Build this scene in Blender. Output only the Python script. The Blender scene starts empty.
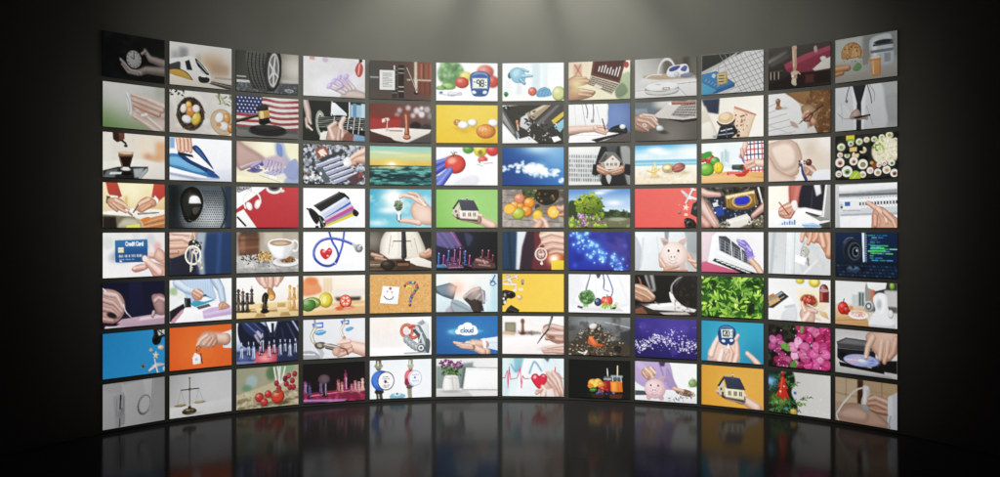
import bpy, math, random
import numpy as np

SC = bpy.context.scene
COL = SC.collection

# ------------------------------------------------------------- camera, world, lights
CAM_Z = 1.585
cam = bpy.data.objects.new('camera', bpy.data.cameras.new('camera'))
COL.objects.link(cam)
cam.location = (0, 0, CAM_Z)
cam.rotation_euler = (math.pi / 2, 0, 0)
cam.data.sensor_width = 36
cam.data.lens = 39.24
cam.data.shift_y = -0.0120
cam.data.clip_start = .05
cam.data.clip_end = 200
SC.camera = cam

w = bpy.data.worlds.new('World')
SC.world = w
w.use_nodes = True
w.node_tree.nodes['Background'].inputs[0].default_value = (.5, .5, .46, 1)
w.node_tree.nodes['Background'].inputs[1].default_value = .0

SC.view_settings.view_transform = 'Standard'
SC.view_settings.look = 'None'
SC.view_settings.exposure = 0
SC.view_settings.gamma = 1
SC.view_settings.use_curve_mapping = False


def aim(o, p):
    d = np.array(p, float) - np.array(o.location)
    o.rotation_euler = (math.atan2(math.hypot(d[0], d[1]), -d[2]), 0, math.atan2(d[1], d[0]) - math.pi / 2)


def spot(name, loc, to, power, size, blend, radius, col=(1, .99, .9)):
    d = bpy.data.lights.new(name, 'SPOT')
    d.energy, d.spot_size, d.spot_blend, d.shadow_soft_size, d.color = power, math.radians(size), blend, radius, col
    o = bpy.data.objects.new(name, d)
    COL.objects.link(o)
    o.location = loc
    aim(o, to)
    return o


# one overhead lamp washes the wall from above its middle, two unseen spots add fill light
spot('overhead_spot', (0.1, 8.7, 5.3), (0.1, 9.95, 3.7), 190, 112, 1, .3)
for tx, tz, pw, sz, bl in ((-2.0, 4.0, 70, 32, 1), (-.72, 3.8, 175, 33, 1), (.12, 3.6, 175, 32, 1), (.78, 3.8, 225, 31, .9), (1.8, 3.9, 130, 32, 1)):
    spot('beam_spot', (.08, 9.72, 5.0), (tx, 6.44 + math.sqrt(3.57 ** 2 - tx * tx), tz), pw, sz, bl, .03, (1, 1, .86))
spot('front_fill_spot', (0.1, 4.0, 3.3), (0.1, 10, 1.6), 1400, 77, 1, .5)  # added front fill, lifts the wall seen in the gaps between screens
spot('floor_fill_spot', (0.1, 8.6, 6.0), (0.1, 9.5, 0), 500, 40, 1, .3)  # added fill, greys the floor close to the wall


def tag(o, label=None, cat=None, group=None, kind=None):
    for k, v in (('label', label), ('category', cat), ('group', group), ('kind', kind)):
        if v:
            o[k] = v
    return o


def mesh(name, vs, fs, mat, parent=None, smooth=False):
    me = bpy.data.meshes.new(name)
    me.from_pydata(vs, [], fs)
    me.materials.append(mat)
    me.update()
    if smooth:
        me.polygons.foreach_set('use_smooth', [True] * len(me.polygons))
    o = bpy.data.objects.new(name, me)
    COL.objects.link(o)
    o.parent = parent
    return o


def new_mat(name):
    m = bpy.data.materials.new(name)
    m.use_nodes = True
    nt = m.node_tree
    return m, nt, nt.nodes['Principled BSDF']


# ------------------------------------------------------------- materials
def wall_mat():
    m, nt, p = new_mat('wall_paint')
    tc = nt.nodes.new('ShaderNodeTexCoord')
    nz_ = nt.nodes.new('ShaderNodeTexNoise')
    nz_.inputs['Scale'].default_value = 1.7
    nz_.inputs['Detail'].default_value = 5
    cr = nt.nodes.new('ShaderNodeValToRGB')
    cr.color_ramp.elements[0].position, cr.color_ramp.elements[1].position = .3, .75
    cr.color_ramp.elements[0].color = (.118, .118, .108, 1)
    cr.color_ramp.elements[1].color = (.135, .134, .123, 1)
    nt.links.new(tc.outputs['Object'], nz_.inputs['Vector'])
    nt.links.new(nz_.outputs['Fac'], cr.inputs['Fac'])
    nt.links.new(cr.outputs['Color'], p.inputs['Base Color'])
    p.inputs['Roughness'].default_value = .9
    p.inputs['Specular IOR Level'].default_value = .1
    return m


def floor_mat():
    m, nt, p = new_mat('polished_black_floor')
    N_ = nt.nodes
    tc, n1 = N_.new('ShaderNodeTexCoord'), N_.new('ShaderNodeTexNoise')
    n1.inputs['Scale'].default_value = 2.5
    n1.inputs['Detail'].default_value = 6
    mr = N_.new('ShaderNodeMapRange')
    mr.inputs['To Min'].default_value, mr.inputs['To Max'].default_value = .115, .145
    gl, df, mx = N_.new('ShaderNodeBsdfGlossy'), N_.new('ShaderNodeBsdfDiffuse'), N_.new('ShaderNodeAddShader')
    fr, sc_ = N_.new('ShaderNodeFresnel'), N_.new('ShaderNodeMath')
    fr.inputs['IOR'].default_value = 1.1
    sc_.operation = 'MULTIPLY'
    sc_.inputs[1].default_value = .47
    nt.links.new(fr.outputs[0], sc_.inputs[0])
    nt.links.new(sc_.outputs[0], gl.inputs['Color'])
    df.inputs['Color'].default_value = (.022, .022, .022, 1)
    nt.links.new(tc.outputs['Object'], n1.inputs['Vector'])
    nt.links.new(n1.outputs['Fac'], mr.inputs['Value'])
    nt.links.new(mr.outputs['Result'], gl.inputs['Roughness'])
    nt.links.new(gl.outputs[0], mx.inputs[0])
    nt.links.new(df.outputs[0], mx.inputs[1])
    nt.links.new(mx.outputs[0], N_['Material Output'].inputs['Surface'])
    N_.remove(p)
    return m


def display_mat():
    """lit panel: shows its mesh's picture colours at the brightness set on each screen"""
    m, nt, p = new_mat('lit_display')
    a, b = nt.nodes.new('ShaderNodeAttribute'), nt.nodes.new('ShaderNodeAttribute')
    a.attribute_name = 'picture'
    b.attribute_type, b.attribute_name = 'OBJECT', 'brightness'
    nt.links.new(a.outputs['Color'], p.inputs['Emission Color'])
    nt.links.new(b.outputs['Fac'], p.inputs['Emission Strength'])
    p.inputs['Base Color'].default_value = (.010, .010, .0095, 1)
    p.inputs['Roughness'].default_value = .5
    p.inputs['Specular IOR Level'].default_value = .08
    return m


def plain(name, c, r=.5):
    m, nt, p = new_mat(name)
    n = nt.nodes.new('ShaderNodeTexNoise')
    n.inputs['Scale'].default_value = 60
    mr = nt.nodes.new('ShaderNodeMapRange')
    mr.inputs['To Min'].default_value, mr.inputs['To Max'].default_value = r - .06, r + .06
    nt.links.new(n.outputs['Fac'], mr.inputs['Value'])
    nt.links.new(mr.outputs['Result'], p.inputs['Roughness'])
    p.inputs['Base Color'].default_value = (*c, 1)
    return m


M_WALL, M_FLOOR, M_DISP, M_CASE = wall_mat(), floor_mat(), display_mat(), plain('grey_casing', (.11, .11, .102))

# ------------------------------------------------------------- floor and curved wall
D, RAD = 10.0, 3.56                  # distance to the middle of the wall, its radius
STEP = math.radians(9.78)            # one column of screens
fl = mesh('floor', [(-14, -4, 0), (14, -4, 0), (14, 14, 0), (-14, 14, 0)], [(0, 1, 2, 3)], M_FLOOR)
tag(fl, kind='structure')


def arc_wall():
    rr, th, top = RAD + .018, .12, 6.2
    a1 = math.radians(63)
    inner, outer = [], []
    for i in range(97):
        a = -a1 + 2 * a1 * i / 96
        s, c = math.sin(a), math.cos(a)
        inner.append((rr * s, D - RAD + rr * c))
        outer.append(((rr + th) * s, D - RAD + (rr + th) * c))
    s, c = math.sin(a1), math.cos(a1)
    for lst, r in ((inner, rr), (outer, rr + th)):
        lst.append((r * s + 2.6 * c, D - RAD + r * c - 2.6 * s))
        lst.insert(0, (-r * s - 2.6 * c, D - RAD + r * c - 2.6 * s))
    n = len(inner)
    vs = [(x, y, z) for z in (.004, top) for lst in (inner, outer) for x, y in lst]
    I0, O0, I1, O1 = 0, n, 2 * n, 3 * n
    fs = []
    for i in range(n - 1):
        fs += [(I0 + i, I0 + i + 1, I1 + i + 1, I1 + i), (O0 + i + 1, O0 + i, O1 + i, O1 + i + 1), (I1 + i, I1 + i + 1, O1 + i + 1, O1 + i), (O0 + i, O0 + i + 1, I0 + i + 1, I0 + i)]
    fs += [(I0, I1, O1, O0), (I0 + n - 1, O0 + n - 1, O1 + n - 1, I1 + n - 1)]
    o = mesh('curved_wall', vs, fs, M_WALL)
    for p in o.data.polygons:
        p.use_smooth = abs(p.normal.z) < .5 and p.area > .01
    return tag(o, 'plain dark grey concave wall that carries all the screens', 'wall')


arc_wall()


# ---------------------------------------------------------------- painting kit
# Each screen shows a picture. The pictures are painted here with numpy on a
# fine grid (x 0..100, y 0..61) and stored as colours of the display's own mesh.
NX, NY = 112, 69
PX, PY = np.meshgrid(np.linspace(0, 100, NX), np.linspace(0, 61, NY))
CV = np.zeros((NY, NX, 3))
MK = [None]                      # optional clip mask


def hx(c):
    if isinstance(c, str):
        return np.array([int(c[i:i + 2], 16) for i in (0, 2, 4)], float)
    return np.array(c, float)


def mul(c, k):
    return np.clip(hx(c) * k, 0, 255)


def mixc(a, b, t):
    return hx(a) * (1 - t) + hx(b) * t


def sm(t):
    t = np.clip(t, 0, 1)
    return t * t * (3 - 2 * t)


def put(al, c):
    global CV
    if MK[0] is not None:
        al = al * MK[0]
    c = c if isinstance(c, np.ndarray) and c.ndim == 3 else hx(c)
    CV = CV * (1 - al[..., None]) + c * al[..., None]


def edge(d, b):
    return sm(0.5 - d / max(b, .8))


def bg(c):
    global CV
    MK[0] = None
    CV = np.ones((NY, NX, 3)) * hx(c)


def grad(*cs, ax=1):
    """gradient from the first colour to the last, downwards (ax=1) or to the right (ax=0)"""
    global CV
    MK[0] = None
    t = (PY / 61 if ax else PX / 100) * (len(cs) - 1)
    i = np.clip(t.astype(int), 0, len(cs) - 2)
    a = np.array([hx(c) for c in cs])
    f = sm(t - i)[..., None]
    CV = a[i] * (1 - f) + a[i + 1] * f


def q4(a, b, c, d):
    global CV
    MK[0] = None
    u, v = (PX / 100)[..., None], (PY / 61)[..., None]
    CV = (hx(a) * (1 - u) + hx(b) * u) * (1 - v) + (hx(c) * (1 - u) + hx(d) * u) * v


def dE(x, y, rx, ry, rot=0):
    r = math.radians(rot)
    u, v = PX - x, PY - y
    u, v = u * math.cos(r) + v * math.sin(r), -u * math.sin(r) + v * math.cos(r)
    return (np.sqrt((u / rx) ** 2 + (v / ry) ** 2) - 1) * min(rx, ry)


def E(x, y, rx, ry, c, rot=0, b=1.2, a=1):
    put(edge(dE(x, y, rx, ry, rot), b) * a, c)


def O(x, y, rx, ry, t, c, rot=0, b=1, a=1):
    put(edge(np.abs(dE(x, y, rx, ry, rot)) - t / 2, b) * a, c)


def prs(p):
    return [(p[i], p[i + 1]) for i in range(0, len(p), 2)]


def dP(p):
    q = prs(p) if not isinstance(p[0], tuple) else p
    d = np.full(PX.shape, 1e9)
    s = np.ones(PX.shape)
    n = len(q)
    for i in range(n):
        (x0, y0), (x1, y1) = q[i], q[i - 1]
        ex, ey = x1 - x0, y1 - y0
        wx, wy = PX - x0, PY - y0
        t = np.clip((wx * ex + wy * ey) / (ex * ex + ey * ey + 1e-9), 0, 1)
        d = np.minimum(d, (wx - ex * t) ** 2 + (wy - ey * t) ** 2)
        c1, c2, c3 = PY >= y0, PY < y1, ex * wy > ey * wx
        s = np.where((c1 & c2 & c3) | (~c1 & ~c2 & ~c3), -s, s)
    return s * np.sqrt(d)


def P(p, c, b=1.1, a=1):
    """straight edged outline, a little lighter towards its upper left"""
    q = np.array(prs(p) if not isinstance(p[0], tuple) else p)
    (x0, y0), (x1, y1) = q.min(0), q.max(0)
    t = .6 * np.clip((PY - y0) / (y1 - y0 + 1e-6), 0, 1) + .4 * np.clip((PX - x0) / (x1 - x0 + 1e-6), 0, 1)
    put(edge(dP(p), b) * a, hx(c) * (1.07 - .15 * t)[..., None])


def spl(p, closed=True, k=5):
    q = prs(p)
    n = len(q)
    o = []
    for i in range(n if closed else n - 1):
        g = (lambda j: q[j % n]) if closed else (lambda j: q[min(max(j, 0), n - 1)])
        p0, p1, p2, p3 = [np.array(g(i + j), float) for j in (-1, 0, 1, 2)]
        for s in range(k):
            t = s / k
            o.append(tuple(.5 * (2 * p1 + (p2 - p0) * t + (2 * p0 - 5 * p1 + 4 * p2 - p3) * t * t + (3 * p1 - p0 - 3 * p2 + p3) * t ** 3)))
    if not closed:
        o.append(q[-1])
    return o


def S(p, c, b=1.2, a=1):
    """smooth closed outline with rounded shading"""
    c = hx(c)
    skin = c[0] > 140 and 25 < c[0] - c[2] < 120 and c[0] > c[1] > c[2] - 6
    q = spl(p)
    d = dP(q)
    al = edge(d, b) * a
    put(al, c * (.72 if skin else .9))
    e = dP([(x - .9, y - 1.1) for x, y in q])
    w_ = 11 if skin else 5
    put(al * sm(.25 - e / w_), np.clip(c * (1.04 - .1 * (PY / 61))[..., None], 0, 255))


def dL(p, w, w2=None):
    q = prs(p) if not isinstance(p[0], tuple) else p
    w2 = w if w2 is None else w2
    d = np.full(PX.shape, 1e9)
    n = len(q) - 1
    for i in range(n):
        (x0, y0), (x1, y1) = q[i], q[i + 1]
        ex, ey = x1 - x0, y1 - y0
        t = np.clip(((PX - x0) * ex + (PY - y0) * ey) / (ex * ex + ey * ey + 1e-9), 0, 1)
        ww = w + (w2 - w) * (i + t) / n
        d = np.minimum(d, np.hypot(PX - x0 - ex * t, PY - y0 - ey * t) - ww / 2)
    return d


def L(p, w, c, w2=None, b=1, a=1):
    put(edge(dL(p, w, w2), b) * a * min(1, max(w, w2 or 0) / .9), c)


def LS(p, w, c, w2=None, b=1, a=1):
    L(spl(p, False), w, c, w2, b, a)


def R(x, y, w, h, c, b=.8, a=1):
    put(edge(np.maximum(np.abs(PX - x - w / 2) - w / 2, np.abs(PY - y - h / 2) - h / 2), b) * a, c)


def G(x, y, r, c, a=1, ry=None):
    put(a * np.exp(-((PX - x) / r) ** 2 - ((PY - y) / (ry or r)) ** 2), c)


def F(s):
    """defocus everything painted so far"""
    global CV
    s = s * NX / 100
    k = np.exp(-.5 * (np.arange(-int(3 * s) - 1, int(3 * s) + 2) / s) ** 2)
    k /= k.sum()
    m = len(k) // 2
    A = np.pad(CV, ((m, m), (m, m), (0, 0)), mode='edge')
    A = sum(k[i] * A[i:i + NY] for i in range(len(k)))
    CV = sum(k[i] * A[:, i:i + NX] for i in range(len(k)))


def nz(sc, seed, oct=3, ax=1):
    """value noise 0..1, features about sc units high and ax times as wide"""
    rs = np.random.RandomState(seed)
    o = np.zeros(PX.shape)
    tot = 0
    for k in range(oct):
        s = sc / 2 ** k
        g = rs.rand(int(61 / s) + 3, int(100 / s) + 3)
        u, v = PX / s / ax, PY / s
        i, j = u.astype(int), v.astype(int)
        f, h = sm(u - i), sm(v - j)
        o += (g[j, i] * (1 - f) * (1 - h) + g[j, i + 1] * f * (1 - h) + g[j + 1, i] * (1 - f) * h + g[j + 1, i + 1] * f * h) / 2 ** k
        tot += 1 / 2 ** k
    return o / tot


def N(sc, c, lo=.5, hi=.7, seed=1, a=1, m=None):
    """blotches of colour c where noise passes lo..hi"""
    al = np.clip((nz(sc, seed) - lo) / (hi - lo), 0, 1) * a
    put(al if m is None else al * m, c)


def K(n, x0, y0, x1, y1, cs, r0=.6, r1=1.2, seed=1, a=1, asp=1, b=.9):
    """n scattered specks"""
    rs = random.Random(seed)
    for _ in range(n):
        r = rs.uniform(r0, r1)
        E(rs.uniform(x0, x1), rs.uniform(y0, y1), r, r * asp, rs.choice(cs), rs.uniform(0, 180), b, a)


def clip(d=None, b=1.2):
    MK[0] = None if d is None else edge(d, b)


def B(x, y, r, c, ry=None, rot=0, b=1.2, hi=.5, sh=.55):
    """rounded, lit thing"""
    ry = ry or r
    E(x, y, r, ry, mul(c, sh), rot, b)
    clip(dE(x, y, r, ry, rot), b)
    E(x - r * .12, y - ry * .14, r * .95, ry * .95, c, rot, r * .7)
    E(x - r * .3, y - ry * .38, r * .38, ry * .3, mixc(c, 'ffffff', .75), rot, r * .5, hi)
    clip()


def SK(p, w, w2=None, c='dba88c', b=1.1, nail=False):
    """finger, hand or arm: a soft lit limb along p"""
    q = prs(p)
    w2 = w if w2 is None else w2
    L(q, w, mul(c, .7), w2, b)
    sh = lambda k: [(x - w * k * .5, y - w * k) for x, y in q]
    L(sh(.13), w * .8, c, w2 * .8, max(b, w * .5))
    L(sh(.2), w * .35, mixc(c, 'ffffff', .5), w2 * .35, max(1.5, w * .4), .55)
    if nail:
        E(q[-1][0] - w2 * .1, q[-1][1] - w2 * .15, w2 * .3, w2 * .22, mixc(c, 'ffffff', .45), 0, 1, .8)


GLY = {
    'C': ['8,1 6,0 2,0 0,2 0,8 2,10 6,10 8,9'], 'r': ['0,4 0,10', '0,6 2,4 5,4'], 'e': ['0,7 6,7 6,5 4,4 2,4 0,6 0,8 2,10 6,9.5'],
    'd': ['6,0 6,10', '6,6 4,4 2,4 0,6 0,8 2,10 4,10 6,8'], 'i': ['1,4 1,10', '1,1 1,1.6'], 't': ['2,1 2,9 4,10', '0,4 4,4'],
    'a': ['6,4 6,10', '6,6 4,4 2,4 0,6 0,8 2,10 4,10 6,8'], 'c': ['6,5 4,4 2,4 0,6 0,8 2,10 4,10 6,9'], 'l': ['1,0 1,10'],
    'o': ['3,4 0,6 0,8 3,10 6,8 6,6 3,4'], 'u': ['0,4 0,8 2,10 4,10 6,8', '6,4 6,10'], '9': ['6,5 1,5 0,3 1,0 5,0 6,2 6,10'],
    '8': ['1,5 0,2.5 1,0 5,0 6,2.5 5,5 1,5 0,7.5 1,10 5,10 6,7.5 5,5'], '1': ['1,2 3,0 3,10'], '2': ['0,2 1,0 5,0 6,2 6,4 0,10 6,10'],
    '0': ['1,0 5,0 6,2 6,8 5,10 1,10 0,8 0,2 1,0']}
ADV = {'C': 10, 'i': 4, 'l': 4, 't': 6.5, 'r': 7, ' ': 5, '1': 6}


def T(s, x, y, h, c, w=1, sx=1):
    k = h / 10
    for ch in s:
        for st in GLY.get(ch, []):
            L([(x + float(a.split(',')[0]) * k * sx, y + float(a.split(',')[1]) * k) for a in st.split()], w, c)
        x += ADV.get(ch, 8.3) * k * sx
# ---------------------------------------------------------------- the pictures
PICS = []
SKN, SKD, SKP = 'dcae92', 'a9775c', 'edc7b4'


def pic(label):
    def deco(fn):
        PICS.append((label, fn))
        return fn
    return deco


# ---- top row
@pic('dark screen with two hands cupping a round pocket watch')
def _():
    q4('15191a', '1d211f', '101415', '232622'); N(12, '2a3940', .5, .8, 3, .6); K(40, 15, 5, 60, 40, ['3f5560', '4a5a60'], .3, .6, 4, .5)
    SK([100, 34, 76, 30, 68, 20], 12, 5, 'a8968a'); SK([68, 20, 62, 24], 5, 4, 'a8968a'); SK([100, 45, 70, 46, 55, 52], 13, 7, 'a08d82')
    SK([60, 51, 44, 49, 28, 36], 7, 3.5, 'b5a298'); SK([56, 53, 40, 52, 30, 42], 5, 3, '9a887e')
    E(49, 33, 14, 14, '141617'); E(49, 33, 12, 12, 'b9bab6'); E(47, 31, 8, 8, 'd2d2cc', 0, 6, .6)
    for k in range(12):
        t = k * math.pi / 6; L([49 + 9.5 * math.cos(t), 33 + 9.5 * math.sin(t), 49 + 11 * math.cos(t), 33 + 11 * math.sin(t)], .9, '2a2c2d')
    L([49, 33, 49, 24], 1, '1c1e20'); L([49, 33, 44, 30], 1, '1c1e20'); E(62, 19, 2.2, 2.2, '1b1b1a')


@pic('screen with a white and yellow train leaving a blurred city')
def _():
    grad('dddad2', 'd9d0c3', 'c8bfb2'); R(3, 12, 10, 22, 'a3a4a2'); R(15, 6, 14, 26, '8d8f8f'); R(40, 14, 10, 12, 'b4b0a8'); G(62, 26, 14, 'c99b70', .8); G(78, 30, 16, 'b98b62', .8); R(66, 26, 30, 14, 'a98c73', 3, .7); F(2.6)
    P([0, 45, 100, 54, 100, 61, 0, 61], '4d4a45'); P([0, 44, 30, 49, 100, 62, 0, 62], 'd8cbb8'); L([50, 51, 100, 57], 1, '99948b'); L([55, 48, 100, 52], 1, 'b3aea4'); R(72, 44, 28, 3, 'a59a8c', 2)
    S([-5, 27, 18, 21, 36, 17, 48, 24, 60, 34, 66, 45, 64, 54, 50, 54, 36, 51, 16, 48, -5, 44], 'e3e1da')
    P([-2, 33, 14, 27, 17, 28, 17, 38, -2, 40], '4a4d4e'); P([24, 26, 31, 23, 36, 38, 27, 38], '303334'); S([40, 20, 48, 25, 57, 34, 63, 42, 54, 41, 45, 32], '2e3232'); L([44, 24, 60, 39], 1.2, 'c4c8c8'); L([42, 30, 58, 43], 1.2, 'dedede')
    S([-2, 40, 12, 38, 26, 41, 36, 52, 20, 50, -2, 45], 'd9a13b'); LS([-2, 40, 14, 38, 28, 43, 36, 52], 1.2, '3b352c')
    S([46, 46, 60, 46, 64, 49, 60, 54, 48, 54], '33322f'); R(50, 44, 7, 2, 'f6f5ee')


@pic('screen with a car tyre and silver rim standing on wet asphalt')
def _():
    q4('4a4a43', '8d877b', '55564f', '6d7272'); G(95, 22, 24, 'f2e6d2', 1); R(72, 40, 30, 4, 'e2dccf', 2); F(2); R(0, 38, 15, 2, 'b8b4aa', 1); R(0, 44, 24, 4, 'd8d5cc', 1); P([0, 50, 100, 44, 100, 61, 0, 61], '5b6062', 2); N(3, '8a9093', .5, .7, 7, .7, (PY > 47) * 1.)
    S([14, 10, 20, -3, 66, -3, 72, 24, 68, 46, 58, 58, 30, 57, 20, 44], '3c3c3a'); S([14, 10, 20, -3, 48, -3, 44, 26, 50, 56, 32, 57, 20, 44], '62625e')
    for k in range(5):
        LS([19 + k * 6, 2, 18 + k * 6, 22, 22 + k * 6, 42, 30 + k * 5, 55], 1.5, '2c2c2a')
    for k in range(12):
        L([17, 4 + k * 4.4, 46, 6 + k * 4.2], .7, '3a3a38', a=.8)
    E(58, 26, 11, 29, '4c4c4a', 4); E(59, 26, 9, 26, 'c9c8c2', 4); E(59, 26, 7, 22, '7a7a76', 4)
    for a in (20, 90, 150, 215, 290):
        t = math.radians(a); L([59, 28, 59 + 8 * math.cos(t), 28 + 23 * math.sin(t)], 3, 'e8e7e2', 2)
    E(59, 28, 3, 5, 'd9d8d2'); E(82, 55, 6, 2, '9aa0a4', 0, 1, .6); O(85, 56, 6, 2, .8, 'b9c0c3')


@pic('screen with painted purple fingernails on a pale hand over white')
def _():
    q4('d6d6d6', 'dcdbdb', 'e0e0e2', 'd8d2d0'); N(16, 'c5c4c8', .5, .8, 5, .5); E(50, 40, 38, 16, 'e9e9ef', -12, 12); S([60, 60, 66, 46, 86, 48, 102, 54, 102, 64, 56, 64], 'd9bfb2', 3)
    for x, y, u, v in ((66, 54, 43, 46), (70, 50, 50, 39), (76, 48, 58, 33), (82, 47, 68, 31)):
        SK([x, y, (x + u) / 2, (y + v) / 2, u, v], 7, 5, 'd8bcb4')
    for x, y in ((42, 44), (49, 37), (58, 31), (69, 29)):
        E(x, y, 6, 3.6, 'b6a0dc', -50); E(x - 1, y - 1, 3, 1.6, 'd8cdf2', -50, 2)
    G(64, 34, 15, 'a891d6', .45); SK([62, 44, 52, 50], 6, 4, 'b9a5d0'); R(10, 0, 8, 5, 'd98f8a', 2); E(35, 4, 5, 4, 'c0a8c6', 0, 3); S([85, 12, 91, 4, 97, 12, 95, 24, 89, 28, 84, 20], 'c8524e', 2); L([91, 8, 89, 24], 1.5, 'e9b5a5'); E(93, 2, 3, 3, '5a3c38')


@pic('dim screen with an e-reader, dark books and a quill before a shelf')
def _():
    grad('514e4b', '5f4a42', '8c5b48', ax=0); R(0, 46, 100, 16, '5d4c45', 8, .6)
    for k in range(7):
        R(74 + k * 4, 3, 3, 24, ['a85b45', '96503e', 'b56a50', '7e4638'][k % 4], 1); R(76 + k * 4, 32, 3, 20, ['8a4a3a', '7b4033'][k % 2], 1)
    R(0, 26, 16, 1.6, 'c9c5bd'); R(60, 28, 40, 2.2, 'cfc3b2'); R(72, 0, 4.5, 40, 'd2bfa6', 1.5); F(.7)
    R(36, 10, 8, 49, '3d3531'); R(46, 6, 9, 53, '2f2a28')
    for y in (11, 18, 40, 47):
        R(46, y, 9, 1.6, 'a39b90'); R(36, y + 3, 8, 1.2, '8b8078')
    R(38, 7, 3, 10, 'b9b2a8', 1); P([58, 8, 62, 10, 76, 42, 73, 46], '4c3a34'); LS([60, 10, 67, 26, 75, 46], 1.4, 'b5a79a'); E(75, 50, 4, 2.5, '2b2624'); E(76, 48, 1.5, 1.5, 'cfc9c2'); P([72, 30, 77, 30, 77, 46, 73, 40], 'd8c6ae', 2)
    R(14, 14, 28, 33, '3a3938', 1); R(15.5, 15, 25, 31, 'e4e3dd', 1)
    for k in range(10):
        R(20, 19 + k * 2.4, 16 if k not in (3, 7) else 10, 1, '8d8c88', .8)


@pic('bright screen with a blue glucose meter reading 98 among vegetables')
def _():
    grad('e9ece9', 'f4f5f3', 'ffffff'); E(24, 18, 22, 20, '6e9d62', 0, 5)
    rs = random.Random(3)
    for k in range(40):
        B(24 + rs.uniform(-19, 17), 17 + rs.uniform(-16, 14), rs.uniform(2.5, 5), rs.choice(['7fae72', '5d8b52', '8fbb80', '6b9a5e']), hi=.2)
    B(48, 22, 10, 'e6d25a', 8); B(80, 14, 14, 'e0675c', 11); B(92, 30, 10, 'd94a3c', 10); F(1.4); B(42, 32, 11, 'df4d3a', 9); B(20, 38, 12, '8cbb5c', 6); B(8, 41, 8, '79a94e', 4); F(.6); R(0, 44, 100, 18, 'fbfbfa', 3)
    SK([6, 48, 28, 52], 6, 5, 'e8eaf0'); SK([22, 50, 40, 50], 7, 5, 'c7ccd6'); E(8, 48, 3, 2, '5a74c4'); E(38, 50, 4, 3, 'b9bec8')
    S([55, 22, 60, 15, 72, 13, 83, 15, 88, 22, 87, 40, 82, 52, 70, 54, 60, 52, 56, 40], '3e5f9e', 1.5); S([57, 22, 62, 16, 72, 14.5, 82, 17, 85, 24, 82, 20, 72, 18, 61, 20], '7b97c9', 1.5, .8); R(58.5, 24, 25, 17, '9fb4a8', 1.5); R(60, 25, 23, 15, 'd3dcd0', 1)
    T('98', 66, 27.5, 10, '23302c', 1.7, .8); L([61.5, 30, 63.5, 31], 1.2, '3a4844'); R(80, 30, 1.6, 1.6, '3a4844'); R(79.5, 35, 2.4, 1.4, '3a4844')
    E(61.5, 47, 3.6, 2.6, 'd9dfe8', 12); E(79, 47, 3.6, 2.6, 'd9dfe8', -12); G(71, 47, 5, '2f4f90', .6)


@pic('screen with a blue gloved laboratory hand above a tomato and an apple')
def _():
    grad('e3eaec', 'eaf0f1', 'e4e6e4'); R(48, 0, 14, 60, 'bed6dd', 6); R(66, 0, 8, 60, 'cfe0e5', 4); R(80, 0, 20, 60, 'e9eeee', 6); L([28, 36, 26, 61], 9, 'd5dadc'); L([9, 30, 10, 61], 10, 'e0e3e3'); F(1.5); R(0, 50, 100, 12, 'ecece8', 4)
    E(13, 19, 4, 6, '55686f', 20); S([12, 14, 20, 7, 30, 8, 36, 14, 38, 24, 34, 31, 22, 32, 15, 26], '7db4d2'); SK([32, 10, 42, 14], 4.5, 3.6, '7db4d2'); SK([33, 21, 48, 21], 6, 4, '86bbd7'); SK([30, 27, 36, 33], 7, 5, '6fa8c8'); S([16, 16, 22, 10, 30, 11, 28, 20, 20, 24], '9ccbe2', 4)
    L([26, 34, 26, 48], .9, 'c4cacd'); B(49, 46, 7, 'e2654c'); S([55, 50, 60, 42, 70, 39, 78, 44, 80, 52, 70, 55, 58, 55], '6ba6ce'); 
    for k in range(4):
        LS([58 + k * 5, 53, 61 + k * 5, 46, 68 + k * 3, 42], 1, '4a83ae')
    B(92, 50, 11, 'c3cb7c', 12); R(3, 46, 5, 3, '3d8a4c'); E(6, 50, 4, 3, '35a049'); R(4, 50, 4, 4, '1f6b36')


@pic('warm screen with a burgundy laptop lid with white bar chart and typing hands')
def _():
    q4('e8c7a8', 'efe6c4', 'ecd8a6', 'e6e3b8'); G(20, 45, 26, 'ffe9b0', .8); R(8, 4, 14, 22, 'c98d7c', 2, .6); L([10, 4, 22, 24], 1.6, 'b55c50'); L([20, 4, 9, 26], 1.6, 'b55c50'); S([82, 30, 100, 20, 104, 60, 84, 62], 'a8b88c', 5); S([76, 46, 88, 36, 96, 50, 80, 60], '7e8f70', 4); F(.8)
    P([40, -2, 94, -2, 83, 36, 36, 22], '71483f'); P([44, -2, 91, -2, 81, 32, 40, 19], '5d3834')
    for k, h in enumerate((8, 11, 13, 9, 12, 9, 14, 17)):
        x = 49 + k * 4.4; y = 15.5 + k * 1.3; L([x, y, x + h * .25, y - h * .85], 1.7, 'e6d9cf')
    E(94, 7, 4, 5, 'b04a44', 0, 2); P([36, 22, 83, 37, 70, 54, 30, 34], 'b7a892')
    for k in range(5):
        L([38 + k * .5 - k * 2, 25 + k * 2.6, 80 - k * 2.6, 38.5 + k * 2.8], 1.5, '54473e')
    for k in range(9):
        L([42 + k * 4.4, 25 + k * 1.5, 36 + k * 4.2, 36 + k * 1.5], .7, 'b7a892')
    P([44, 36, 56, 41, 50, 46, 40, 41], 'd8cab4'); S([-4, 30, 10, 22, 26, 25, 36, 31, 30, 36, 14, 40, -4, 44], 'c89272'); SK([14, 28, 32, 32], 7, 4, 'd3a080'); SK([12, 26, 28, 26], 5, 4, 'c78c6e'); S([-4, 42, 10, 40, 30, 44, 44, 48, 38, 56, 20, 61, -4, 64], 'c2906f'); SK([20, 46, 40, 49], 6, 4, 'd6a586'); SK([18, 52, 37, 55], 6, 4, 'c99372'); G(14, 36, 13, 'ffdf9a', .75)


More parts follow.
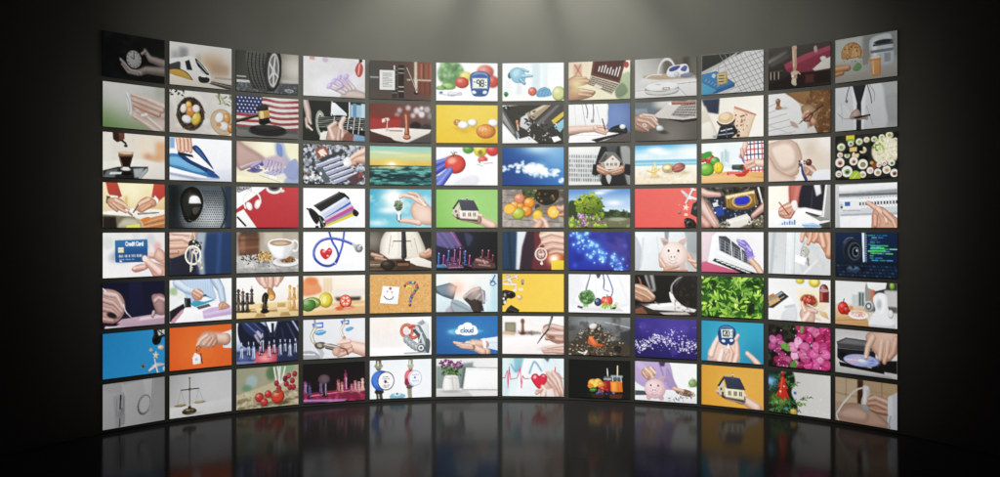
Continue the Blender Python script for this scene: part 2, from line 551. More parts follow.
@pic('screen with a round white robot vacuum below a white toy-like cleaner')
def _():
    q4('c4c3bb', '57544b', 'dadad6', 'c6c4bf'); R(46, 0, 54, 34, '6b665a', 8); R(78, 0, 10, 30, '4f4c42', 5); F(2); O(52, 26, 14, 24, 2.6, 'd5d4cd', 0, 2); P([14, 26, 60, 24, 98, 30, 98, 38, 40, 36, 12, 32], 'b59b7e', 2); P([12, 30, 40, 34, 98, 34, 98, 44, 0, 44], 'd2d0ca', 3); LS([14, 32, 26, 26, 44, 26], 1.6, 'ddd8cf')
    S([52, 22, 58, 14, 72, 12, 84, 12, 88, 22, 84, 28, 66, 31, 54, 29], 'dcdfe6'); S([56, 18, 64, 14, 74, 14, 68, 20, 58, 22], '45559a'); S([74, 20, 80, 14, 85, 16, 82, 23], '5563a2'); B(68, 27, 4, 'b9bfcc'); S([74, 28, 90, 25, 96, 30, 80, 33], '7c83a0'); P([40, 40, 100, 36, 100, 61, 0, 61, 0, 50], 'dcdbd8', 3); L([66, 42, 100, 40], .9, '8d8b86'); L([70, 46, 84, 61], 1, 'a9a8a4'); L([0, 50, 20, 48], .9, 'a9a8a4')
    S([17, 46, 26, 39, 46, 37, 64, 39, 71, 46, 70, 54, 56, 58, 36, 58, 19, 55], '9b9a95', 1.5); S([17, 45, 26, 39, 46, 37, 64, 39, 71, 45, 60, 50, 44, 51, 26, 50], 'f1f1ee', 1.5); S([19, 50, 44, 53, 69, 49, 68, 53, 56, 56, 36, 57, 20, 54], 'd9d8d3'); R(45, 46, 12, 4, '8b8d8b', 1); R(47, 47, 8, 2, 'c9cac8'); E(38, 41, 5, 1, 'b5b4b0')


@pic('screen with a brass padlock on a blue card lying on a laptop keyboard')
def _():
    bg('d9dad6'); P([0, 0, 70, 0, 0, 26], '45453f', 3); P([0, 26, 30, 14, 52, 3, 60, 0, 56, 5, 0, 34], 'b8b9b4', 2)
    for k in range(8):
        y = 8 + k * 7.6; L([24, y + 16, 100, y - 7 + k * .4], .9, '8b8c8a')
    for j in range(9):
        x = 40 + j * 8; L([x - 10, 2, x + 26, 61], .9, '8b8c8a')
    P([0, 50, 18, 38, 50, 56, 40, 64, 0, 64], 'cfd0cc', 2); P([0, 30, 24, 26, 55, 47, 54, 52, 26, 60, 8, 62, 0, 50], '2f6da8'); P([0, 31, 23, 28, 52, 47, 25, 54, 0, 42], '3f82bd', 2); P([0, 42, 25, 55, 14, 62, 0, 62], '4aa3d6'); E(20, 33, 3.2, 3.2, 'b6d3ea')
    for k in range(5):
        L([6 + k * 5, 40 + k * 2.5, 9 + k * 5, 38 + k * 2.5], .8, 'a9c8e0')
    L([28, 30, 28, 20], 1.6, '9a9c98'); L([39, 30, 39, 20], 1.6, 'b9bab6'); LS([28, 20, 30, 15, 37, 15, 39, 20], 1.6, 'a9aba7'); P([25, 30, 42, 28, 43, 46, 26, 48], 'b99a54'); P([26, 31, 40, 29.5, 40, 45, 27, 46.5], 'd8bc78', 2); 
    for k in range(3):
        R(28, 33 + k * 4.5, 9, 1.6, '6b5a34')


@pic('dim screen with a wooden gavel handle in front of a crimson book')
def _():
    q4('57534c', '4c443f', '2b2421', '3d302e'); L([0, 20, 30, 8], 5, '8a8a86', 2); L([4, 26, 34, 14], 3, '73706b', 2); F(2); P([26, 26, 60, 14, 100, 6, 100, 44, 60, 50, 30, 36], '8c3446', 2); P([26, 26, 60, 14, 100, 6, 100, 12, 62, 22, 30, 34], 'a24257', 2); P([72, 37, 88, 26, 100, 22, 100, 38, 76, 40], 'c9c2b8', 1.5); S([74, 6, 78, 4, 80, 12, 76, 14], 'cfa9a2', 2); S([84, 22, 90, 20, 94, 24, 88, 28], 'cfc6bf', 2); P([40, 40, 100, 40, 100, 58, 30, 61, 0, 61, 0, 55], '2f2220', 4); R(60, 44, 14, 12, '6a3138', 5, .8)
    for x in (4, 10, 17):
        L([x, 36, x, 46], 1.6, 'a49883')
    P([2, 34, 24, 34, 24, 35, 2, 35], '6b5c4b'); P([39, 1, 46, 0, 47, 30, 45, 38, 41, 38, 40, 28], 'b98f70'); L([41, 4, 42, 30], 2, 'd8b597'); E(43, 3, 4, 3.4, 'c39a7c'); E(43, 40, 6, 3.5, 'c9ab8c'); E(43, 46, 4.5, 4, 'a88a6a'); E(42, 52, 4, 5, 'cdb698'); E(40, 44, 2, 2, 'efe2d0'); E(44, 56, 2.5, 2.5, 'bfa98d'); L([48, 38, 52, 42], 2, 'b89a78')


@pic('screen with carrots, a glass of orange juice and a steel juicer')
def _():
    q4('9fa49b', '8d918d', 'a3a19a', '9b9a96'); R(46, 0, 54, 34, '808581', 6); R(0, 0, 44, 34, 'b0b5ac', 6); F(2)
    rs = random.Random(5)
    for k in range(15):
        t = -1.9 + k * .27; L([27 + 15 * math.sin(t), 22 - 13 * math.cos(t), 26 + 3 * math.sin(t), 27], 5.5, mul(rs.choice(['c9894e', 'b97a44', 'd69a5c']), .8), 4); L([26.5 + 14 * math.sin(t), 21.5 - 12 * math.cos(t), 26 + 3 * math.sin(t), 26], 3.4, rs.choice(['c9894e', 'd69a5c', 'dca66c']), 3, 1.8)
    K(30, 14, 10, 38, 34, ['a86a38', 'dca870', '8d5a34'], .8, 1.6, 6, .8)
    LS([40, 30, 48, 28, 52, 18], 1.6, '6d8a5c'); S([30, 42, 38, 36, 44, 42, 40, 47, 32, 47], '6f9a5c'); R(46, 18, 8, 22, '8f8576', 2); SK([-4, 42, 22, 42], 11, 8, 'c9824a'); SK([-4, 50, 12, 48], 7, 6, 'b9733c'); P([0, 52, 100, 46, 100, 62, 0, 62], '9a948b', 3)
    S([56, 12, 62, 4, 84, 2, 92, 8, 95, 40, 84, 45, 66, 44, 58, 30], 'a9b3b8', 1.5); S([60, 14, 66, 8, 70, 10, 68, 38, 64, 36], 'd0d8db', 3); R(62, 14, 32, 3, '4c5355'); R(58, 22, 36, 4, '6a7174', 1.5); E(78, 12, 15, 3, '383c3d'); R(80, 28, 10, 12, '848e93', 2); P([57, 32, 75, 30, 74, 57, 60, 58], 'bf7c44'); P([58, 37, 73, 36, 72, 55, 61, 56], 'd98f4f', 2); E(66, 32, 9, 1.8, 'd3c7b4'); L([62, 36, 63, 54], 1.5, 'e9b98a')


# ---- second row
@pic('screen with cupped wet hands over a blurred grey and green background')
def _():
    q4('cdcbca', 'c3c0bb', '6f8a52', '93a077'); G(10, 58, 30, '5f8540', .8); G(30, 10, 40, 'd6d4d3', .8); R(84, 0, 20, 12, '9aa58c', 5, .6); F(3)
    S([40, 18, 52, 12, 70, 16, 104, 26, 104, 46, 66, 46, 50, 40, 44, 30], 'd7b5a2', 1.5); SK([100, 26, 70, 18, 46, 14], 9, 5, 'dcbdab'); SK([96, 32, 66, 25, 47, 21], 8, 5, 'cfa995'); SK([90, 38, 64, 32, 50, 28], 8, 5, 'c99f8b')
    S([44, 36, 56, 34, 70, 42, 104, 44, 104, 66, 84, 66, 62, 52, 46, 46], 'e0c3b3', 1.5); SK([96, 58, 72, 44, 54, 36], 7, 4, 'e3c8b9'); SK([92, 64, 68, 52, 50, 44], 8, 5, 'dcbba9'); G(64, 36, 9, 'b98672', .6); SK([70, 40, 62, 42], 5, 4, 'f1e2da'); S([36, 12, 42, 14, 46, 30, 45, 44, 40, 36, 38, 24], 'e7e9ea', 2, .8); LS([36, 14, 41, 24, 42, 38], 1.4, 'a9b4ba')


def eggs(l):
    for x, y, rx, ry, c, r in l:
        B(x, y, rx, c, ry, r)


@pic('screen with coloured eggs in a dark twig nest and a straw basket')
def _():
    q4('c8c2b6', 'd0cdc6', 'bfb8ab', 'c9c6c0'); N(14, 'dedad2', .45, .7, 8, .7); K(16, 0, -2, 24, 8, ['3a4a30', '5a6a45', '2c3826'], 1.5, 3, 9, 1, .5); K(30, 74, -2, 100, 16, ['8d9464', '747c50', 'a8ab80'], 1.5, 4, 10, .9, .35); L([22, 8, 30, 16], 2, 'b5b09c')
    E(33, 33, 22, 24, '3a2f26', 0, 3); rs = random.Random(2)
    for k in range(70):
        a = rs.uniform(0, 6.3); r = rs.uniform(15, 22); x, y = 33 + r * math.cos(a), 33 + r * 1.08 * math.sin(a); b = a + 1.57 + rs.uniform(-.5, .5); L([x - 4 * math.cos(b), y - 4 * math.sin(b), x + 4 * math.cos(b), y + 4 * math.sin(b)], .9, rs.choice(['5c4a3a', '2a211b', '6e5b48']))
    eggs([(22, 26, 5, 7, 'dcd8d0', 20), (30, 21, 5, 6, 'e9b24a', 0), (33, 30, 7, 9, 'd98338', 20), (42, 25, 6, 6, 'dfdbd2', 0), (27, 41, 8, 6, 'e2e0da', 10), (42, 40, 7, 10, 'e0b840', 25)])
    E(85, 42, 21, 19, 'd5c0a2', 30); E(85, 42, 19, 17, 'c6a684', 30); O(85, 42, 20, 18, 1.4, 'b08f6c', 30); eggs([(80, 36, 7, 9, 'e5e3de', 30), (92, 36, 6, 8, 'dd9448', 0), (88, 48, 9, 7, 'dcdad6', 10), (99, 50, 6, 7, 'd9833e', 0)]); E(79, 46, 4, 3, 'd08a4c')


@pic('screen with a black gavel with gold band in front of a striped flag with stars')
def _():
    bg('cfc9c0')
    for k in range(14):
        y = -8 + k * 8.4; P(spl([-2, y, 20, y + 1, 45, y + 1, 70, y + 4, 102, y + 1.5], False) + spl([102, y + 5.7, 70, y + 8.2, 45, y + 5.2, 20, y + 5.2, -2, y + 4.2], False), 'a03a3c', 1)
    R(-2, -2, 43, 28, '343f6e')
    for j in range(5):
        for i in range(7):
            E(2 + i * 6 + (j % 2) * 3, 2.5 + j * 5.2, 1.1, 1.1, 'dcdde0', 0, 1)
    G(72, 10, 20, 'ffffff', .25); P([0, 46, 40, 44, 100, 48, 100, 62, 0, 62], '5a5a58', 3); P([0, 50, 100, 54, 100, 62, 0, 62], '6f706c', 4); E(50, 48, 29, 6, '1d1d1c'); E(50, 52, 30, 7, '2c2b2a', 0, 2); E(50, 45, 22, 3.5, '3a3a38', 0, 1.5)
    L([-2, 39, 34, 28], 5, '242220', 4); L([0, 37, 34, 26.5], 1, '6f675e'); P([33, 16, 50, 12, 53, 36, 36, 40], '282623'); P([34, 22, 51.5, 19, 53, 30, 35.5, 33.5], 'b98d4a'); P([37, 22, 42, 21, 44, 32, 38, 33], 'e6c98a', 1.5); E(41, 15, 9, 3.4, '3f3c38', -12); E(45, 38, 9.5, 3.4, '191817', -12)


@pic('screen with hands fretting an acoustic guitar beside white sheets')
def _():
    bg('30332e'); q4('2b2a28', '30363a', '282c26', '1f2321'); P([46, 2, 70, 2, 70, 22, 44, 20], 'd7dde2'); P([48, 0, 72, 0, 72, 20], '27302f'); P([54, 8, 70, 20, 47, 22], 'cfd9e6'); R(76, 4, 24, 20, '8fb0c9', 3); R(80, 2, 6, 22, '5d87a8', 2); R(94, 2, 8, 22, 'a9c4d8', 2); R(73.5, 0, 1.6, 30, 'eef0ee'); L([46, 0, 45, 22], 1.6, 'e6e9e8')
    SK([2, -2, 8, 20, 9, 30], 11, 8, 'b0968c'); SK([8, 28, 12, 36], 7, 4, 'bfa59a'); SK([5, 30, 6, 42], 6, 4, 'a88d83'); SK([7, 40, 14, 46], 4, 3, 'cbb2a6'); O(28, 36, 7, 18, 2.4, '8f9888', -6); O(28, 36, 5, 15, .9, 'c3c6ba', -6)
    P([30, 24, 100, 27, 100, 56, 30, 46], '1e211f', 2)
    for k in range(6):
        L([22, 25 + k * 3, 100, 27 + k * 3.2], .8, 'a3a89f')
    for x in (50, 62, 73, 83, 92):
        L([x, 24, x - 3, 50], 1.1, 'c9ccc4')
    for x, y in ((77, 40), (95, 42)):
        E(x, y, 1.4, 1.4, 'f0f0ea')
    P([28, 50, 40, 46, 38, 61, 26, 61], 'd9d6cc'); S([36, 60, 40, 44, 48, 36, 60, 40, 74, 48, 80, 62, 36, 64], 'c49a86', 1.5); SK([48, 58, 42, 42, 52, 34], 9, 6, 'd6ae9b'); SK([62, 54, 60, 36, 66, 26], 9, 6, 'e0bba9', nail=True); SK([56, 60, 58, 46], 8, 7, 'c09280'); S([66, 52, 74, 48, 84, 54, 84, 64, 64, 64], '8b5a4c', 3); P([82, 50, 100, 53, 100, 62, 80, 62], '6f93b5', 2)


@pic('screen with a wooden hand stamp on white paper beside a dark red book')
def _():
    q4('71372b', '6b5652', '8b2e2a', '5c4c4a'); 
    for x, y, r, c in ((48, 10, 4, 'b5a6a4'), (62, 6, 4, 'cabfc0'), (76, 10, 5, 'd9d3d6'), (84, 16, 5, 'e6e2e6'), (93, 8, 5, 'b5b0b4'), (70, 18, 4, 'c9bdbd'), (44, 18, 4, 'a98c86'), (98, 18, 5, '8d8a90'), (84, 6, 3, 'f4f1f2')):
        E(x, y, r, r, c, 0, 2.5, .85)
    R(0, 22, 50, 18, 'a33230', 2); R(0, 20, 50, 4, '8a2826', 2); F(1.4); E(74, 35, 9, 7, '2a2321', 0, 4); E(92, 40, 10, 9, '3f3a3a', 0, 5)
    P([0, 42, 40, 38, 100, 40, 94, 52, 62, 62, 10, 53], 'd8cdc1', 1.5); P([0, 44, 34, 54, 44, 62, 0, 62], '4a2b26', 2); P([62, 61, 100, 44, 100, 62], '55504f', 3); LS([20, 30, 24, 24, 28, 26, 27, 42], 1.2, 'd9c2b6'); E(22, 27, 3, 3, 'ead8cf', 0, 2, .8); E(29, 25, 2.6, 2.6, 'e3c9bf', 0, 2, .8); L([32, 43, 52, 43], 2, '9f7666'); E(28, 42, 3, 2, 'c2a395')
    S([55, 15, 61, 13, 64, 18, 63, 32, 64, 46, 63, 52, 56, 52, 57, 34, 54, 22], 'a8583c'); LS([58, 18, 59, 30, 59, 46], 2.4, 'd3886a', b=2); E(60, 53, 6.5, 4, '8e4a34'); E(59, 52, 5, 2.5, 'c77e60')


@pic('yellow screen with white eggs and one large orange egg')
def _():
    q4('f2c02f', 'f0c24a', 'f3b81e', 'f4bd2c'); G(50, 8, 40, 'f6cb55', .5)
    for x, y, r in ((33, 34, 6), (44, 37, 9), (60, 32, 8), (92, 31, 8), (84, 50, 16)):
        G(x + 2, y + r * .5, r * 1.1, 'd9920c', .55, r * .5)
    B(34, 28, 6, 'c98a50', 5); E(31, 27, 1, 2, '8a5a30'); B(59, 28, 8, 'eae2d2', 6); B(93, 28, 9, 'e3ded3', 6.5); B(44, 32, 9, 'efe8da', 6.5); B(81, 42, 16, 'ea8a3a', 11.5); E(76, 38, 6, 3, 'f6b070', 0, 4, .6)
    for k in (-9, -3, 4, 10):
        LS([81 + k * .4, 31, 81 + k, 42, 81 + k * .5, 53], 1, 'c4661c', a=.55)
    for x, y in ((72, 45), (80, 50), (88, 44), (83, 36)):
        E(x, y, 1, 1, 'd06a20')


@pic('screen with black toner cartridges being cleaned on a white table')
def _():
    bg('d9d9d6'); P([0, 2, 44, -2, 100, -2, 100, 62, 60, 62, 44, 50, 28, 54, 0, 22], '3a3833', 2); P([0, 4, 26, 46, 24, 56, 0, 28], '5a5a56', 2); P([0, 10, 20, 44, 18, 48, 0, 22], '8b8b88', 2); P([36, 14, 70, -2, 82, -2, 52, 24], '9b8a72', 1.5); P([44, 12, 70, -1, 74, -1, 48, 16], 'c2b096'); P([52, 28, 84, -2, 100, -2, 100, 20, 70, 42], '4c4a47', 2); P([54, 30, 88, 0, 94, 0, 60, 34], '6a6864', 2)
    P([80, 25, 100, 10, 100, 18, 84, 31], 'd2b13a'); P([84, 34, 100, 22, 100, 36, 94, 44], '7fb4c4', 1.5); P([30, 20, 40, 14, 48, 30, 40, 40, 28, 34], 'b7b9b9', 3); K(60, 42, 28, 92, 58, ['17171a', '26262a', '8d8d8a', 'c4c4c0', '101012'], .8, 2.4, 11, .9, .5); K(20, 26, 10, 55, 34, ['1f1f1e', '55534e', '2a2a28'], 1.5, 3, 12, .9, .5)
    SK([24, 26, 26, 40], 4, 3, 'c98e70'); R(23.5, 26, 2, 5, 'c4553c'); L([24, 44, 26, 50], 4, '7d8b9c'); P([0, 32, 22, 56, 52, 62, 0, 62], 'e6e6e4', 2); P([80, 52, 90, 50, 96, 56, 84, 60], 'f1f1ef'); E(6, 5, 3, 3, '8a8d94'); P([2, 2, 10, 0, 12, 6, 4, 8], '1c1c1c'); E(6, 4, 1.3, 1.3, 'b9d0e0')


@pic('screen with a doctor in white coat writing on a clipboard by a blue backdrop')
def _():
    grad('8b94a8', '5f76a8', '4b5d8a', ax=0); G(78, 20, 30, '6c86bd', .8); S([-4, -4, 58, -4, 64, 16, 60, 36, 30, 44, -4, 44], 'dfe0de', 2); L([22, 0, 28, 34], 1.6, 'b5b8b8'); L([10, 2, 12, 34], 1, 'c3c5c4'); L([46, 4, 52, 30], 1.6, 'c0c3c3'); LS([28, 0, 31, 12, 30, 22], 1.4, '5b6063'); LS([40, 0, 41, 14, 40, 26], 1.2, '3c4044'); E(39, 27, 3, 3, '8d9396'); R(0, 46, 100, 16, '6d6762', 4); P([60, 42, 100, 46, 100, 62, 50, 62], '5a5350', 4)
    P([2, 50, 40, 42, 86, 48, 60, 58, 40, 62, 0, 58], 'e9e9e6'); P([36, 57, 84, 47, 88, 49, 46, 61], '22242c'); P([0, 58, 34, 60, 40, 62, 0, 62], 'f0f0ee'); S([70, 38, 84, 34, 94, 38, 94, 48, 76, 46, 66, 44], '1e2024'); B(88, 37, 5, 'c8ccd0', 4); LS([66, 44, 78, 40, 92, 44], 2, '3a3d42')
    SK([-6, 42, 20, 40, 48, 40], 13, 9, 'd8ac98'); SK([44, 38, 62, 44], 9, 6, 'dcb09c'); SK([46, 43, 60, 48], 6, 4, 'c89682'); SK([48, 36, 62, 38], 5, 4, 'd0a08c'); L([55, 24, 60, 42], 1.8, '4a3a34'); LS([4, 50, 20, 49, 50, 50], 1, 'bcaea6', a=.7)


@pic('screen with a hand on a computer mouse beside an open laptop')
def _():
    q4('6f6f6b', '6e6a64', '57534d', '77726b'); R(0, 0, 36, 22, '68747c', 6); E(52, 4, 20, 8, 'c3c2bb', 0, 8); F(2); P([0, 24, 60, 18, 100, 30, 100, 62, 0, 62], '5c5852', 4); G(60, 55, 30, '8b857c', .6); P([30, 22, 54, 4, 66, 6, 100, -4, 100, 28, 78, 30, 40, 26], 'c4beb6', 1.5); P([58, 22, 76, 4, 100, -2, 100, 22, 80, 27], '9c978f', 1.5)
    for k in range(5):
        L([62 + k * 3.5, 21 - k * 3.4, 98, 24 - k * 4.5], 1.2, '4a4744')
    for k in range(8):
        L([66 + k * 4.5, 22, 78 + k * 4, 3], .7, 'b5afa7')
    P([40, 26, 78, 30, 100, 28, 100, 32, 78, 34], '2c2a28', 1.5); SK([62, 3, 96, 4], 5, 4, 'a45a50'); E(57, 4, 3, 2, 'e9e4dc'); P([0, 10, 20, 10, 22, 22, 0, 26], '7d8a94', 2); S([-4, 22, 12, 18, 24, 20, 34, 30, 40, 38, 30, 40, 16, 46, -4, 40], 'b98f7c', 2); SK([10, 22, 28, 26, 38, 37], 7, 4, 'c9a08c'); SK([6, 28, 22, 32, 32, 40], 7, 4, 'c2967f'); SK([4, 34, 14, 40, 22, 45], 6, 4, 'a87c68'); SK([14, 20, 30, 22, 36, 30], 5, 4, 'd3ac98'); O(16, 36, 3, 2, .9, 'd9d6d0', 30); B(41, 42, 6.5, 'b9c3c1', 5, 20); E(39, 40, 2, 1.4, 'eef2f0'); E(46, 48, 8, 3, '2f2c29', 10, 4, .6)


@pic('cream screen with a foaming coffee cup beside nuts on a cutting board')
def _():
    q4('e3d8c4', 'f3ecd9', 'e9e1cf', 'f6efdd'); P([0, 0, 30, 0, 28, 24, 8, 20], '3a4054', 2); P([0, 20, 6, 10, 30, 62, 0, 62], 'cbbfac', 3); P([0, 38, 14, 34, 26, 61, 0, 62], 'e2d9c7', 3); F(.8); P([54, 14, 88, 28, 76, 62, 34, 62, 48, 40], 'd9b48e', 1.2); P([54, 16, 85, 28, 74, 60, 40, 60], 'e6c5a4', 2); P([54, 13, 88, 27, 89, 30, 53, 17], 'c4826a'); K(40, 52, 26, 76, 54, ['b5685c', 'd8a090', '8d4a3e', 'e8cbb8', 'a87a6a'], 1, 2.4, 13, .85, .6); K(14, 40, 42, 70, 58, ['3a2a24', '5a4034'], 1.2, 2, 14, 1, .7)
    P([26, 34, 54, 32, 50, 46, 32, 48], 'e9e4dc', 1.5); S([26, 34, 54, 33, 50, 44, 42, 47, 32, 44], '3b2f2b', 1.5, .75); E(40, 30, 14.5, 10, 'efe6d8', -5); E(40, 30, 13, 8.5, 'd6ab7c', -5); E(38, 28, 8, 5, 'e8c9a0', -5, 4); P([30, 44, 54, 42, 60, 54, 48, 62, 24, 62], '2a2d33', 2); L([32, 50, 50, 47], 1.6, 'c4ccd0'); L([28, 56, 52, 54], 1.4, '9aa3aa'); L([40, 46, 42, 60], 2, '565c66'); E(60, 58, 3, 2.4, '3c2a22'); E(22, 58, 4, 2, '8d949a')


@pic('screen with a writing hand and pencil, sheets of paper and long brown hair')
def _():
    q4('d9d9d6', 'a07c58', 'cfcfcd', '8a6a4a'); P([0, 0, 36, 0, 60, 30, 66, 62, 0, 62], 'dcdcd9', 3)
    for k in range(6):
        L([0, 18 + k * 9, 20 + k * 5, 12 + k * 9], 1, 'a4a5a6')
    L([0, 46, 40, 61], 1, 'b0b1b1'); S([30, -4, 104, -4, 104, 26, 76, 24, 56, 18, 40, 8], '8c6540', 3); S([60, 10, 104, -2, 104, 64, 78, 64, 70, 50, 80, 34], '755232', 3); N(7, '5c3f24', .5, .7, 15, .6, sm((PX - 58) / 12)); N(5, 'b98e60', .55, .75, 16, .6, sm((PX - 55) / 14)); S([54, 22, 70, 20, 80, 32, 70, 44, 58, 36], 'a98a66', 3)
    B(16, 11, 4, '9a6c48'); R(13.5, 12, 6, 7, '8c5f3e'); E(17, 21, 5.5, 3, 'a9784e'); E(26, 22, 6, 2, '8f8a84', 0, 3, .5); SK([74, 46, 68, 38, 60, 36], 12, 6, 'b07c5e'); SK([66, 30, 60, 32, 57, 38], 6, 4, 'c08c6c'); SK([70, 34, 66, 42, 60, 42], 6, 4, '8f4e38'); L([50, 46, 88, 22], 1.8, '43302a'); L([46, 48, 52, 44], 1.4, 'd8c2a8'); S([36, 42, 44, 44, 50, 52, 40, 50], 'c49a88', 3, .6); P([60, 56, 74, 50, 80, 62, 60, 62], 'c4c0b6', 3)


@pic('grey screen with a doctor in white coat and dark tie holding a tablet')
def _():
    q4('a9acac', 'a2a5a4', 'b4b7b8', '97999a'); S([60, 24, 104, 20, 104, 50, 70, 48], '989c9b', 8); F(2); S([2, -4, 70, -4, 82, 30, 78, 64, 0, 64], 'c3c6c8', 3); S([0, 30, 16, 24, 30, 40, 30, 64, -4, 64], 'cfd2d3', 5); P([28, -2, 52, -2, 44, 22, 43, 62, 35, 62, 35, 22], '30343a', 1.5); P([28, -2, 36, 24, 34, 62, 31, 62, 30, 24], 'dcdfe0', 2); P([52, -2, 43, 24, 44, 62, 47, 62], 'dcdfe0', 2); LS([24, -2, 20, 10, 18, 18], 1.4, '42484c'); LS([52, -2, 58, 14, 60, 26], 1.4, '42484c'); LS([56, 0, 64, 12, 64, 24], .9, '7d8386'); E(19, 20, 2.4, 2.4, '6f7578'); LS([4, 36, 14, 44, 28, 44], 1, '8a8f92'); L([10, 24, 12, 50], 1, 'a2a6a8'); L([52, 30, 62, 56], 1.4, '9fa3a5'); S([24, 42, 30, 34, 38, 33, 42, 40, 36, 46, 26, 46], 'c2a698'); SK([52, 46, 42, 44], 5, 4, 'b59787'); P([28, 43, 58, 41, 58, 43, 36, 46], '1d2024'); P([33, 46, 54, 44, 50, 47, 40, 48], '8b7a70')


# ---- third row
@pic('screen with a small glass of espresso on a shiny black tray')
def _():
    q4('cfc9bb', 'e4d6c2', 'd9d3c6', 'e6dccb'); R(56, 4, 20, 30, 'ead2b8', 6); R(84, 8, 18, 28, 'dba37c', 7); G(72, 30, 8, 'b5754c', .9, 4); G(82, 33, 12, 'c98a60', .7, 5); R(0, 0, 14, 44, 'dcd7ca', 4); F(2.6); P([0, 40, 60, 34, 100, 40, 100, 62, 0, 62], 'e0dacd', 5)
    P([15, -2, 30, -2, 32, 10, 22, 13, 16, 9], '3c2822', 1.5); P([24, -2, 34, -2, 34, 8, 26, 10], '6b4438', 1.5); L([30, 10, 36, 14], 3, '2c1d19'); E(36, 17, 3, 1.8, '241a17'); P([0, 52, 24, 46, 72, 44, 72, 50, 60, 62, 0, 62], '2a2b2a', 1.5); P([48, 48, 66, 46, 58, 60, 50, 60], '9aa0a2', 4); P([6, 52, 24, 49, 18, 62, 0, 62], '686c6d', 4); P([62, 52, 70, 46, 72, 49, 60, 62, 56, 62], '9da3a6', 2)
    P([24, 30, 48, 29, 43, 45, 38, 48, 33, 48, 29, 45], '2c1812'); P([24, 26, 48, 25, 47.5, 31, 25, 32], '8a5a3a', 1.5); E(36, 26.5, 12, 2.2, 'c9b298'); E(36, 49, 8, 2, 'c9cac6'); P([31, 46, 41, 46, 40, 50, 32, 50], 'd9dad5', 1.2); L([26, 33, 31, 45], 1, '9a7560'); L([46, 29, 43, 42], 1, '5a3828'); E(37, 55, 8, 2.5, '0f0f0f'); P([12, 54, 30, 53, 28, 56, 10, 57], 'c9cfd1', 1.5)


@pic('screen with a hand gliding a blue and white steam iron')
def _():
    q4('e9ecf2', 'eff1f6', 'dfe2ec', 'd9dde8'); P([0, 50, 100, 42, 100, 62, 0, 62], 'cfd4e2', 6); R(0, 0, 8, 16, '7d9cc0', 3)
    P([0, 50, 46, 57, 60, 58, 80, 55, 80, 58, 40, 60, 0, 54], '8f98ac', 3); S([-4, 26, 14, 24, 36, 34, 62, 46, 80, 55, 66, 56, 40, 53, 16, 48, -4, 46], '3a78ae', 1.5); S([-4, 30, 12, 28, 32, 37, 56, 48, 40, 48, 18, 42, -4, 38], '6aa6d2', 2); P([-2, 42, 20, 47, 60, 55, 54, 57, 10, 51, -2, 49], 'f1f3f6', 1.2); S([12, 23, 24, 23, 40, 30, 60, 42, 72, 48, 64, 50, 44, 42, 24, 33], '24406e', 1.2); P([18, 22, 38, 21, 48, 25, 70, 44, 56, 41, 34, 32], 'f4f5f7', 1.2); S([35, 14, 42, 10, 52, 18, 64, 34, 70, 44, 58, 34, 46, 24], '2b4470', 1.2); S([40, 13, 46, 16, 58, 30, 52, 27, 44, 20], '3f68a0', 1.2); P([60, 45, 74, 50, 80, 55, 70, 56, 60, 52], '2a4f8c', 1.5); P([12, 20, 36, 24, 38, 28, 16, 25], '20293a')
    for k, x in enumerate((14, 20, 26, 32)):
        SK([x - 2, -3, x, 8, x + 1, 18 + (k % 2)], 7.5, 6, ['d39c82', 'dba68c', 'd8a288', 'cf967c'][k])
    L([17, 2, 17, 16], .9, '8c5a46'); L([23, 2, 23.5, 17], .9, '8c5a46'); L([29, 2, 30, 16], .9, '8c5a46')


@pic('pale yellow screen with blurred violet tinted hands typing on a keyboard')
def _():
    q4('cfb8a0', 'e9e6b8', 'e6dfb4', 'efeac2'); G(50, 6, 22, 'f4efc8', 1); S([62, -2, 74, -2, 82, 20, 100, 40, 104, 62, 76, 62, 84, 40, 64, 20], '9aa8c4', 4); S([0, -2, 14, 6, 40, 20, 48, 30, 24, 36, 4, 42, -4, 24], 'b2948c', 4); S([36, 32, 52, 22, 70, 20, 84, 30, 70, 40, 50, 40], 'b3a0b0', 4); F(1.6)
    P([36, 46, 62, 32, 94, 46, 74, 56, 50, 56], 'e0dccf', 2)
    for k in range(8):
        L([44 + k * 4, 46 - k * 1.2, 62 + k * 4, 50 - k * 1.2], 1.3, '8480b8')
    for k in range(5):
        SK([50 + k * 5, 28 + k, 46 + k * 6, 40 + k], 4.5, 3.5, 'a493b4')
    SK([8, 40, 24, 34, 38, 30], 8, 5, 'a98d92'); SK([24, 38, 40, 30], 6, 4, '8f80a8'); E(28, 42, 5, 3, '55508f'); E(40, 34, 3, 2.5, '4c4a98'); E(34, 38, 3, 2, '6a66a8'); S([16, 44, 28, 40, 42, 42, 30, 47], '5d5a90', 2, .8); S([64, 2, 72, 4, 74, 20, 66, 18], '6f86b8', 3, .8); S([76, 42, 92, 24, 100, 30, 98, 54, 84, 54], '8d98c4', 4, .8); E(58, 53, 7, 3, 'f3efe0', 10); L([36, 50, 70, 60], 1.4, 'bdb48c'); P([0, 52, 40, 56, 60, 62, 0, 62], 'ece4b4', 5)


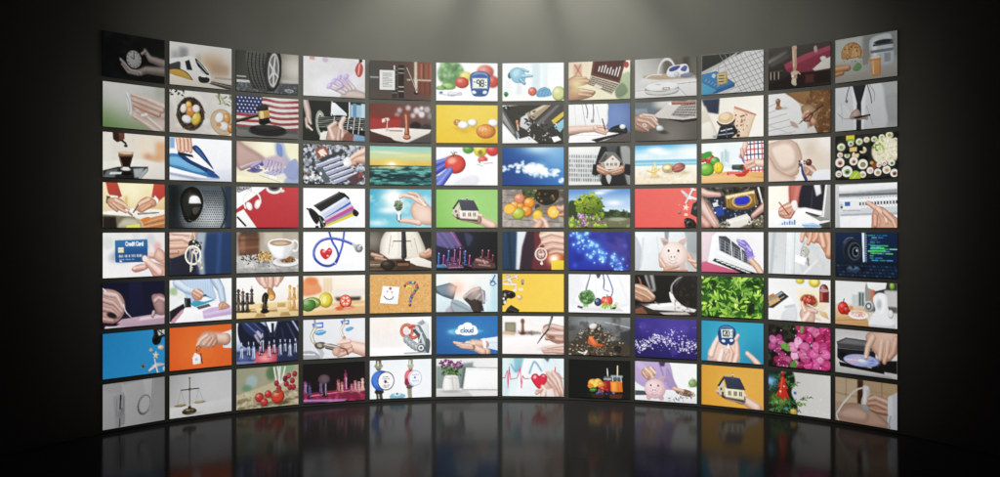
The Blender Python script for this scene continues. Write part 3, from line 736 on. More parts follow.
@pic('screen with a hand plugging a part into a silver computer motherboard')
def _():
    bg('7c828a'); N(5, 'b5bbc2', .45, .6, 21, .9); N(4, '3c4046', .52, .62, 22, .9); K(60, 0, 0, 100, 60, ['d5dade', '4a4e54', '9aa0a8', 'e6e9ec', '2c2f34'], .8, 2.2, 23, .9, .6); P([18, 8, 36, 2, 42, 16, 24, 22], '8d5340', 1.5); P([24, 10, 32, 6, 38, 14, 28, 19], 'dcb8a4'); L([24, 12, 34, 18], 1.4, 'f0e6dc'); L([27, 9, 37, 15], 1.4, 'f0e6dc'); P([26, 22, 62, 8, 66, 12, 30, 27], '3f4449')
    for k in range(5):
        x, y = 20 + k * 7, 32 + k * 6; P([x, y, x + 38, y - 14, x + 41, y - 10, x + 4, y + 5], '9096ae'); L([x + 1, y, x + 38, y - 13.5], 1.4, 'd5d8e6'); L([x + 4, y + 5.5, x + 41, y - 9], 1.6, '3a3d48')
    P([20, 36, 30, 34, 44, 58, 34, 60], '5a6068', 1.5); E(14, 50, 6, 6, '9a9d9e'); E(14, 49, 4, 4, 'cfd0cc'); K(16, 2, 44, 30, 60, ['2b2d30', 'd8dadc', '6a4c44'], 1.2, 2.4, 24); P([70, 52, 90, 42, 98, 54, 80, 62], '5a4348', 2); E(92, 46, 3, 5, '8d4c48', 30); SK([104, 22, 88, 22, 76, 28], 15, 7, 'cf9f86'); SK([104, 6, 84, 16, 74, 24], 10, 5, 'dcb29c', nail=True); SK([84, 28, 74, 32], 6, 4, 'b98570'); S([64, 24, 72, 18, 78, 28, 72, 34, 66, 32], 'dcdde0'); E(68, 28, 3, 3, 'f4f4f2')


@pic('screen with an orange sunset over a dark teal sea')
def _():
    grad('86bcae', 'b5c48c', 'd8a848', 'dc7c1c', 'd07018'); G(36, 29, 18, 'f6c860', .9, 8); G(35, 29.5, 6, 'fffdf0', 1, 4.5); E(78, 14, 26, 2, 'e9c987', -2, 4, .6); E(30, 10, 26, 2, 'd9e0b8', 2, 4, .6)
    m = sm((PY - 30.5) / .8); put(m, '174a52'); put(m * sm((PY - 40) / 20), '1f5a5c'); w = nz(7, 31, 2, 5)
    for y, h, c in ((33, 2, 'b9a868'), (36, 2, '2a6a66'), (39.5, 2, '7ab8a4'), (42.5, 3, '2f7a74'), (47, 4, '0e323c'), (51.5, 3, '0d2a34'), (55, 2.5, '2f7c76'), (58.5, 3, '3f8c80')):
        put(edge(np.abs(PY - y + (w - .5) * 5) - h / 2, 2.6) * .8 * m, c)
    n = nz(2.4, 32, 3, 5); put(np.clip((n - .55) * 6, 0, .55) * m, '86c0b0'); put(np.clip((.42 - n) * 6, 0, .6) * m, '0a242e'); G(36, 33, 14, 'f0d084', .75, 3); R(0, 30, 100, 1.2, '2c5a5c', 1, .8)


@pic('screen with a blue gloved hand holding a ripe tomato')
def _():
    q4('ece9ee', 'f3f0f3', 'e6e6ee', 'f1f0f4'); B(52, 3, 9, '5a9a3c', 7); B(72, 5, 11, 'e6c43a', 10); E(72, 8, 4, 4, '7a7a2c'); B(92, 5, 10, 'd63c3c', 9); B(76, 20, 8, 'dd5248', 6); F(1); P([72, 23, 96, 20, 95, 27, 74, 30], 'f6eef0'); L([78, 26, 92, 24.5], 1.5, 'b98aa0', a=.8); L([66, 27, 76, 30], 1, '7ea89a'); S([30, 60, 40, 52, 60, 46, 70, 52, 60, 62], 'e2e0ea', 8)
    SK([-4, 28, 14, 22, 22, 18], 10, 6, '4a5ac4'); SK([-6, 42, 8, 34, 18, 28], 12, 8, '3c4ab4'); B(31, 27, 17, 'e0493a', 15.5); E(25, 22, 6, 4, 'f0a090', -20, 4, .7); LS([28, 14, 26, 9, 24, 8], 1.2, '4a5a34'); LS([28, 14, 31, 8, 34, 9], 1.2, '4a5a34'); L([28, 15, 29, 6], 1, '5a6a3c'); LS([22, 15, 28, 14, 36, 15], 1.4, '5d6a3c'); SK([-6, 56, 8, 52, 22, 38], 16, 8, '4656c0'); SK([4, 62, 14, 50, 24, 38], 13, 8, '5566cc'); L([12, 58, 22, 44], 1.2, '2f3c98')


@pic('screen with a single white cumulus cloud in a deep blue sky')
def _():
    q4('24508c', '4c86c4', '123a74', '2f70b4'); G(60, 2, 26, 'c9e2f4', .8, 9); G(86, 12, 26, '8fbce2', .5); G(10, 55, 40, '1a4688', .6); rs = random.Random(4)
    for x, y, s, n in ((54, 36, 13, 46), (66, 40, 10, 30), (42, 34, 9, 24), (84, 40, 8, 20), (26, 30, 6, 14), (14, 31, 4, 8), (3, 34, 6, 12), (24, 40, 4, 6), (97, 54, 5, 10), (33, 24, 3, 5)):
        for k in range(n):
            a = rs.uniform(0, 6.3); r = s * rs.random() ** .7; E(x + 1.2 * r * math.cos(a), y + .75 * r * math.sin(a), rs.uniform(1.5, s * .32 + 1), rs.uniform(1.2, s * .25 + 1), rs.choice(['f4f7fa', 'dbe6f0', 'ffffff', 'c9d9e9']), 0, 3, .6)
    G(58, 32, 10, 'ffffff', .7, 6); G(60, 46, 16, '9fbbd6', .45, 3)


@pic('screen with a suited person holding a small paper house before an office facade')
def _():
    q4('d5d6d2', '55585c', 'a3a5a2', '2c2f33'); P([0, 0, 52, 0, 50, 61, 0, 61], 'c9ccc8', 4)
    for j in range(6):
        for k in range(14):
            R(1 + k * 3.8, 12 + j * 7.5 + k * .15, 2, 5, '5f6668' if (k * 7 + j * 3) % 5 else '8d9494', .8, .9)
    R(0, 56, 56, 6, 'd6d6d0', 2); G(20, 4, 30, 'ecece6', .8, 8); F(.6); S([44, 28, 50, 8, 58, -4, 84, -4, 94, 20, 96, 62, 56, 62, 54, 44, 42, 46], '24272b', 2); S([84, 0, 104, 10, 104, 62, 96, 62], '8b8d8a', 6); P([60, -2, 80, -2, 76, 16, 66, 14], '4a4d52', 3); L([62, 14, 56, 40], 1.4, '3f4348')
    P([48, 26, 60, 8, 76, 10, 88, 24, 84, 27, 73, 15, 56, 28], '6f6c6a'); P([50, 27, 60, 12, 64, 14, 58, 28], '55524f'); P([58, 25, 72, 14, 84, 25, 82, 36, 60, 37], 'cfc4b8'); P([52, 26, 58, 24, 60, 37, 53, 33], '9c9086')
    for x in (61.5, 68, 75):
        R(x, 26.5, 4, 4.6, '6a605a'); R(x + 1.6, 26.5, .8, 4.6, 'cfc4b8', .8)
    E(72, 20, 1.6, 1.6, '6a605a'); S([44, 32, 50, 28, 56, 32, 62, 38, 70, 41, 64, 46, 52, 43, 46, 38], 'c08e74', 1.4); SK([48, 32, 58, 37, 66, 40], 4.5, 3.5, 'c99a80'); SK([47, 37, 58, 42], 4, 3.5, 'b5836a'); S([94, 32, 86, 30, 80, 36, 68, 39, 64, 43, 74, 46, 88, 42], 'b98870', 1.4); SK([88, 34, 76, 38, 67, 40], 4.5, 3.5, 'c4947a'); SK([86, 39, 72, 43], 4, 3.5, 'ad7c64'); P([92, 28, 104, 30, 104, 48, 90, 44], '1c1f23', 2); P([40, 28, 46, 28, 46, 46, 38, 44], '24282c', 2); S([61, 48, 66, 45, 70, 49, 66, 60], 'b9bab8', 2)


@pic('screen with a starfish and seashells on a sunny beach')
def _():
    grad('4f9ed6', '9cd0ea', 'cfe6ee', 'e9e2d0', 'ead9ba', 'e3cfae'); G(34, 8, 14, 'ffffff', .9, 5); G(46, 13, 14, 'ffffff', .7, 4); G(94, 12, 30, 'f6f8f4', .85, 14); E(16, 16, 14, 3, 'dcecf4', 0, 5, .7); R(0, 23, 100, 9, '6fb0cc', 3); R(0, 27, 100, 3, '9accd8', 2); R(0, 33, 100, 4, 'f0ead9', 3); N(4, 'cdb48e', .55, .75, 41, .5, (PY > 36) * 1.); N(9, 'f8eeda', .5, .7, 42, .6, (PY > 36) * 1.)
    for x, y in ((34, 50), (58, 44), (80, 44)):
        G(x, y, 11, 'a88e68', .55, 3)
    for a in (-100, -28, 44, 116, 190):
        t = math.radians(a); L([31, 42, 31 + 11 * math.cos(t), 42 + 10 * math.sin(t)], 6, 'dcb568', 2); L([31, 41, 31 + 8 * math.cos(t), 41 + 8 * math.sin(t)], 2, 'f3dca4', 1)
    SK([33, 28, 34, 36], 3, 4, 'e9cf98'); S([44, 36, 50, 30, 58, 30, 64, 36, 60, 43, 48, 43], 'dcc38c'); 
    for k in range(5):
        L([54, 43, 46 + k * 4, 33 - abs(k - 2)], .9, 'a98850', a=.7)
    E(52, 35, 5, 3, 'f4e6c0', 0, 3); B(71, 36, 11, 'a8625a', 7, -15, hi=.35); L([62, 41, 80, 36], 1, 'd0a090', a=.6)


@pic('bright screen with hands in plaid sleeves chopping peppers on a board')
def _():
    q4('e6efe9', 'dfe9ea', 'eef3ee', 'e6ecea'); R(30, 0, 40, 40, 'dce8ec', 6); R(32, 14, 4, 24, '9fb8bc'); R(38, 10, 3, 26, '8fb0b0'); R(42, 14, 3, 22, 'a3bcc0'); F(1.3); P([72, -2, 102, -2, 102, 52, 84, 44, 76, 24], 'e9e6ea', 1.5)
    for k in range(6):
        L([73 + k * 6, -1, 75 + k * 6, 46], 1.8, ['c23c4c', '33425e'][k % 2]); L([71, 4 + k * 8, 102, 3 + k * 8], 1.8, ['33425e', 'c23c4c'][k % 2])
    P([0, 46, 40, 44, 102, 46, 102, 62, 0, 62], 'dba065', 2); L([0, 52, 100, 54], 1.2, 'c2824a'); P([0, 50, 60, 50, 100, 56, 100, 62, 0, 62], 'e0aa72', 3)
    B(2, 22, 7, 'd8483c'); B(14, 25, 8, 'c24038'); E(8, 18, 10, 5, '4a9440', -20, 2); B(8, 40, 13, '6cb23c', 10); B(22, 28, 8, '5d9c4a', 7); B(28, 38, 8, 'efc92c', 9); L([26, 32, 26, 46], 1.4, 'c59a1c', a=.7); SK([44, 47, 70, 48], 5, 6, 'd84434'); E(50, 50, 6, 2, 'f0a090'); E(64, 50, 8, 2.6, 'c2342a'); S([60, 44, 66, 34, 78, 40, 74, 48], 'd6402f'); P([38, 28, 66, 42, 66, 46, 40, 36], 'c9d4d8'); P([48, 36, 70, 43, 70, 45, 50, 40], '6f8288'); R(50, 34, 18, 8, '2f3f3a', 1.2, .8)
    SK([72, 4, 68, 16, 64, 22], 9, 6, 'e0b09c'); SK([66, 12, 68, 28], 6, 4, 'd09c88'); L([64, 20, 70, 32], 2.6, '7a6a9a'); SK([102, 34, 84, 32, 74, 36], 12, 8, 'e4b7a2'); SK([84, 30, 74, 34], 6, 4, 'd9a690'); SK([86, 36, 74, 41], 6, 4, 'cf9a84')


@pic('cream screen with a pregnant belly and a hand holding a dark flower')
def _():
    q4('e3d5c6', 'd8cdc0', 'ead9ca', 'cdbfb2'); G(70, 16, 12, 'b9a28c', .6); G(84, 26, 20, 'cbb49e', .6); G(94, 6, 16, 'e9e2da', .8); F(3); S([-6, 10, 12, 2, 30, -1, 46, 6, 54, 22, 54, 40, 44, 54, 20, 56, -6, 40], 'ddb9a4', 1.5); S([2, 14, 20, 4, 38, 6, 48, 22, 44, 40, 20, 44], 'e9cbb8', 9); LS([46, 6, 54, 22, 54, 40, 46, 52], 2, 'b08d7a', b=3, a=.7); S([-6, 22, 4, 26, 16, 44, 36, 54, 50, 58, 40, 66, -6, 66], 'e3c3b0', 1.5); LS([2, 24, 14, 42, 34, 53, 50, 57], 1.3, 'b58c78', a=.8); S([46, 56, 56, 52, 62, 62, 44, 64], 'f0ebe2', 2)
    for k in range(9):
        E(51 + (k % 3) * 4, 33 + (k // 3) * 4, 1.7, 1.7, ['5a4038', 'f0e8e0', '8a6a5c'][k % 3])
    LS([54, 38, 56, 48, 62, 60], 4, '3c4674', 5); LS([52, 42, 53, 54], 3, 'e6e2e0'); S([58, 40, 70, 38, 78, 46, 78, 56, 66, 54, 60, 50], 'c99c84', 1.5); SK([76, 50, 66, 42, 60, 40], 6, 4, 'd3a892'); SK([66, 48, 62, 52], 5, 4, 'b98a72'); B(66, 35, 5, '6b3430'); S([74, 50, 84, 46, 104, 48, 104, 64, 76, 64, 70, 58], 'e3e6ec', 2)


@pic('dark screen with a full platter of sushi rolls')
def _():
    bg('23241f'); E(50, 28, 54, 40, '2e302a', 0, 6); R(18, 0, 14, 7, 'd8b83c', 2); R(20, 5, 12, 5, '7fa83c', 2); rs = random.Random(8)
    for x, y, r in ((10, 16, 7), (8, 27, 5), (26, 12, 5), (40, 10, 6), (20, 28, 5), (34, 28, 6), (52, 8, 5), (64, 8, 5), (88, 4, 6), (76, 6, 5), (97, 12, 5), (46, 22, 6)):
        B(x, y, r, 'dcdac2', r * .8, hi=.2); E(x, y, r * .5, r * .4, rs.choice(['c9a84a', '8a9a4c', 'd08a6a', '6a7a3c']), 0, 1)
    for x, y in ((32, 20), (46, 30), (58, 12), (16, 20), (38, 17)):
        R(x, y, 8, 6, '15160f', 1.5); 
    R(24, 17, 12, 6, 'd9b070', 2); R(28, 27, 10, 5, 'e0c090', 2); R(40, 30, 9, 7, '1a1b14')
    E(82, 25, 22, 19, 'd6cfae', 0, 4)
    for k in range(110):
        a = rs.uniform(0, 6.3); q = rs.random() ** .6; E(82 + 20 * q * math.cos(a), 25 + 17 * q * math.sin(a), 1.6, .9, rs.choice(['efe8cc', 'c9bd92', 'f6f2de', 'b5a87c']), rs.uniform(0, 180), 1, .8)
    for k in range(14):
        E(62 + rs.uniform(0, 18), 6 + rs.uniform(0, 18), 2.5, 1.4, rs.choice(['8fa84a', 'a8bc5c', '6f8a3c']), rs.uniform(0, 90))
    for x, y, r in ((8, 38, 8.5), (20, 51, 10), (31, 37, 7.5), (46, 42, 9), (58, 51, 6), (70, 54, 6.5), (84, 51, 7), (96, 56, 7), (46, 56, 6), (80, 42, 5), (92, 42, 5.5), (72, 44, 4.5), (6, 54, 6)):
        E(x, y, r, r * .85, '1b1c18'); E(x - .5, y - .6, r * .92, r * .78, 'ddddcf'); E(x, y, r * .5, r * .4, rs.choice(['d88a74', '8f6a54', 'c9705c', '7d9a5c']), 0, 1.2); E(x, y + .5, r * .25, r * .2, rs.choice(['7d9a4c', 'e8b8a0', '3a3a28']), 0, 1)
    S([24, 58, 32, 50, 42, 54, 40, 64, 26, 64], 'a4c43c', 1.2); L([30, 60, 36, 54], 1, 'd8e880'); E(64, 44, 4, 4, '8a4a28'); E(60, 40, 3, 2.4, 'c28a4c')
def chess_man(x, y, h, c, w=4, hd=0):
    L([x, y - h * .12, x, y - h * .75], w * .9, c, w * .5); E(x, y - h * .06, w * .75, h * .09, c); E(x, y - h * .62, w * .55, h * .05, mul(c, 1.2)); E(x, y - h * .84, w * .42, h * .13, c); L([x - w * .15, y - h * .2, x - w * .12, y - h * .8], .9, mixc(c, 'ffffff', .4), a=.7)
    if hd:
        L([x, y - h, x, y - h * 1.12], 1, c)


# ---- fourth row
@pic('screen with two tailoring hands in red sleeves over a sunlit work table')
def _():
    q4('ead2a0', 'f0dca8', 'c8b89c', 'b58a5c'); G(46, 8, 22, 'f6e6b8', .9); R(34, 18, 5, 18, 'c9a868', 2); F(1.5); P([0, 40, 50, 34, 100, 36, 100, 52, 50, 48, 0, 44], 'e6dfd2', 2); P([0, 43, 50, 46, 60, 62, 0, 62], '6f6a54', 3); P([0, 46, 20, 46, 22, 62, 0, 62], '2e2822', 4); S([34, 48, 56, 50, 58, 62, 24, 62], 'bdb79c', 5); P([38, 58, 58, 56, 60, 62, 36, 62], 'd8d45a', 2); P([62, 50, 100, 42, 100, 62, 66, 62], 'bb7f55', 2)
    for k in range(4):
        L([66, 54 + k * 3, 100, 46 + k * 4], 1.2, ['d99a70', '8a5638'][k % 2])
    S([60, 50, 72, 46, 76, 50, 66, 54], 'd8803a'); P([4, -2, 22, -2, 30, 18, 18, 24, 8, 14], 'a8483a', 2); P([82, -2, 104, -2, 104, 14, 90, 24, 78, 18], 'b5463a', 2); P([84, 16, 90, 22, 86, 30, 80, 22], 'f0ece4', 2); P([6, 18, 18, 20, 14, 30, 5, 28], '4a4640', 2); P([12, 17, 24, 18, 22, 26, 12, 28], 'e3ddd2', 2)
    S([8, 22, 20, 20, 32, 24, 36, 34, 30, 38, 16, 36, 8, 30], 'd2a282', 1.5); SK([20, 24, 34, 30, 41, 36], 6, 3.4, 'd8a888'); SK([16, 28, 28, 36, 36, 40], 6, 3.4, 'c8957a'); SK([12, 30, 22, 38], 6, 4, 'ba8468'); S([84, 22, 70, 18, 58, 24, 52, 34, 60, 40, 76, 34, 86, 30], 'd49c7e', 1.5); SK([74, 22, 60, 28, 52, 36], 6, 4, 'dcaa8c'); SK([76, 30, 62, 38], 6, 4, 'c48a6c'); L([56, 30, 48, 40], 1.8, '2c2a28'); SK([56, 42, 90, 40], 2.4, 1.6, '77705f'); SK([40, 40, 46, 44], 3, 2.4, '8d6a54')


@pic('dark screen with the glossy dust cap and perforated cone of a loudspeaker')
def _():
    q4('3a4246', '4a545a', '22282c', '3c464e'); E(58, 34, 46, 40, '4a5156', 0, 8); G(66, 48, 36, 'b5babc', .9, 26); E(96, 30, 9, 60, '2f3d4c', 0, 6); LS([84, 2, 92, 24, 90, 46, 82, 62], 2.4, '242c34', b=3)
    for j in range(16):
        for k in range(24):
            x, y = 12 + k * 3.4 + (j % 2) * 1.7, 8 + j * 3.4
            if (x - 36) ** 2 / 420 + (y - 26) ** 2 / 640 > 1 and x < 88:
                E(x, y, 1, .95, '25292c', 0, 1, .75)
    G(6, 20, 12, '161a1c', .9, 40); S([16, 22, 22, 8, 34, 2, 46, 6, 53, 20, 52, 34, 44, 48, 30, 54, 22, 46], '14130f', 1.5); S([20, 22, 26, 12, 34, 8, 36, 26, 32, 46, 24, 40], '2b2b28', 4); P(spl([30, 26, 32, 18, 38, 15, 46, 17, 50, 26], False), 'c9cacb', 2); G(38, 20, 6, 'f3f3f4', .8); P([31, 27, 50, 27, 49, 32, 36, 33], '2c2924', 2); S([36, 33, 48, 32, 44, 40, 38, 42], '4c4a42', 2); LS([30, 50, 40, 52, 48, 46, 54, 34], 1, '5c5c52')


@pic('dark red screen with white headphones, notebook and cup at its left edge')
def _():
    bg('b23a3f'); q4('b5393e', 'b8444a', 'b03238', 'aa343a'); P([-1, -1, 50, -1, 0, 34], 'ecebea'); P([0, 0, 26, 0, 4, 9, 0, 8], '7b7b7a', 1.5); K(40, 0, 0, 24, 7, ['3c3c3c', 'd0d0d0'], .5, .9, 50); L([0, 34, 50, -1], .9, '9c3036'); P([-1, 40, 11, 34, 32, 62, -1, 62], 'e9e8e7'); P([0, 46, 2, 44, 16, 58, 14, 60], '2e2c2c'); L([11, 34, 32, 62], 1, 'c9b5b4')
    E(60, 2, 13, 8, 'd8d4d2'); E(60, 0, 10, 6, '6a605e'); E(60, -1, 7, 4, '2d2320'); E(73, 5, 4, 2.4, 'cdc6c4'); LS([14, 32, 11, 20, 16, 11, 26, 8, 35, 12, 38, 22, 35, 28], 2.4, 'dfdcdb'); LS([14, 31, 12, 20, 17, 12, 26, 9], .9, 'f8f6f6'); E(20, 29, 4.6, 6.5, 'cfc9c8', -25); E(19, 28, 3, 5, 'f1efee', -25, 2); E(33, 26, 4.5, 7, 'c3bcba', 15); E(34, 25, 3, 5.5, 'f0eeed', 15, 2); K(6, 48, 18, 80, 40, ['a02c32'], .8, 1.2, 51, .5)


@pic('white screen with black, blue, magenta and yellow toner cartridges')
def _():
    bg('f1f2f2'); G(60, 52, 40, 'dfe3e6', .7, 12)
    P([16, 27, 58, 5, 74, 14, 32, 40], '2f3130'); L([20, 27, 58, 7], 2, '565a58'); P([56, 5, 66, 7, 74, 14, 74, 18, 64, 12], '1c1d1d'); S([8, 34, 14, 32, 26, 44, 22, 56, 14, 48], '1f2020'); L([6, 32, 16, 36], 2.6, '2c2d2d'); P([26, 38, 68, 13, 76, 20, 34, 46], 'b5bfd8'); P([26, 38, 66, 14, 69, 16, 29, 41], 'd3d9ea'); P([34, 46, 76, 20, 77, 24, 36, 50], '3e64b4'); P([32, 48, 78, 24, 83, 32, 38, 54], 'c3b0b9'); P([34, 51, 80, 27, 82, 33, 36, 56], 'b04a90'); P([36, 54, 82, 33, 85, 38, 38, 58], '8d8792'); P([36, 57, 86, 36, 87, 41, 37, 60], 'd8c43a'); S([24, 42, 32, 46, 36, 58, 28, 61, 26, 52], '2a2b2b'); S([82, 32, 90, 38, 86, 44, 80, 40], '252626'); L([26, 46, 34, 60], 1, '8a8a88'); E(33, 52, 1.6, 1.6, 'd8d8d6'); E(22, 60, 3, 2, '303030')


@pic('screen with a hand holding a light bulb with a tree against a sunny sky')
def _():
    q4('3f9ab8', '6cb4ca', '5ab0cc', '8cc8d8'); G(38, 14, 18, 'fbfdf2', 1, 16); G(30, 34, 16, 'e9f3f4', .8, 5); G(44, 30, 14, 'f0f6f4', .7, 6); G(12, 54, 16, 'cfe5ea', .8, 5); G(86, 18, 12, 'd5eaf0', .7, 6); G(60, 48, 14, 'b5d8e2', .6, 5); N(12, 'd5ebf0', .55, .8, 60, .4); G(38, 12, 7, 'ffffff', .9)
    S([66, 30, 76, 18, 90, 20, 104, 36, 104, 56, 82, 55, 70, 46], 'deb5a2', 1.5); SK([84, 22, 68, 12, 54, 10, 49, 13], 7, 5, 'e3baa6', nail=True); SK([88, 20, 76, 8, 64, 6], 6, 5, 'd3a590'); SK([90, 26, 80, 16], 6, 5, 'ebc8b6'); SK([80, 54, 64, 51, 50, 51], 9, 6, 'dcaf9a', nail=True); G(86, 40, 12, 'edccbd', .7)
    O(46, 26, 8, 10, .9, 'd8e6e8', a=.8); rs = random.Random(6)
    for k in range(60):
        a = rs.uniform(0, 6.3); r = rs.random() ** .6; E(46 + 6.5 * r * math.cos(a), 25 + 7 * r * math.sin(a), 1.6, 1.4, rs.choice(['5a7050', '74876a', '4a5c46', '8b9a7a']))
    P([40, 30, 54, 28, 50, 34, 44, 35], '55604c'); R(43, 36, 7, 5, 'd9dfe2'); R(42.5, 40, 2.2, 10, '7d8588'); R(49, 40, 1.6, 9, '6a7275'); R(45.5, 41, 2.4, 8, 'f6f8f8'); E(47, 51, 2.4, 1.4, '6d7376')


def house(x, y, s, roof, wall, roof2, win):
    """small model house, left gable towards the viewer"""
    p = lambda *q: [x + q[i] * s if i % 2 == 0 else y + q[i] * s for i in range(len(q))]
    P(p(5, 26, 42, 30, 42, 34, 8, 30), '4c4038', 1.4); P(p(1, 14, 10, 4, 14, 27, 3, 24), mul(wall, .86)); P(p(12, 15, 42, 17, 41, 30, 13, 28), wall); P(p(10, -2, 35, -1, 44, 16, 15, 16), roof); P(p(10, -2, 0, 13, 3, 14, 11, 2), roof2, 1.2); L(p(10, -2, 35, -1), 1, mixc(roof, 'ffffff', .35)); L(p(24, -6, 24, 1), 2.2 * s, '5c5650'); R(x + 22.8 * s, y - 6 * s, 2.6 * s, 2 * s, 'd9d4cc')
    for k in (17, 26, 34):
        R(x + k * s, y + 19 * s, 4.6 * s, 6.5 * s, win, 1); R(x + (k + 1.8) * s, y + 19 * s, .9 * s, 6.5 * s, wall, .8)
    R(x + 4.5 * s, y + 15 * s, 3 * s, 4 * s, win, 1); R(x + 7 * s, y + 21 * s, 3 * s, 6 * s, win, 1)
    L(p(13, 28.5, 41, 30.5), 1.4, mul(wall, .6))


def openhand(x, y, c, s=1):
    """hand from the right with its palm up"""
    p = lambda *q: [x + q[i] * s if i % 2 == 0 else y + q[i] * s for i in range(len(q))]
    SK(p(70, 15, 52, 6, 40, 2), 15 * s, 12 * s, c); S(p(52, 2, 40, -6, 24, -5, 8, -4, 6, -1, 20, 4, 32, 8, 48, 12), mul(c, .85), 1.3); SK(p(44, 0, 24, -1, 5, -5), 6 * s, 3.2 * s, c); SK(p(44, 3, 26, 3, 11, 0), 6 * s, 3.4 * s, mul(c, .93)); SK(p(46, 7, 30, 6, 18, 4), 6 * s, 4 * s, mul(c, .85)); SK(p(52, -2, 40, -5, 30, -5), 5 * s, 3.6 * s, mixc(c, 'ffffff', .15))


@pic('green screen with a model house with grey roof on an open palm')
def _():
    q4('7fb85c', '8cc06a', '76b052', '90c272'); G(46, 24, 40, '9cd07c', .6); openhand(22, 44, 'd8ae96', 1.0); house(26, 18, 1.0, '4a4a58', 'e9d9c8', '3c3a44', '6a5a54')


@pic('screen with citrus fruit and a cut orange on weathered boards')
def _():
    q4('8a8078', '4a4038', 'a39a92', '8d847c')
    for k in range(5):
        L([0, 8 + k * 13, 100, 14 + k * 13], 1.2, '5c534c', a=.8)
    N(8, 'b8b2ac', .5, .75, 61, .5); N(4, '6a625a', .55, .75, 62, .4); B(72, 8, 20, '2c2118', 17, hi=.2); E(70, 4, 14, 9, '17110d', 0, 2); K(20, 56, 0, 88, 20, ['4a3a20', '6a5028', '8a6a3a', '1a120c'], 1, 2, 63); S([32, 0, 48, -2, 54, 14, 44, 22, 36, 12], '4a5234', 2); K(12, 32, 0, 54, 18, ['5d6a3a', '8a8d4a', '39401f'], 1.5, 3, 64)
    B(28, 15, 9, 'd87a5a', 9); B(44, 22, 9, 'ee8c28', 9); B(20, 26, 7, 'e0a04a', 7); B(30, 28, 7, 'd98030'); B(40, 35, 9, 'e58526', 9); B(26, 39, 11, 'a8b83c', 9.5); E(12, 31, 10, 8.5, 'e08a28', -15); E(11, 31, 8.5, 7, 'f0b44c', -15); E(57, 28, 4, 5, '3a3a3c'); E(60, 32, 5, 4, '8a7a3c'); E(83, 36, 10, 10, 'd98a24'); E(83, 36, 8.6, 8.6, 'f4b848')
    for k in range(9):
        t = k * .7; L([83, 36, 83 + 7.6 * math.cos(t), 36 + 7.6 * math.sin(t)], .9, 'fad890', a=.7)
    SK([104, 30, 96, 32, 91, 30], 12, 6, 'c9947c'); SK([104, 40, 94, 42], 8, 5, 'b98068'); B(58, 42, 8.5, 'eeb838', 8.5, hi=.3); SK([66, 64, 60, 54, 53, 50], 10, 5, 'd3a08a'); SK([74, 64, 70, 52, 64, 47], 9, 5, 'dcae98'); SK([56, 64, 62, 54], 14, 10, 'd09c86')


@pic('screen with a rounded green tree by a garden pond under blue sky')
def _():
    grad('5d86c4', '98b8de', 'cadcee', 'c9d5d8'); G(50, 6, 10, 'f0f4fa', .9, 3); G(74, 22, 12, 'f0f4f8', .9, 4); G(60, 2, 14, 'e6eef8', .6, 3); m = sm((PY - 33 + (nz(10, 71) - .5) * 16) / 3) * (PX > 40); put(m, '33422c'); N(5, '55683c', .5, .7, 72, .8, m); put(sm((PY - 44) / 3), '6a6c50'); N(6, '8f9078', .5, .75, 73, .7, sm((PY - 46) / 3)); E(80, 48, 14, 3, 'a5a795', 0, 3, .7); S([0, 22, 8, 18, 14, 24, 14, 46, 0, 48], '3c4a2c', 3); rs = random.Random(9)
    E(33, 26, 22, 17, '3d4c20', 0, 3); E(48, 40, 11, 9, '39481e', 0, 3)
    for k in range(230):
        a = rs.uniform(0, 6.3); r = rs.random() ** .55; x, y = 34 + 24 * r * math.cos(a), 25 + 18 * r * math.sin(a) + (x - 34) * .18 if k else 20
        l = max(0, min(1, .55 - (y - 22) / 30 + (30 - x) / 90)); E(x, y, rs.uniform(1.2, 2.6), rs.uniform(1, 2), mixc('5a6f22', rs.choice(['b5d03c', 'a4bd34', 'c9dc58']), l * rs.uniform(.5, 1)))
    for k in range(50):
        E(48 + rs.uniform(-8, 10), 42 + rs.uniform(-5, 5), 2, 1.4, rs.choice(['8aa634', '4d6022', '6b842c']))
    L([38, 40, 38, 54], 2, '3a2f22'); K(60, 4, 40, 32, 60, ['8a4c86', 'b070a8', '6f3a6c', '3f5a28', 'c490bc'], 1.2, 2.4, 74, .9, .7); K(34, -2, 46, 16, 62, ['8fae3c', '6f8c30', 'a8c44c'], 1.5, 2.8, 75); K(34, 26, 44, 56, 61, ['9ab83c', '6b8830', '44582a', '8d4f88'], 1.2, 2.4, 76); K(30, 40, 56, 60, 62, ['a8c048', '7b9638'], 1.2, 2.2, 77)


def plane(x, y, s, rot, c='f0f0f0'):
    t = math.radians(rot); ca, sa = math.cos(t) * s, math.sin(t) * s
    p = lambda *q: [v for i in range(0, len(q), 2) for v in (x + q[i] * ca - q[i + 1] * sa, y + q[i] * sa + q[i + 1] * ca)]
    o = mul(c, .5)
    for dx, cc in ((1.6, None), (0, c)):
        k = lambda *q: [v + dx for v in p(*q)]
        f, g = (o, .35) if cc is None else (cc, 1)
        P(k(-3, -15, -.5, -15, 5.5, 0, -.5, 0), f if cc is None else mul(cc, .97), 1.1, g); P(k(-3, 15, -.5, 15, 5.5, 0, -.5, 0), f if cc is None else mul(cc, .86), 1.1, g); P(k(-14, -5.5, -12, -5.5, -9, 0, -12, 0), f, 1.1, g); P(k(-14, 5.5, -12, 5.5, -9, 0, -12, 0), f if cc is None else mul(cc, .86), 1.1, g); L(k(-13, 0, 12, 0), 3 * s, f, 2.2 * s, 1.1, g)
    L(p(-12, 1, 11, .8), .9, mul(c, .66), a=.7); L(p(1.5, -7, 4.5, -7), 1.4, mul(c, .7)); L(p(1.5, 7, 4.5, 7), 1.4, mul(c, .7))


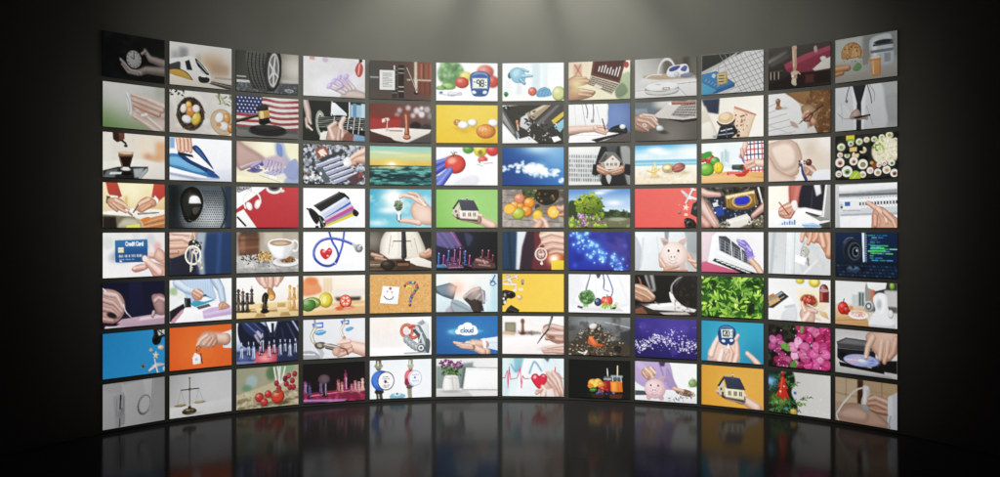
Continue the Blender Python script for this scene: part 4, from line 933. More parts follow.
def star(x, y, r, c, rot=0):
    q = []
    for k in range(10):
        t = math.radians(rot + k * 36 - 90); q += [x + (r if k % 2 == 0 else r * .42) * math.cos(t), y + (r if k % 2 == 0 else r * .42) * math.sin(t)]
    P(q, c, 1.3)


@pic('coral red screen with a toy plane, starfish and camera down its right edge')
def _():
    bg('ea5f58'); q4('e8605c', 'ee6a60', 'e85a54', 'ea6058'); plane(88, 12, 1.0, 118, 'e6e2e4'); star(83, 30, 6, 'e6cdc0', 10); E(73, 38, 2.6, 2.6, '7d5a58'); E(72, 37, 1.6, 1.2, 'b58a84'); E(83, 41, 3, 2, 'ecc8a0'); E(72, 26, 1, 1, 'd8a090'); P([94, 24, 101, 20, 101, 46, 90, 40], '3a3838', 1.3); P([95, 30, 101, 27, 101, 32, 96, 34], '6a6664'); S([80, 50, 86, 46, 96, 50, 100, 58, 96, 64, 84, 64], '2c2828'); B(89, 56, 6.5, '3c3836'); E(89, 56, 3.4, 3.4, '141212'); E(82, 50, 2, 1.6, '5a5452'); G(80, 60, 6, 'b03f3c', .4)


@pic('screen with hands gripping a circuit board with a gold edged blue chip')
def _():
    q4('55504a', '2e2a28', '7d7468', '6a6050'); N(6, '1d1b1a', .5, .7, 81, .6); N(5, 'a59c8a', .6, .75, 82, .5); P([12, 16, 88, 6, 98, 44, 30, 56], '2d3340', 1.5); K(60, 18, 18, 92, 50, ['5a6578', '8d97a8', '1c2028', 'c3c8cf', '3f5a90'], .7, 1.7, 83); P([22, 32, 34, 30, 38, 42, 26, 44], '2f4a9a', 1.5); P([18, 24, 26, 22, 28, 28, 20, 30], 'c9ccd2'); P([38, 12, 86, 4, 92, 26, 76, 34, 52, 34, 40, 30], '7f6030', 1.5); P([40, 13, 85, 6, 86, 10, 41, 18], 'ead8b0')
    for k in range(11):
        L([42 + k * 4.2, 13 - k * .6, 43 + k * 4.4, 30 - k * .5], 1, 'c9a058', a=.8)
    P([48, 16, 82, 10, 86, 24, 74, 30, 54, 30, 50, 28], '8a6a3c', 1.5); P([54, 17, 76, 13, 79, 22, 72, 26, 58, 27, 55, 24], '3038b4', 1.3); O(66, 21, 15, 9, 1.6, 'd8b878', -8, a=.7); P([40, 50, 74, 40, 84, 52, 60, 62, 44, 62], 'd5d0c4', 1.5); L([44, 54, 78, 45], 1.2, 'f2efe8'); K(24, 74, 44, 100, 60, ['8d8672', 'c2baa4', '4c4638'], 1, 2, 84); K(20, 28, 52, 46, 60, ['6a6a58', '3a3830', '9a9480'], 1, 2, 85); L([92, 2, 98, 24], 3, 'cfcfca', 2); L([90, 12, 96, 30], 2, '1f1d1c')
    SK([-6, 4, 10, 10, 30, 12], 13, 5, 'd5a596'); SK([-6, 24, 6, 34, 24, 58], 22, 10, 'd8aa9c'); SK([-4, 46, 10, 58], 16, 12, 'c98f80'); LS([6, 24, 14, 40, 26, 58], 1.2, 'a86f62', a=.7); SK([104, 28, 94, 36, 84, 44], 11, 6, 'd09a8a')


@pic('screen with a hand marking printed charts beside a silver laptop')
def _():
    q4('f0d8c0', 'c9c2ba', 'efeae4', 'd3cec8'); G(10, 10, 30, 'fdf4dc', .9); G(34, 34, 10, 'f4c890', .8, 5); S([36, -4, 60, -4, 58, 20, 46, 34, 36, 34, 34, 18], 'b5655c', 3); S([58, -4, 92, -4, 88, 36, 66, 36, 50, 34], '2c2b36', 3); P([74, 0, 84, -2, 86, 12, 78, 16], 'd5d2d4', 2); L([48, 4, 42, 26], 5, 'd0857a', b=4, a=.5); L([72, 6, 70, 34], 1.4, '4c4a58'); F(.8); P([0, 36, 60, 32, 100, 40, 100, 62, 0, 62], 'eeedec', 3); P([92, -2, 102, -2, 102, 52, 86, 48], '9b9a98', 1.3); P([93, -2, 95, -2, 90, 46, 87, 47], 'e0e0de'); P([60, 38, 88, 46, 100, 50, 84, 52, 64, 42], '8d8c8a', 1.4); P([62, 38, 86, 44, 78, 46, 60, 40], '4a4a4c'); P([82, 56, 100, 52, 100, 62, 86, 62], '4c4a44', 2)
    P([18, 50, 46, 48, 46, 56, 16, 58], 'd8e2ee', 1.5)
    for x, h in ((22, 3), (26, 5), (30, 4), (34, 6), (38, 5), (42, 7)):
        R(x, 57 - h, 2.4, h, '5a80b4')
    P([54, 56, 74, 54, 88, 60, 60, 62], '9ab8dc', 1.5); L([56, 58, 84, 59], 1, '5f86bc'); S([17, 34, 24, 28, 36, 24, 44, 32, 40, 44, 28, 48, 18, 44], 'd39a84', 1.5); SK([40, 28, 28, 32, 19, 36], 6, 4, 'dea892'); SK([40, 34, 30, 42, 20, 41], 6, 4, 'c98e78'); SK([42, 36, 36, 46, 28, 46], 6, 4, 'b97c66'); L([18, 24, 32, 40], 2, 'b5542c'); L([31, 39, 33, 41], 1, '3a2a22'); S([38, 24, 46, 22, 48, 34, 42, 36], 'eae2de', 2)


@pic('screen with a finger pressing a switch in a grey breaker panel')
def _():
    grad('a7a9ab', 'c9cbcd', 'bdc0c4', 'e3e5e8', 'dfe1e6'); P([0, 2, 100, 0, 100, 8, 4, 10], 'dfe0e1', 1.5); P([0, 0, 6, 0, 8, 62, 0, 62], 'b3b5b8', 3); P([6, 13, 100, 9, 100, 18, 6, 19], '8b8f92', 1.5); P([6, 19, 100, 17, 100, 44, 6, 42], 'c3c7ca', 1.5); P([6, 14, 100, 14, 100, 16, 6, 16], '5a6064'); P([6, 22, 100, 20, 100, 24, 6, 24], 'e6e8ea'); R(12, 24, 30, 13, 'd6d9dc', 1.2); R(16, 25, 9, 6, '3f66a8'); R(8, 28, 5, 6, 'a9adb0'); R(12, 36, 30, 2, 'a0a5a9'); R(9, 31, 3, 3, '3c4044')
    for k in range(13):
        x = 40 + k * 4.8; R(x, 24 - k * .15, 3.2, 10, 'e4e6e8', 1); R(x + .4, 26 - k * .15, 2.4, 4.4, '2f3336', 1); R(x + .2, 20 - k * .2, 1.4, 1.4, '7c8286', .8)
    P([8, 42, 100, 40, 100, 43, 8, 45], '9da2a8', 1.5); S([30, 48, 62, 46, 66, 62, 26, 62], 'f2f3f5', 6); SK([54, 27, 66, 34, 76, 46], 6, 9, 'cf9c86'); S([62, 38, 74, 32, 88, 40, 104, 52, 104, 66, 64, 66, 60, 52], 'cf9b84', 1.4); SK([70, 36, 82, 46, 84, 54], 8, 6, 'd8a890'); SK([66, 46, 66, 58], 8, 7, 'c28c76'); SK([80, 40, 94, 52, 98, 62], 8, 6, 'c8937c'); LS([70, 42, 74, 52, 72, 60], 1.2, '9a6a58', a=.8)


# ---- fifth row
@pic('screen with a hand showing a blue credit card')
def _():
    q4('d9d9d6', 'd5d3d3', 'e6e3e3', 'dcd8d8')
    for x, y, r, c in ((8, 14, 9, 'b9c4bd'), (30, 6, 8, 'cfd4d0'), (88, 20, 7, 'd88a8a'), (94, 34, 6, 'dba3a0'), (76, 10, 8, 'b5b5b8'), (52, 5, 6, 'c0c8c6'), (70, 24, 6, 'c5b5b5'), (12, 34, 6, 'cfc6c6')):
        E(x, y, r, r, c, 0, 6, .7)
    F(1.5); S([46, 49, 56, 44, 70, 44, 72, 50, 54, 55, 47, 53], 'd29a8c', 1.3); SK([66, 48, 50, 50], 8, 6, 'd8a294', nail=True); P([20, 10.5, 70, 9.5, 71, 11, 72, 40, 70, 41, 21, 40.5, 19.5, 39, 19, 12], '2a5a8c', 1.2); P([20, 11, 70, 10, 71, 20, 20, 30], '34699c', 6); E(36, 30, 22, 10, '22507f', -10, 10, .5)
    R(24, 20, 8.5, 7, 'e2d9a0', 1.2); L([24, 23.5, 32, 23.5], .8, 'a89c60'); T('Credit Card', 36, 12.5, 5.2, 'e9f0f6', 1.15, .66)
    rs = random.Random(12)
    for k in range(18):
        L([24 + k * 2.2, 31 - k * .04, 24 + k * 2.2, 33], 1.2, rs.choice(['a9b5c6', 'c8b48a', 'dcdfe4', '5d7fa4']))
    for k in range(13):
        R(24 + k * 2, 36, 1.3, 1.1, '9db5cc' if k % 5 else '2a5a8c', .8)
    E(28, 39, 2, 1, 'dbe6ee'); S([64, 36, 70, 34, 78, 40, 92, 44, 104, 50, 104, 66, 84, 64, 76, 54], 'dba597', 1.3); SK([92, 56, 76, 44, 67, 37], 12, 8, 'e3b2a4'); SK([104, 34, 88, 32, 76, 33], 12, 7, 'd8a395'); S([88, 22, 100, 28, 104, 46, 90, 42, 82, 34], 'e0aea0', 2); E(67, 36, 4, 4, 'f0cfc5', 0, 2); LS([80, 36, 90, 40, 100, 38], 1.2, 'b07a6e', a=.7)


@pic('screen with a hand dangling a ring of keys before a navy suit')
def _():
    q4('c9b9ae', '2f4364', '2c3a56', '26354f'); P([56, 0, 102, 0, 102, 62, 50, 62], '293f62', 6); P([78, 0, 84, 0, 80, 62, 74, 62], '35507a', 8); P([44, 0, 58, 0, 54, 30, 56, 62, 48, 62, 42, 30], '8d98a4', 5); P([0, 28, 42, 24, 42, 62, 0, 62], '2c2d3c', 5); F(1.2); S([-4, -4, 40, -4, 44, 4, 30, 16, 30, 24, 20, 32, -4, 34], 'd5a692', 1.5); SK([-4, 8, 20, 8, 33, 14], 10, 6, 'dbaf9c'); SK([-4, 20, 16, 20, 28, 20], 9, 6, 'cf9c88'); SK([-4, 28, 12, 28], 8, 6, 'c08b77'); SK([6, 0, 34, 3], 8, 6, 'e0b6a4')
    LS([34, 2, 32, 8, 36, 14, 40, 8, 38, 2], 1.3, 'cfcabb'); S([30, 14, 38, 11, 48, 16, 50, 26, 42, 24, 32, 26], '3a3632', 1.5); K(24, 30, 12, 50, 28, ['d8d3c4', '8f8a7c', '2e2b28', 'f0ece0'], .8, 1.6, 91); O(37, 33, 12, 13, 2.6, 'd5d0bd'); O(36.5, 32.5, 12, 13, 1, 'f4f0e2'); E(37, 33, 9.5, 10, '34405a', 0, 2); O(36, 26, 4, 3.4, 1.8, 'b5b0a2'); L([36, 28, 34, 44], 3.4, 'a8a396', 2.6); O(41, 28, 3.4, 3, 1.6, 'dcd8c8'); L([41, 30, 43, 44], 2.6, 'cfcab8', 2); L([33, 26, 30, 40], 2.2, '7d7a72', 2); L([34, 44, 33, 56], 3.4, 'c9c4b2', 2); R(33, 50, 3.4, 1.4, 'b5b0a0'); R(33, 53, 3, 1.2, 'b5b0a0'); L([44, 44, 50, 55], 3, '9a958a', 2); R(48, 52, 3, 1.2, 'c9c4b4'); L([48, 40, 52, 52], 2, 'd2cdbd'); E(52, 47, 2.4, 3, '8d897f')


@pic('screen with a white cup of coffee among spilled roasted beans')
def _():
    q4('8a7d70', 'a89c8c', 'a8a6a2', 'b5b3ae'); P([2, 4, 36, 2, 36, 34, 4, 36], '6b4a3a', 3); P([6, 4, 14, 4, 14, 30, 6, 30], '8a6450', 2); L([3, 12, 36, 11], 1.6, '4a3226'); L([3, 24, 36, 22], 1.6, '9c7258'); R(6, -2, 28, 8, '55443a', 3); R(44, 0, 30, 20, 'b5aa96', 6); F(1.4); P([0, 36, 50, 32, 100, 34, 100, 62, 0, 62], 'a6a5a2', 3); N(6, 'c9c8c5', .5, .7, 95, .7, (PY > 36) * 1.); N(5, '6f6d6a', .55, .75, 96, .6, (PY > 38) * 1.); P([0, 54, 100, 56, 100, 62, 0, 62], '8a8886', 3, .6); K(40, 8, 32, 38, 42, ['3a2a20', '55402f', '6d523c', '2a1e17'], 1, 1.7, 97, 1, .7); E(46, 36, 11, 7, 'b08a58', 0, 3); K(50, 34, 30, 58, 44, ['c9a46c', '8f6a3c', 'e0c08a', '6f4e2c'], 1, 1.8, 98, 1, .7); K(18, 8, 40, 64, 54, ['3a2a20', '2a1e17', '5c4632'], .8, 1.5, 99, 1, .7); E(80, 47, 22, 7.5, '8a8a88', 0, 2); E(80, 45.5, 22, 7, 'd9d9d8'); E(80, 44, 17, 5, 'bcbcba'); E(82, 42, 12, 5, '7d5a3c', 0, 3); K(24, 72, 38, 94, 46, ['4a3424', '8a6440', 'b08858', '2e2018'], 1, 1.7, 100, 1, .7)
    O(94, 21, 6, 8, 2.6, 'd9dad9'); S([51, 16, 92, 16, 88, 32, 80, 40, 64, 40, 55, 32], 'c9cac9', 1.3); S([52, 17, 76, 18, 74, 39, 64, 39, 56, 31], 'efefee', 4); E(71, 16, 20.5, 6, 'f3f3f2'); E(71, 16.5, 18.5, 4.8, '9c7f68'); E(70, 17, 12, 2.6, 'c0a58c', 0, 2)


@pic('white screen with a blue stethoscope curled round a red heart')
def _():
    bg('f3f3f6'); G(40, 56, 50, 'e4e5ec', .8, 8); c = '4458b8'
    LS([41, -2, 46, 14, 54, 28, 56, 40, 52, 50], 3.2, '3a4cae', b=1.2); LS([66, -2, 63, 20, 58, 36, 54, 46], 3.2, c, b=1.2); LS([83, 21, 66, 14, 46, 10, 28, 14, 18, 26, 18, 40, 28, 50, 40, 53, 50, 49, 57, 38], 4, '3548a4', b=1.2); LS([82, 20, 66, 13, 46, 9, 28, 13, 18, 25, 17, 40], 1.4, '7484d4'); L([81, 20, 84, 24], 5, 'b5b8bf'); B(90, 26, 6.5, '9da1a8', 6.5); O(90, 26, 4, 4, 1.2, '55595f'); E(92, 22, 2, 1.4, 'e3e5e8'); L([50, 50, 54, 44], 2.4, '2c3a8c'); L([50, 48, 54, 51], 1.6, 'c9c9b0')
    P(spl([36, 43, 28, 36, 27, 29, 31, 26, 36, 29, 41, 24.5, 46, 28, 45, 35]), 'c8303a'); E(33, 30, 2.6, 2, 'f0a0a0', -20, 2); E(39, 37, 1.6, 1.2, 'e9c9c4', 0, 1); E(42, 29, 2, 1.4, 'e88088', 0, 2)


@pic('screen with a person in white shirt and tie behind a crossbar scale and books')
def _():
    q4('4a453f', '2c2b28', '3c342e', '46403a'); G(4, 14, 18, '8d867c', .8); F(1); S([16, 30, 20, 8, 34, -4, 72, -4, 84, 12, 92, 36, 84, 46, 22, 46], 'd9cfbf', 2); S([24, 20, 34, 0, 46, 0, 46, 40, 26, 40], 'e9e1d3', 6); L([34, 6, 30, 36], 1.4, 'b0a593'); L([72, 10, 78, 34], 1.4, 'b5aa98'); P([51, -2, 58, -2, 60, 40, 55, 46, 51, 40], '34343c'); L([52, 4, 54, 40], 1, '55555e'); L([38, 15, 66, 15], 1.5, '3a3530'); L([38, 15, 36, 24], .8, '8a7c68', a=.7); L([66, 15, 68, 24], .8, '8a7c68', a=.7); P([0, 44, 100, 42, 100, 62, 0, 62], '4f4136', 3); P([54, 44, 80, 40, 100, 48, 100, 58, 76, 54], 'dcd5ca', 1.5); SK([100, 34, 90, 38, 84, 38], 12, 8, 'c08a70'); SK([96, 30, 90, 34], 6, 4, 'd3a088')
    S([0, 30, 12, 32, 26, 40, 30, 46, 14, 50, 0, 48], '55463c', 2); SK([4, 36, 20, 40], 6, 5, 'b08a72'); SK([10, 42, 26, 45], 6, 4, '9a745c'); P([0, 46, 22, 46, 26, 61, 0, 61], '6b5848', 1.5); L([0, 52, 24, 52], 1.4, 'a8937c'); L([0, 57, 24, 57], 1.4, '2f261f'); B(29, 53, 12, '33291f', 8, hi=.3); R(43, 48, 22, 12, '4a3226', 1.2); R(45, 50, 18, 4, '7d5a44', 1.2); R(43, 46, 22, 3, '2c1f18', 1.2); L([52, 40, 56, 46], 3, '3c2f26')


@pic('dark violet screen with glowing pink and blue chess pieces and a hand')
def _():
    q4('34375c', '0b0d16', '15132a', '0e0c16'); P([0, 0, 28, 0, 42, 24, 24, 28, 0, 22], '5d5a86', 3)
    for k in range(6):
        L([-2 + k * 6, 0, 20 + k * 5, 28], 1, ['9a608c', '46446c', '7d7098', '8c4676', '6a6494', 'a8507c'][k], a=.8)
    S([46, 2, 56, 4, 60, 12, 52, 24, 48, 14], '3a4058', 4); F(.8); L([24, 0, 42, 28], 1.2, 'd05a8a', a=.8); S([14, 48, 22, 41, 34, 42, 40, 52, 36, 58, 18, 58], '6d4658', 2); S([58, 52, 68, 42, 82, 40, 94, 48, 94, 60, 62, 60], '5c4242', 2); SK([66, 46, 84, 50], 6, 5, '8a625c'); SK([74, 42, 80, 52], 5, 4, '9c7068'); SK([70, 54, 88, 56], 5, 4, '6d4a48')
    for x, y, h, c, rim in ((5, 56, 24, '1c2250', '5a90e8'), (13, 54, 18, '2a1c48', 'c05aa0'), (21, 50, 22, '1f1c44', '6a7ae0'), (31, 52, 26, '241a40', 'd8589c'), (40, 56, 34, '15142c', 'e070a8'), (48, 54, 26, '1b1a38', '5a78d8'), (55, 56, 20, '241834', 'c84c88'), (76, 44, 16, '2c1420', 'a83a5c'), (86, 46, 18, '241018', 'b84464'), (93, 50, 14, '1c0e14', '8c304c')):
        chess_man(x, y, h, c, 6, int(x) % 2); L([x - 2, y - 3, x - 1, y - h * .75], 1, rim, a=.9); E(x - .6, y - h * .87, 1, 1.3, mixc(rim, 'ffffff', .3)); L([x - 3, y - 1, x + 2, y - 1], 1, rim, a=.8)
    P([0, 53, 14, 52, 18, 58, 0, 59], '5a98b8', 3, .7); P([0, 58, 100, 59, 100, 62, 0, 62], '0e0c14', 2, .9); L([20, 58, 44, 57], 1.2, '9a78a8'); K(14, 4, 30, 58, 56, ['e080b0', '6ab0f0'], .5, .8, 111, .8)


@pic('screen with a hand offering a house shaped key pendant in front of a suit')
def _():
    q4('203a50', '6b2a34', '1c2a3a', '8a3428'); P([22, -2, 40, -2, 32, 24, 28, 61, 20, 61], 'c9cfd6', 2.5); P([0, 0, 24, 0, 22, 61, 0, 61], '24415a', 4); L([10, 0, 14, 61], 3, '1a2e42', b=4); P([40, -2, 62, -2, 60, 62, 28, 62, 33, 26], '3a2834', 3); S([54, -2, 76, 20, 84, 62, 50, 62, 52, 30], '6a2f38', 6); F(.8); G(86, 40, 14, 'ff8a4a', .9); G(84, 44, 7, 'fff4e0', 1); P([80, 46, 101, 46, 101, 62, 80, 62], 'ecc038', 2)
    S([60, 4, 74, -4, 104, -4, 104, 36, 90, 34, 72, 28], 'dba693', 1.5); SK([100, 6, 80, 2, 64, 8], 9, 6, 'e6b8a6'); SK([102, 16, 82, 14, 66, 18], 9, 6, 'e0ae9c'); SK([102, 26, 84, 24, 70, 28], 9, 6, 'd8a08e'); SK([102, 34, 88, 32, 78, 35], 7, 5, 'cf9482'); LS([68, 20, 62, 22, 56, 28, 56, 38], 1.6, 'b07a5c'); O(63, 36, 9, 9.5, 2.4, 'd9c8bc'); E(63, 36, 6.5, 7, '9a6f68'); N(3, 'e0d0c8', .45, .6, 115, .9, edge(dE(63, 36, 5.5, 6), 1.5)); L([64, 45, 64, 51], 2.4, 'c9b2a4'); E(64, 51, 2.4, 2.4, 'dcc8bc'); O(65, 24, 5, 5, 1.2, 'c9a08a')


@pic('blue screen with a diagonal trail of glowing light specks')
def _():
    q4('2a3a9a', '4a4688', '20248a', '3c2f7c'); G(40, 34, 34, '2f50c0', .8, 24); G(80, 20, 18, '55468f', .6); G(10, 50, 24, '1f3aa0', .6); N(14, '1f2878', .5, .75, 120, .5); rs = random.Random(21)
    for k in range(74):
        t = rs.random(); x = 8 + 84 * t + rs.gauss(0, 5); y = 2 + 58 * t ** .85 + rs.gauss(0, 7 - 2 * t)
        r = rs.uniform(.8, 2.6); G(x, y, r * 2.2, '4a8ae8', .5); E(x, y, r * .8, r * .8, rs.choice(['a8dcf8', 'd8f0ff', '8cc4f4', 'ffffff']), 0, 1.6, rs.uniform(.5, 1))
    for x, y in ((38, 18), (46, 22), (36, 40), (55, 42), (30, 2), (16, 8), (72, 40)):
        E(x, y, 2.8, 2.8, 'b0e4fc', 0, 2, .8); G(x, y, 5, '7cc0f4', .5)
    for x, y in ((78, 46), (84, 52), (10, 54), (92, 22), (18, 32)):
        G(x, y, 4, '5a6ad8', .5)


def pig(x, y, s, c):
    """piggy bank facing the viewer"""
    p = lambda *q: [x + q[i] * s if i % 2 == 0 else y + q[i] * s for i in range(len(q))]
    P(spl(p(-13, -10, -20, -24, -8, -20)), mul(c, .82)); P(spl(p(12, -12, 19, -24, 6, -19)), mul(c, .82)); P(spl(p(-12, -11, -17, -20, -9, -17)), mul(c, .68), 2); B(x, y, 20 * s, c, 18 * s, hi=.4, sh=.78); E(x - 12 * s, y + 16 * s, 5 * s, 5 * s, mul(c, .86)); E(x + 12 * s, y + 16 * s, 5 * s, 5 * s, mul(c, .82)); E(x - 2 * s, y + 3 * s, 6.5 * s, 5.5 * s, mul(c, .82)); E(x - 2 * s, y + 2.4 * s, 5.8 * s, 4.8 * s, mixc(c, 'ffffff', .25), 0, 1.5)
    for k in (-4.2, .4):
        E(x + k * s, y + 2.6 * s, 1 * s, 1.6 * s, mul(c, .55))
    for k in (-8, 6):
        E(x + k * s, y - 6 * s, 1.5 * s, 1.8 * s, '2c2426')
    LS(p(-7, 10, -2, 12, 4, 10), 1.1, mul(c, .7))


@pic('screen with a cream piggy bank hugged against a white shirt')
def _():
    q4('dcdad8', '7d8084', 'dedddd', 'b5b4b4'); P([0, -2, 50, -2, 46, 62, 0, 62], 'dde3e8', 3); P([44, -2, 84, -2, 84, 62, 44, 62], 'd5dadd', 3); P([48, -2, 56, -2, 54, 14, 49, 12], '8d9296', 3); P([80, -2, 102, -2, 102, 34, 88, 30], '9a9fa2', 4); S([-2, 8, 8, 20, 12, 40, 6, 62, -4, 62], 'b5bbc2', 5); L([14, 10, 10, 50], 3, 'c3cad0', b=3); L([36, 8, 42, 56], 1.6, 'c5ccd2', b=2); F(.6); SK([100, 52, 92, 44, 88, 36], 10, 6, 'cf9f8a'); SK([44, 52, 42, 36], 8, 6, 'd0a28e'); pig(64, 36, 1.12, 'eccfc4'); SK([42, 44, 50, 56], 7, 6, 'd8ab97'); SK([98, 46, 88, 44], 6, 5, 'd6a792'); SK([50, 58, 70, 54], 6, 4, 'bd8e7a'); P([46, 58, 86, 58, 86, 62, 46, 62], 'b98a72', 2)


@pic('screen with a purple gloved hand cleaning a white wall air conditioner')
def _():
    q4('e6dce0', 'ecebee', 'c0506c', 'e9e6ea'); P([0, 44, 20, 46, 70, 62, 0, 62], 'c05a76', 3); P([0, 0, 24, 0, 12, 44, 0, 46], 'd9bfc8', 4); P([18, 6, 26, 0, 36, 0, 96, 50, 92, 62, 70, 62, 10, 46], 'dfe1e3', 1.5); P([18, 6, 26, 0, 22, 38, 12, 46], 'f2f3f4', 2); P([28, 6, 40, 6, 80, 36, 82, 50, 30, 28], '4a4e54', 1.4)
    for k in range(7):
        L([31 + k * 7.5, 10 + k * 4.6, 31 + k * 7.4, 27 + k * 3.3], .9, 'a9aeb4')
    for k in range(5):
        L([29, 9 + k * 4.5, 80, 38 + k * 3], .8, '8a9096')
    L([48, 10, 50, 36], 1.6, 'cfd3d6'); L([64, 22, 66, 42], 1.6, 'cfd3d6'); P([26, 30, 84, 53, 84, 55, 26, 33], 'eef0f1'); P([22, 40, 76, 58, 92, 62, 66, 62, 18, 44], '2b2d30', 1.4)
    for k in range(7):
        L([25 + k * 8, 43 + k * 2.8, 31 + k * 8, 44 + k * 2.9], 2, 'c9cccf')
    P([36, 0, 60, -2, 74, 12, 60, 16], 'e3e4e7', 3); S([64, 14, 70, 12, 78, 20, 84, 32, 84, 40, 76, 42, 72, 32], '8478c8', 1.4); SK([60, 13, 70, 18], 5, 5, '8f84d4'); SK([62, 18, 72, 24], 5, 5, '7a6cc0'); SK([80, 28, 74, 22], 6, 4, '9c92de'); SK([80, 42, 90, 52, 98, 64], 9, 10, 'd3a284'); L([76, 41, 86, 36], 2.4, 'a59ce0')


@pic('screen with fingers holding keys with a blank white tag before a pale coat')
def _():
    q4('bfc3c6', 'c4c3c2', 'cacdd0', 'c3c6c8'); P([30, 0, 54, 0, 54, 62, 28, 62], 'd5d9da', 3); L([10, 0, 4, 62], 5, 'a8adb0', b=5); L([44, 0, 42, 62], 1.2, 'a7adb0'); L([30, 0, 27, 62], 1, 'b0b5b8'); L([36, 4, 35, 60], .8, 'e9ecec'); S([56, 30, 100, 24, 100, 62, 60, 62], 'c9cbcc', 6); L([58, 60, 80, 40], 3, 'dbdddd', b=3); N(12, 'aeb3b6', .55, .8, 130, .4)
    S([58, -4, 104, -4, 104, 32, 92, 30, 82, 16, 70, 14], 'cf9478', 1.4); SK([60, -4, 56, 6, 55, 12], 8, 6, 'd8a084'); SK([70, -2, 68, 10, 65, 16], 8, 6, 'd59a7e'); SK([80, -2, 78, 8, 74, 13], 8, 6, 'cf9276'); SK([96, 2, 100, 18, 98, 32], 14, 12, 'c4886c'); SK([86, 4, 90, 20], 9, 8, 'd69e82'); LS([60, 14, 56, 22, 58, 28], 1, '8d9294'); O(60, 27, 6.5, 5.5, 1.2, '9a9d9a', 30); O(58, 31, 5, 5, 1.1, '7d8280'); L([60, 28, 67, 40], 2, 'a5a59c'); L([64, 38, 66, 47], 2.6, '7a7d7c', 2); S([60, 22, 66, 24, 66, 32, 60, 34], 'b0aca0', 1.5); P([45, 32, 62, 37, 59, 48, 43, 42], 'f6f7f7'); L([62, 44, 66, 48], 1.8, '8f9390')


@pic('dark blue screen with a webcam in front of lines of green code')
def _():
    q4('173050', '142c48', '0c1a2c', '10233a'); P([50, 0, 100, 0, 100, 40, 50, 42], '122a48', 3); P([44, 0, 48, 0, 49, 40, 46, 41], 'c3d0da', 1.3); L([50, 0, 51, 40], 1.2, '5d7690'); rs = random.Random(14)
    for k in range(12):
        y = 3 + k * 3.1; R(50.5, y, 1.4, 1.2, '7da0c0', .8)
        x = 54 + rs.choice([0, 3, 6])
        for j in range(rs.choice([1, 2, 3])):
            w = rs.uniform(5, 14); R(x, y, w, 1.4, ['3fae64', '4ab478', '3a9a58', '4a84d8', '5ac46c', '8cd0a0'][rs.randrange(6)] if 4 < k < 10 else ['2f6fa8', '3f8a78', '2c5a90', '4a9ad0'][rs.randrange(4)], .9, .9); x += w + 2
    for y, w in ((17, 28), (20, 22), (24, 24), (27, 18)):
        R(58, y, w, 1.8, ['4cc46a', '3fa85c'][int(y) % 2], .9)
    P([0, 42, 100, 40, 100, 62, 0, 62], '101e30', 2)
    for j in range(4):
        for k in range(15):
            R(2 + k * 6.6 + j * 1.5, 45 + j * 4.4, 4.8, 2.6, '1c3048' if (k + j) % 3 else '29425e', .9)
    E(32, 50, 20, 4, '0a121c', 0, 3, .8); E(30, 51, 12, 4, '2a3d52'); E(30, 49, 9, 2.6, '4a6078', 0, 2); B(28, 24, 17, '2c3542', 18, hi=.2); E(29, 25, 14, 15, '1b222c'); E(32, 26, 11.5, 13, '3c4654'); E(33, 26, 9, 10.5, '11161d'); E(34, 27, 6, 7.5, '4f5a68'); E(34, 27, 4, 5, '0d1117'); E(36, 25, 1.4, 1.8, '9db0c4'); LS([14, 14, 20, 8, 30, 7], 1.4, '6a7888', a=.7); L([26, 42, 30, 48], 5, '1d2733')


# ---- sixth row
@pic('dark screen with a hand signing with a thin pen on pinkish paper')
def _():
    q4('181b34', '1a1d36', '2c2435', '1e2038'); P([30, 50, 100, 45, 100, 62, 10, 62], 'b093a4', 2); P([60, 50, 100, 48, 100, 52, 56, 54], 'd5bcc8', 3); P([0, 52, 26, 56, 14, 62, 0, 62], '1c1a2c', 2); P([4, 58, 34, 60, 36, 62, 2, 62], 'c9b0bc', 1.5); P([40, 0, 62, 0, 66, 44, 44, 46], '20233f', 6); S([78, 22, 86, 18, 100, 22, 102, 46, 90, 48, 84, 40], 'a88282', 2); SK([84, 28, 90, 24, 100, 28], 6, 6, 'bd9593'); SK([82, 44, 80, 49], 6, 5, 'b08888')
    S([-4, 12, 10, 8, 26, 14, 34, 26, 34, 40, 24, 52, 10, 54, -4, 46], 'ba938c', 1.5); SK([4, 14, 22, 18, 32, 34], 8, 5, 'c9a49c'); SK([0, 22, 18, 28, 30, 40], 8, 5, 'b98f88'); SK([0, 34, 14, 38, 24, 46], 8, 5, 'ad827c'); E(14, 44, 8, 4, '2c2228', 20, 3); SK([-2, 48, 16, 52], 9, 6, 'a87c78'); L([0, 7, 10, 16], 1.4, 'cfc4c6'); LS([32, 30, 36, 40, 42, 46], 1.4, 'd5ccd0'); L([40, 44, 46, 50], 1.6, '9a8f98'); L([-1, 6, 4, 10], 1.6, 'dad0d2')


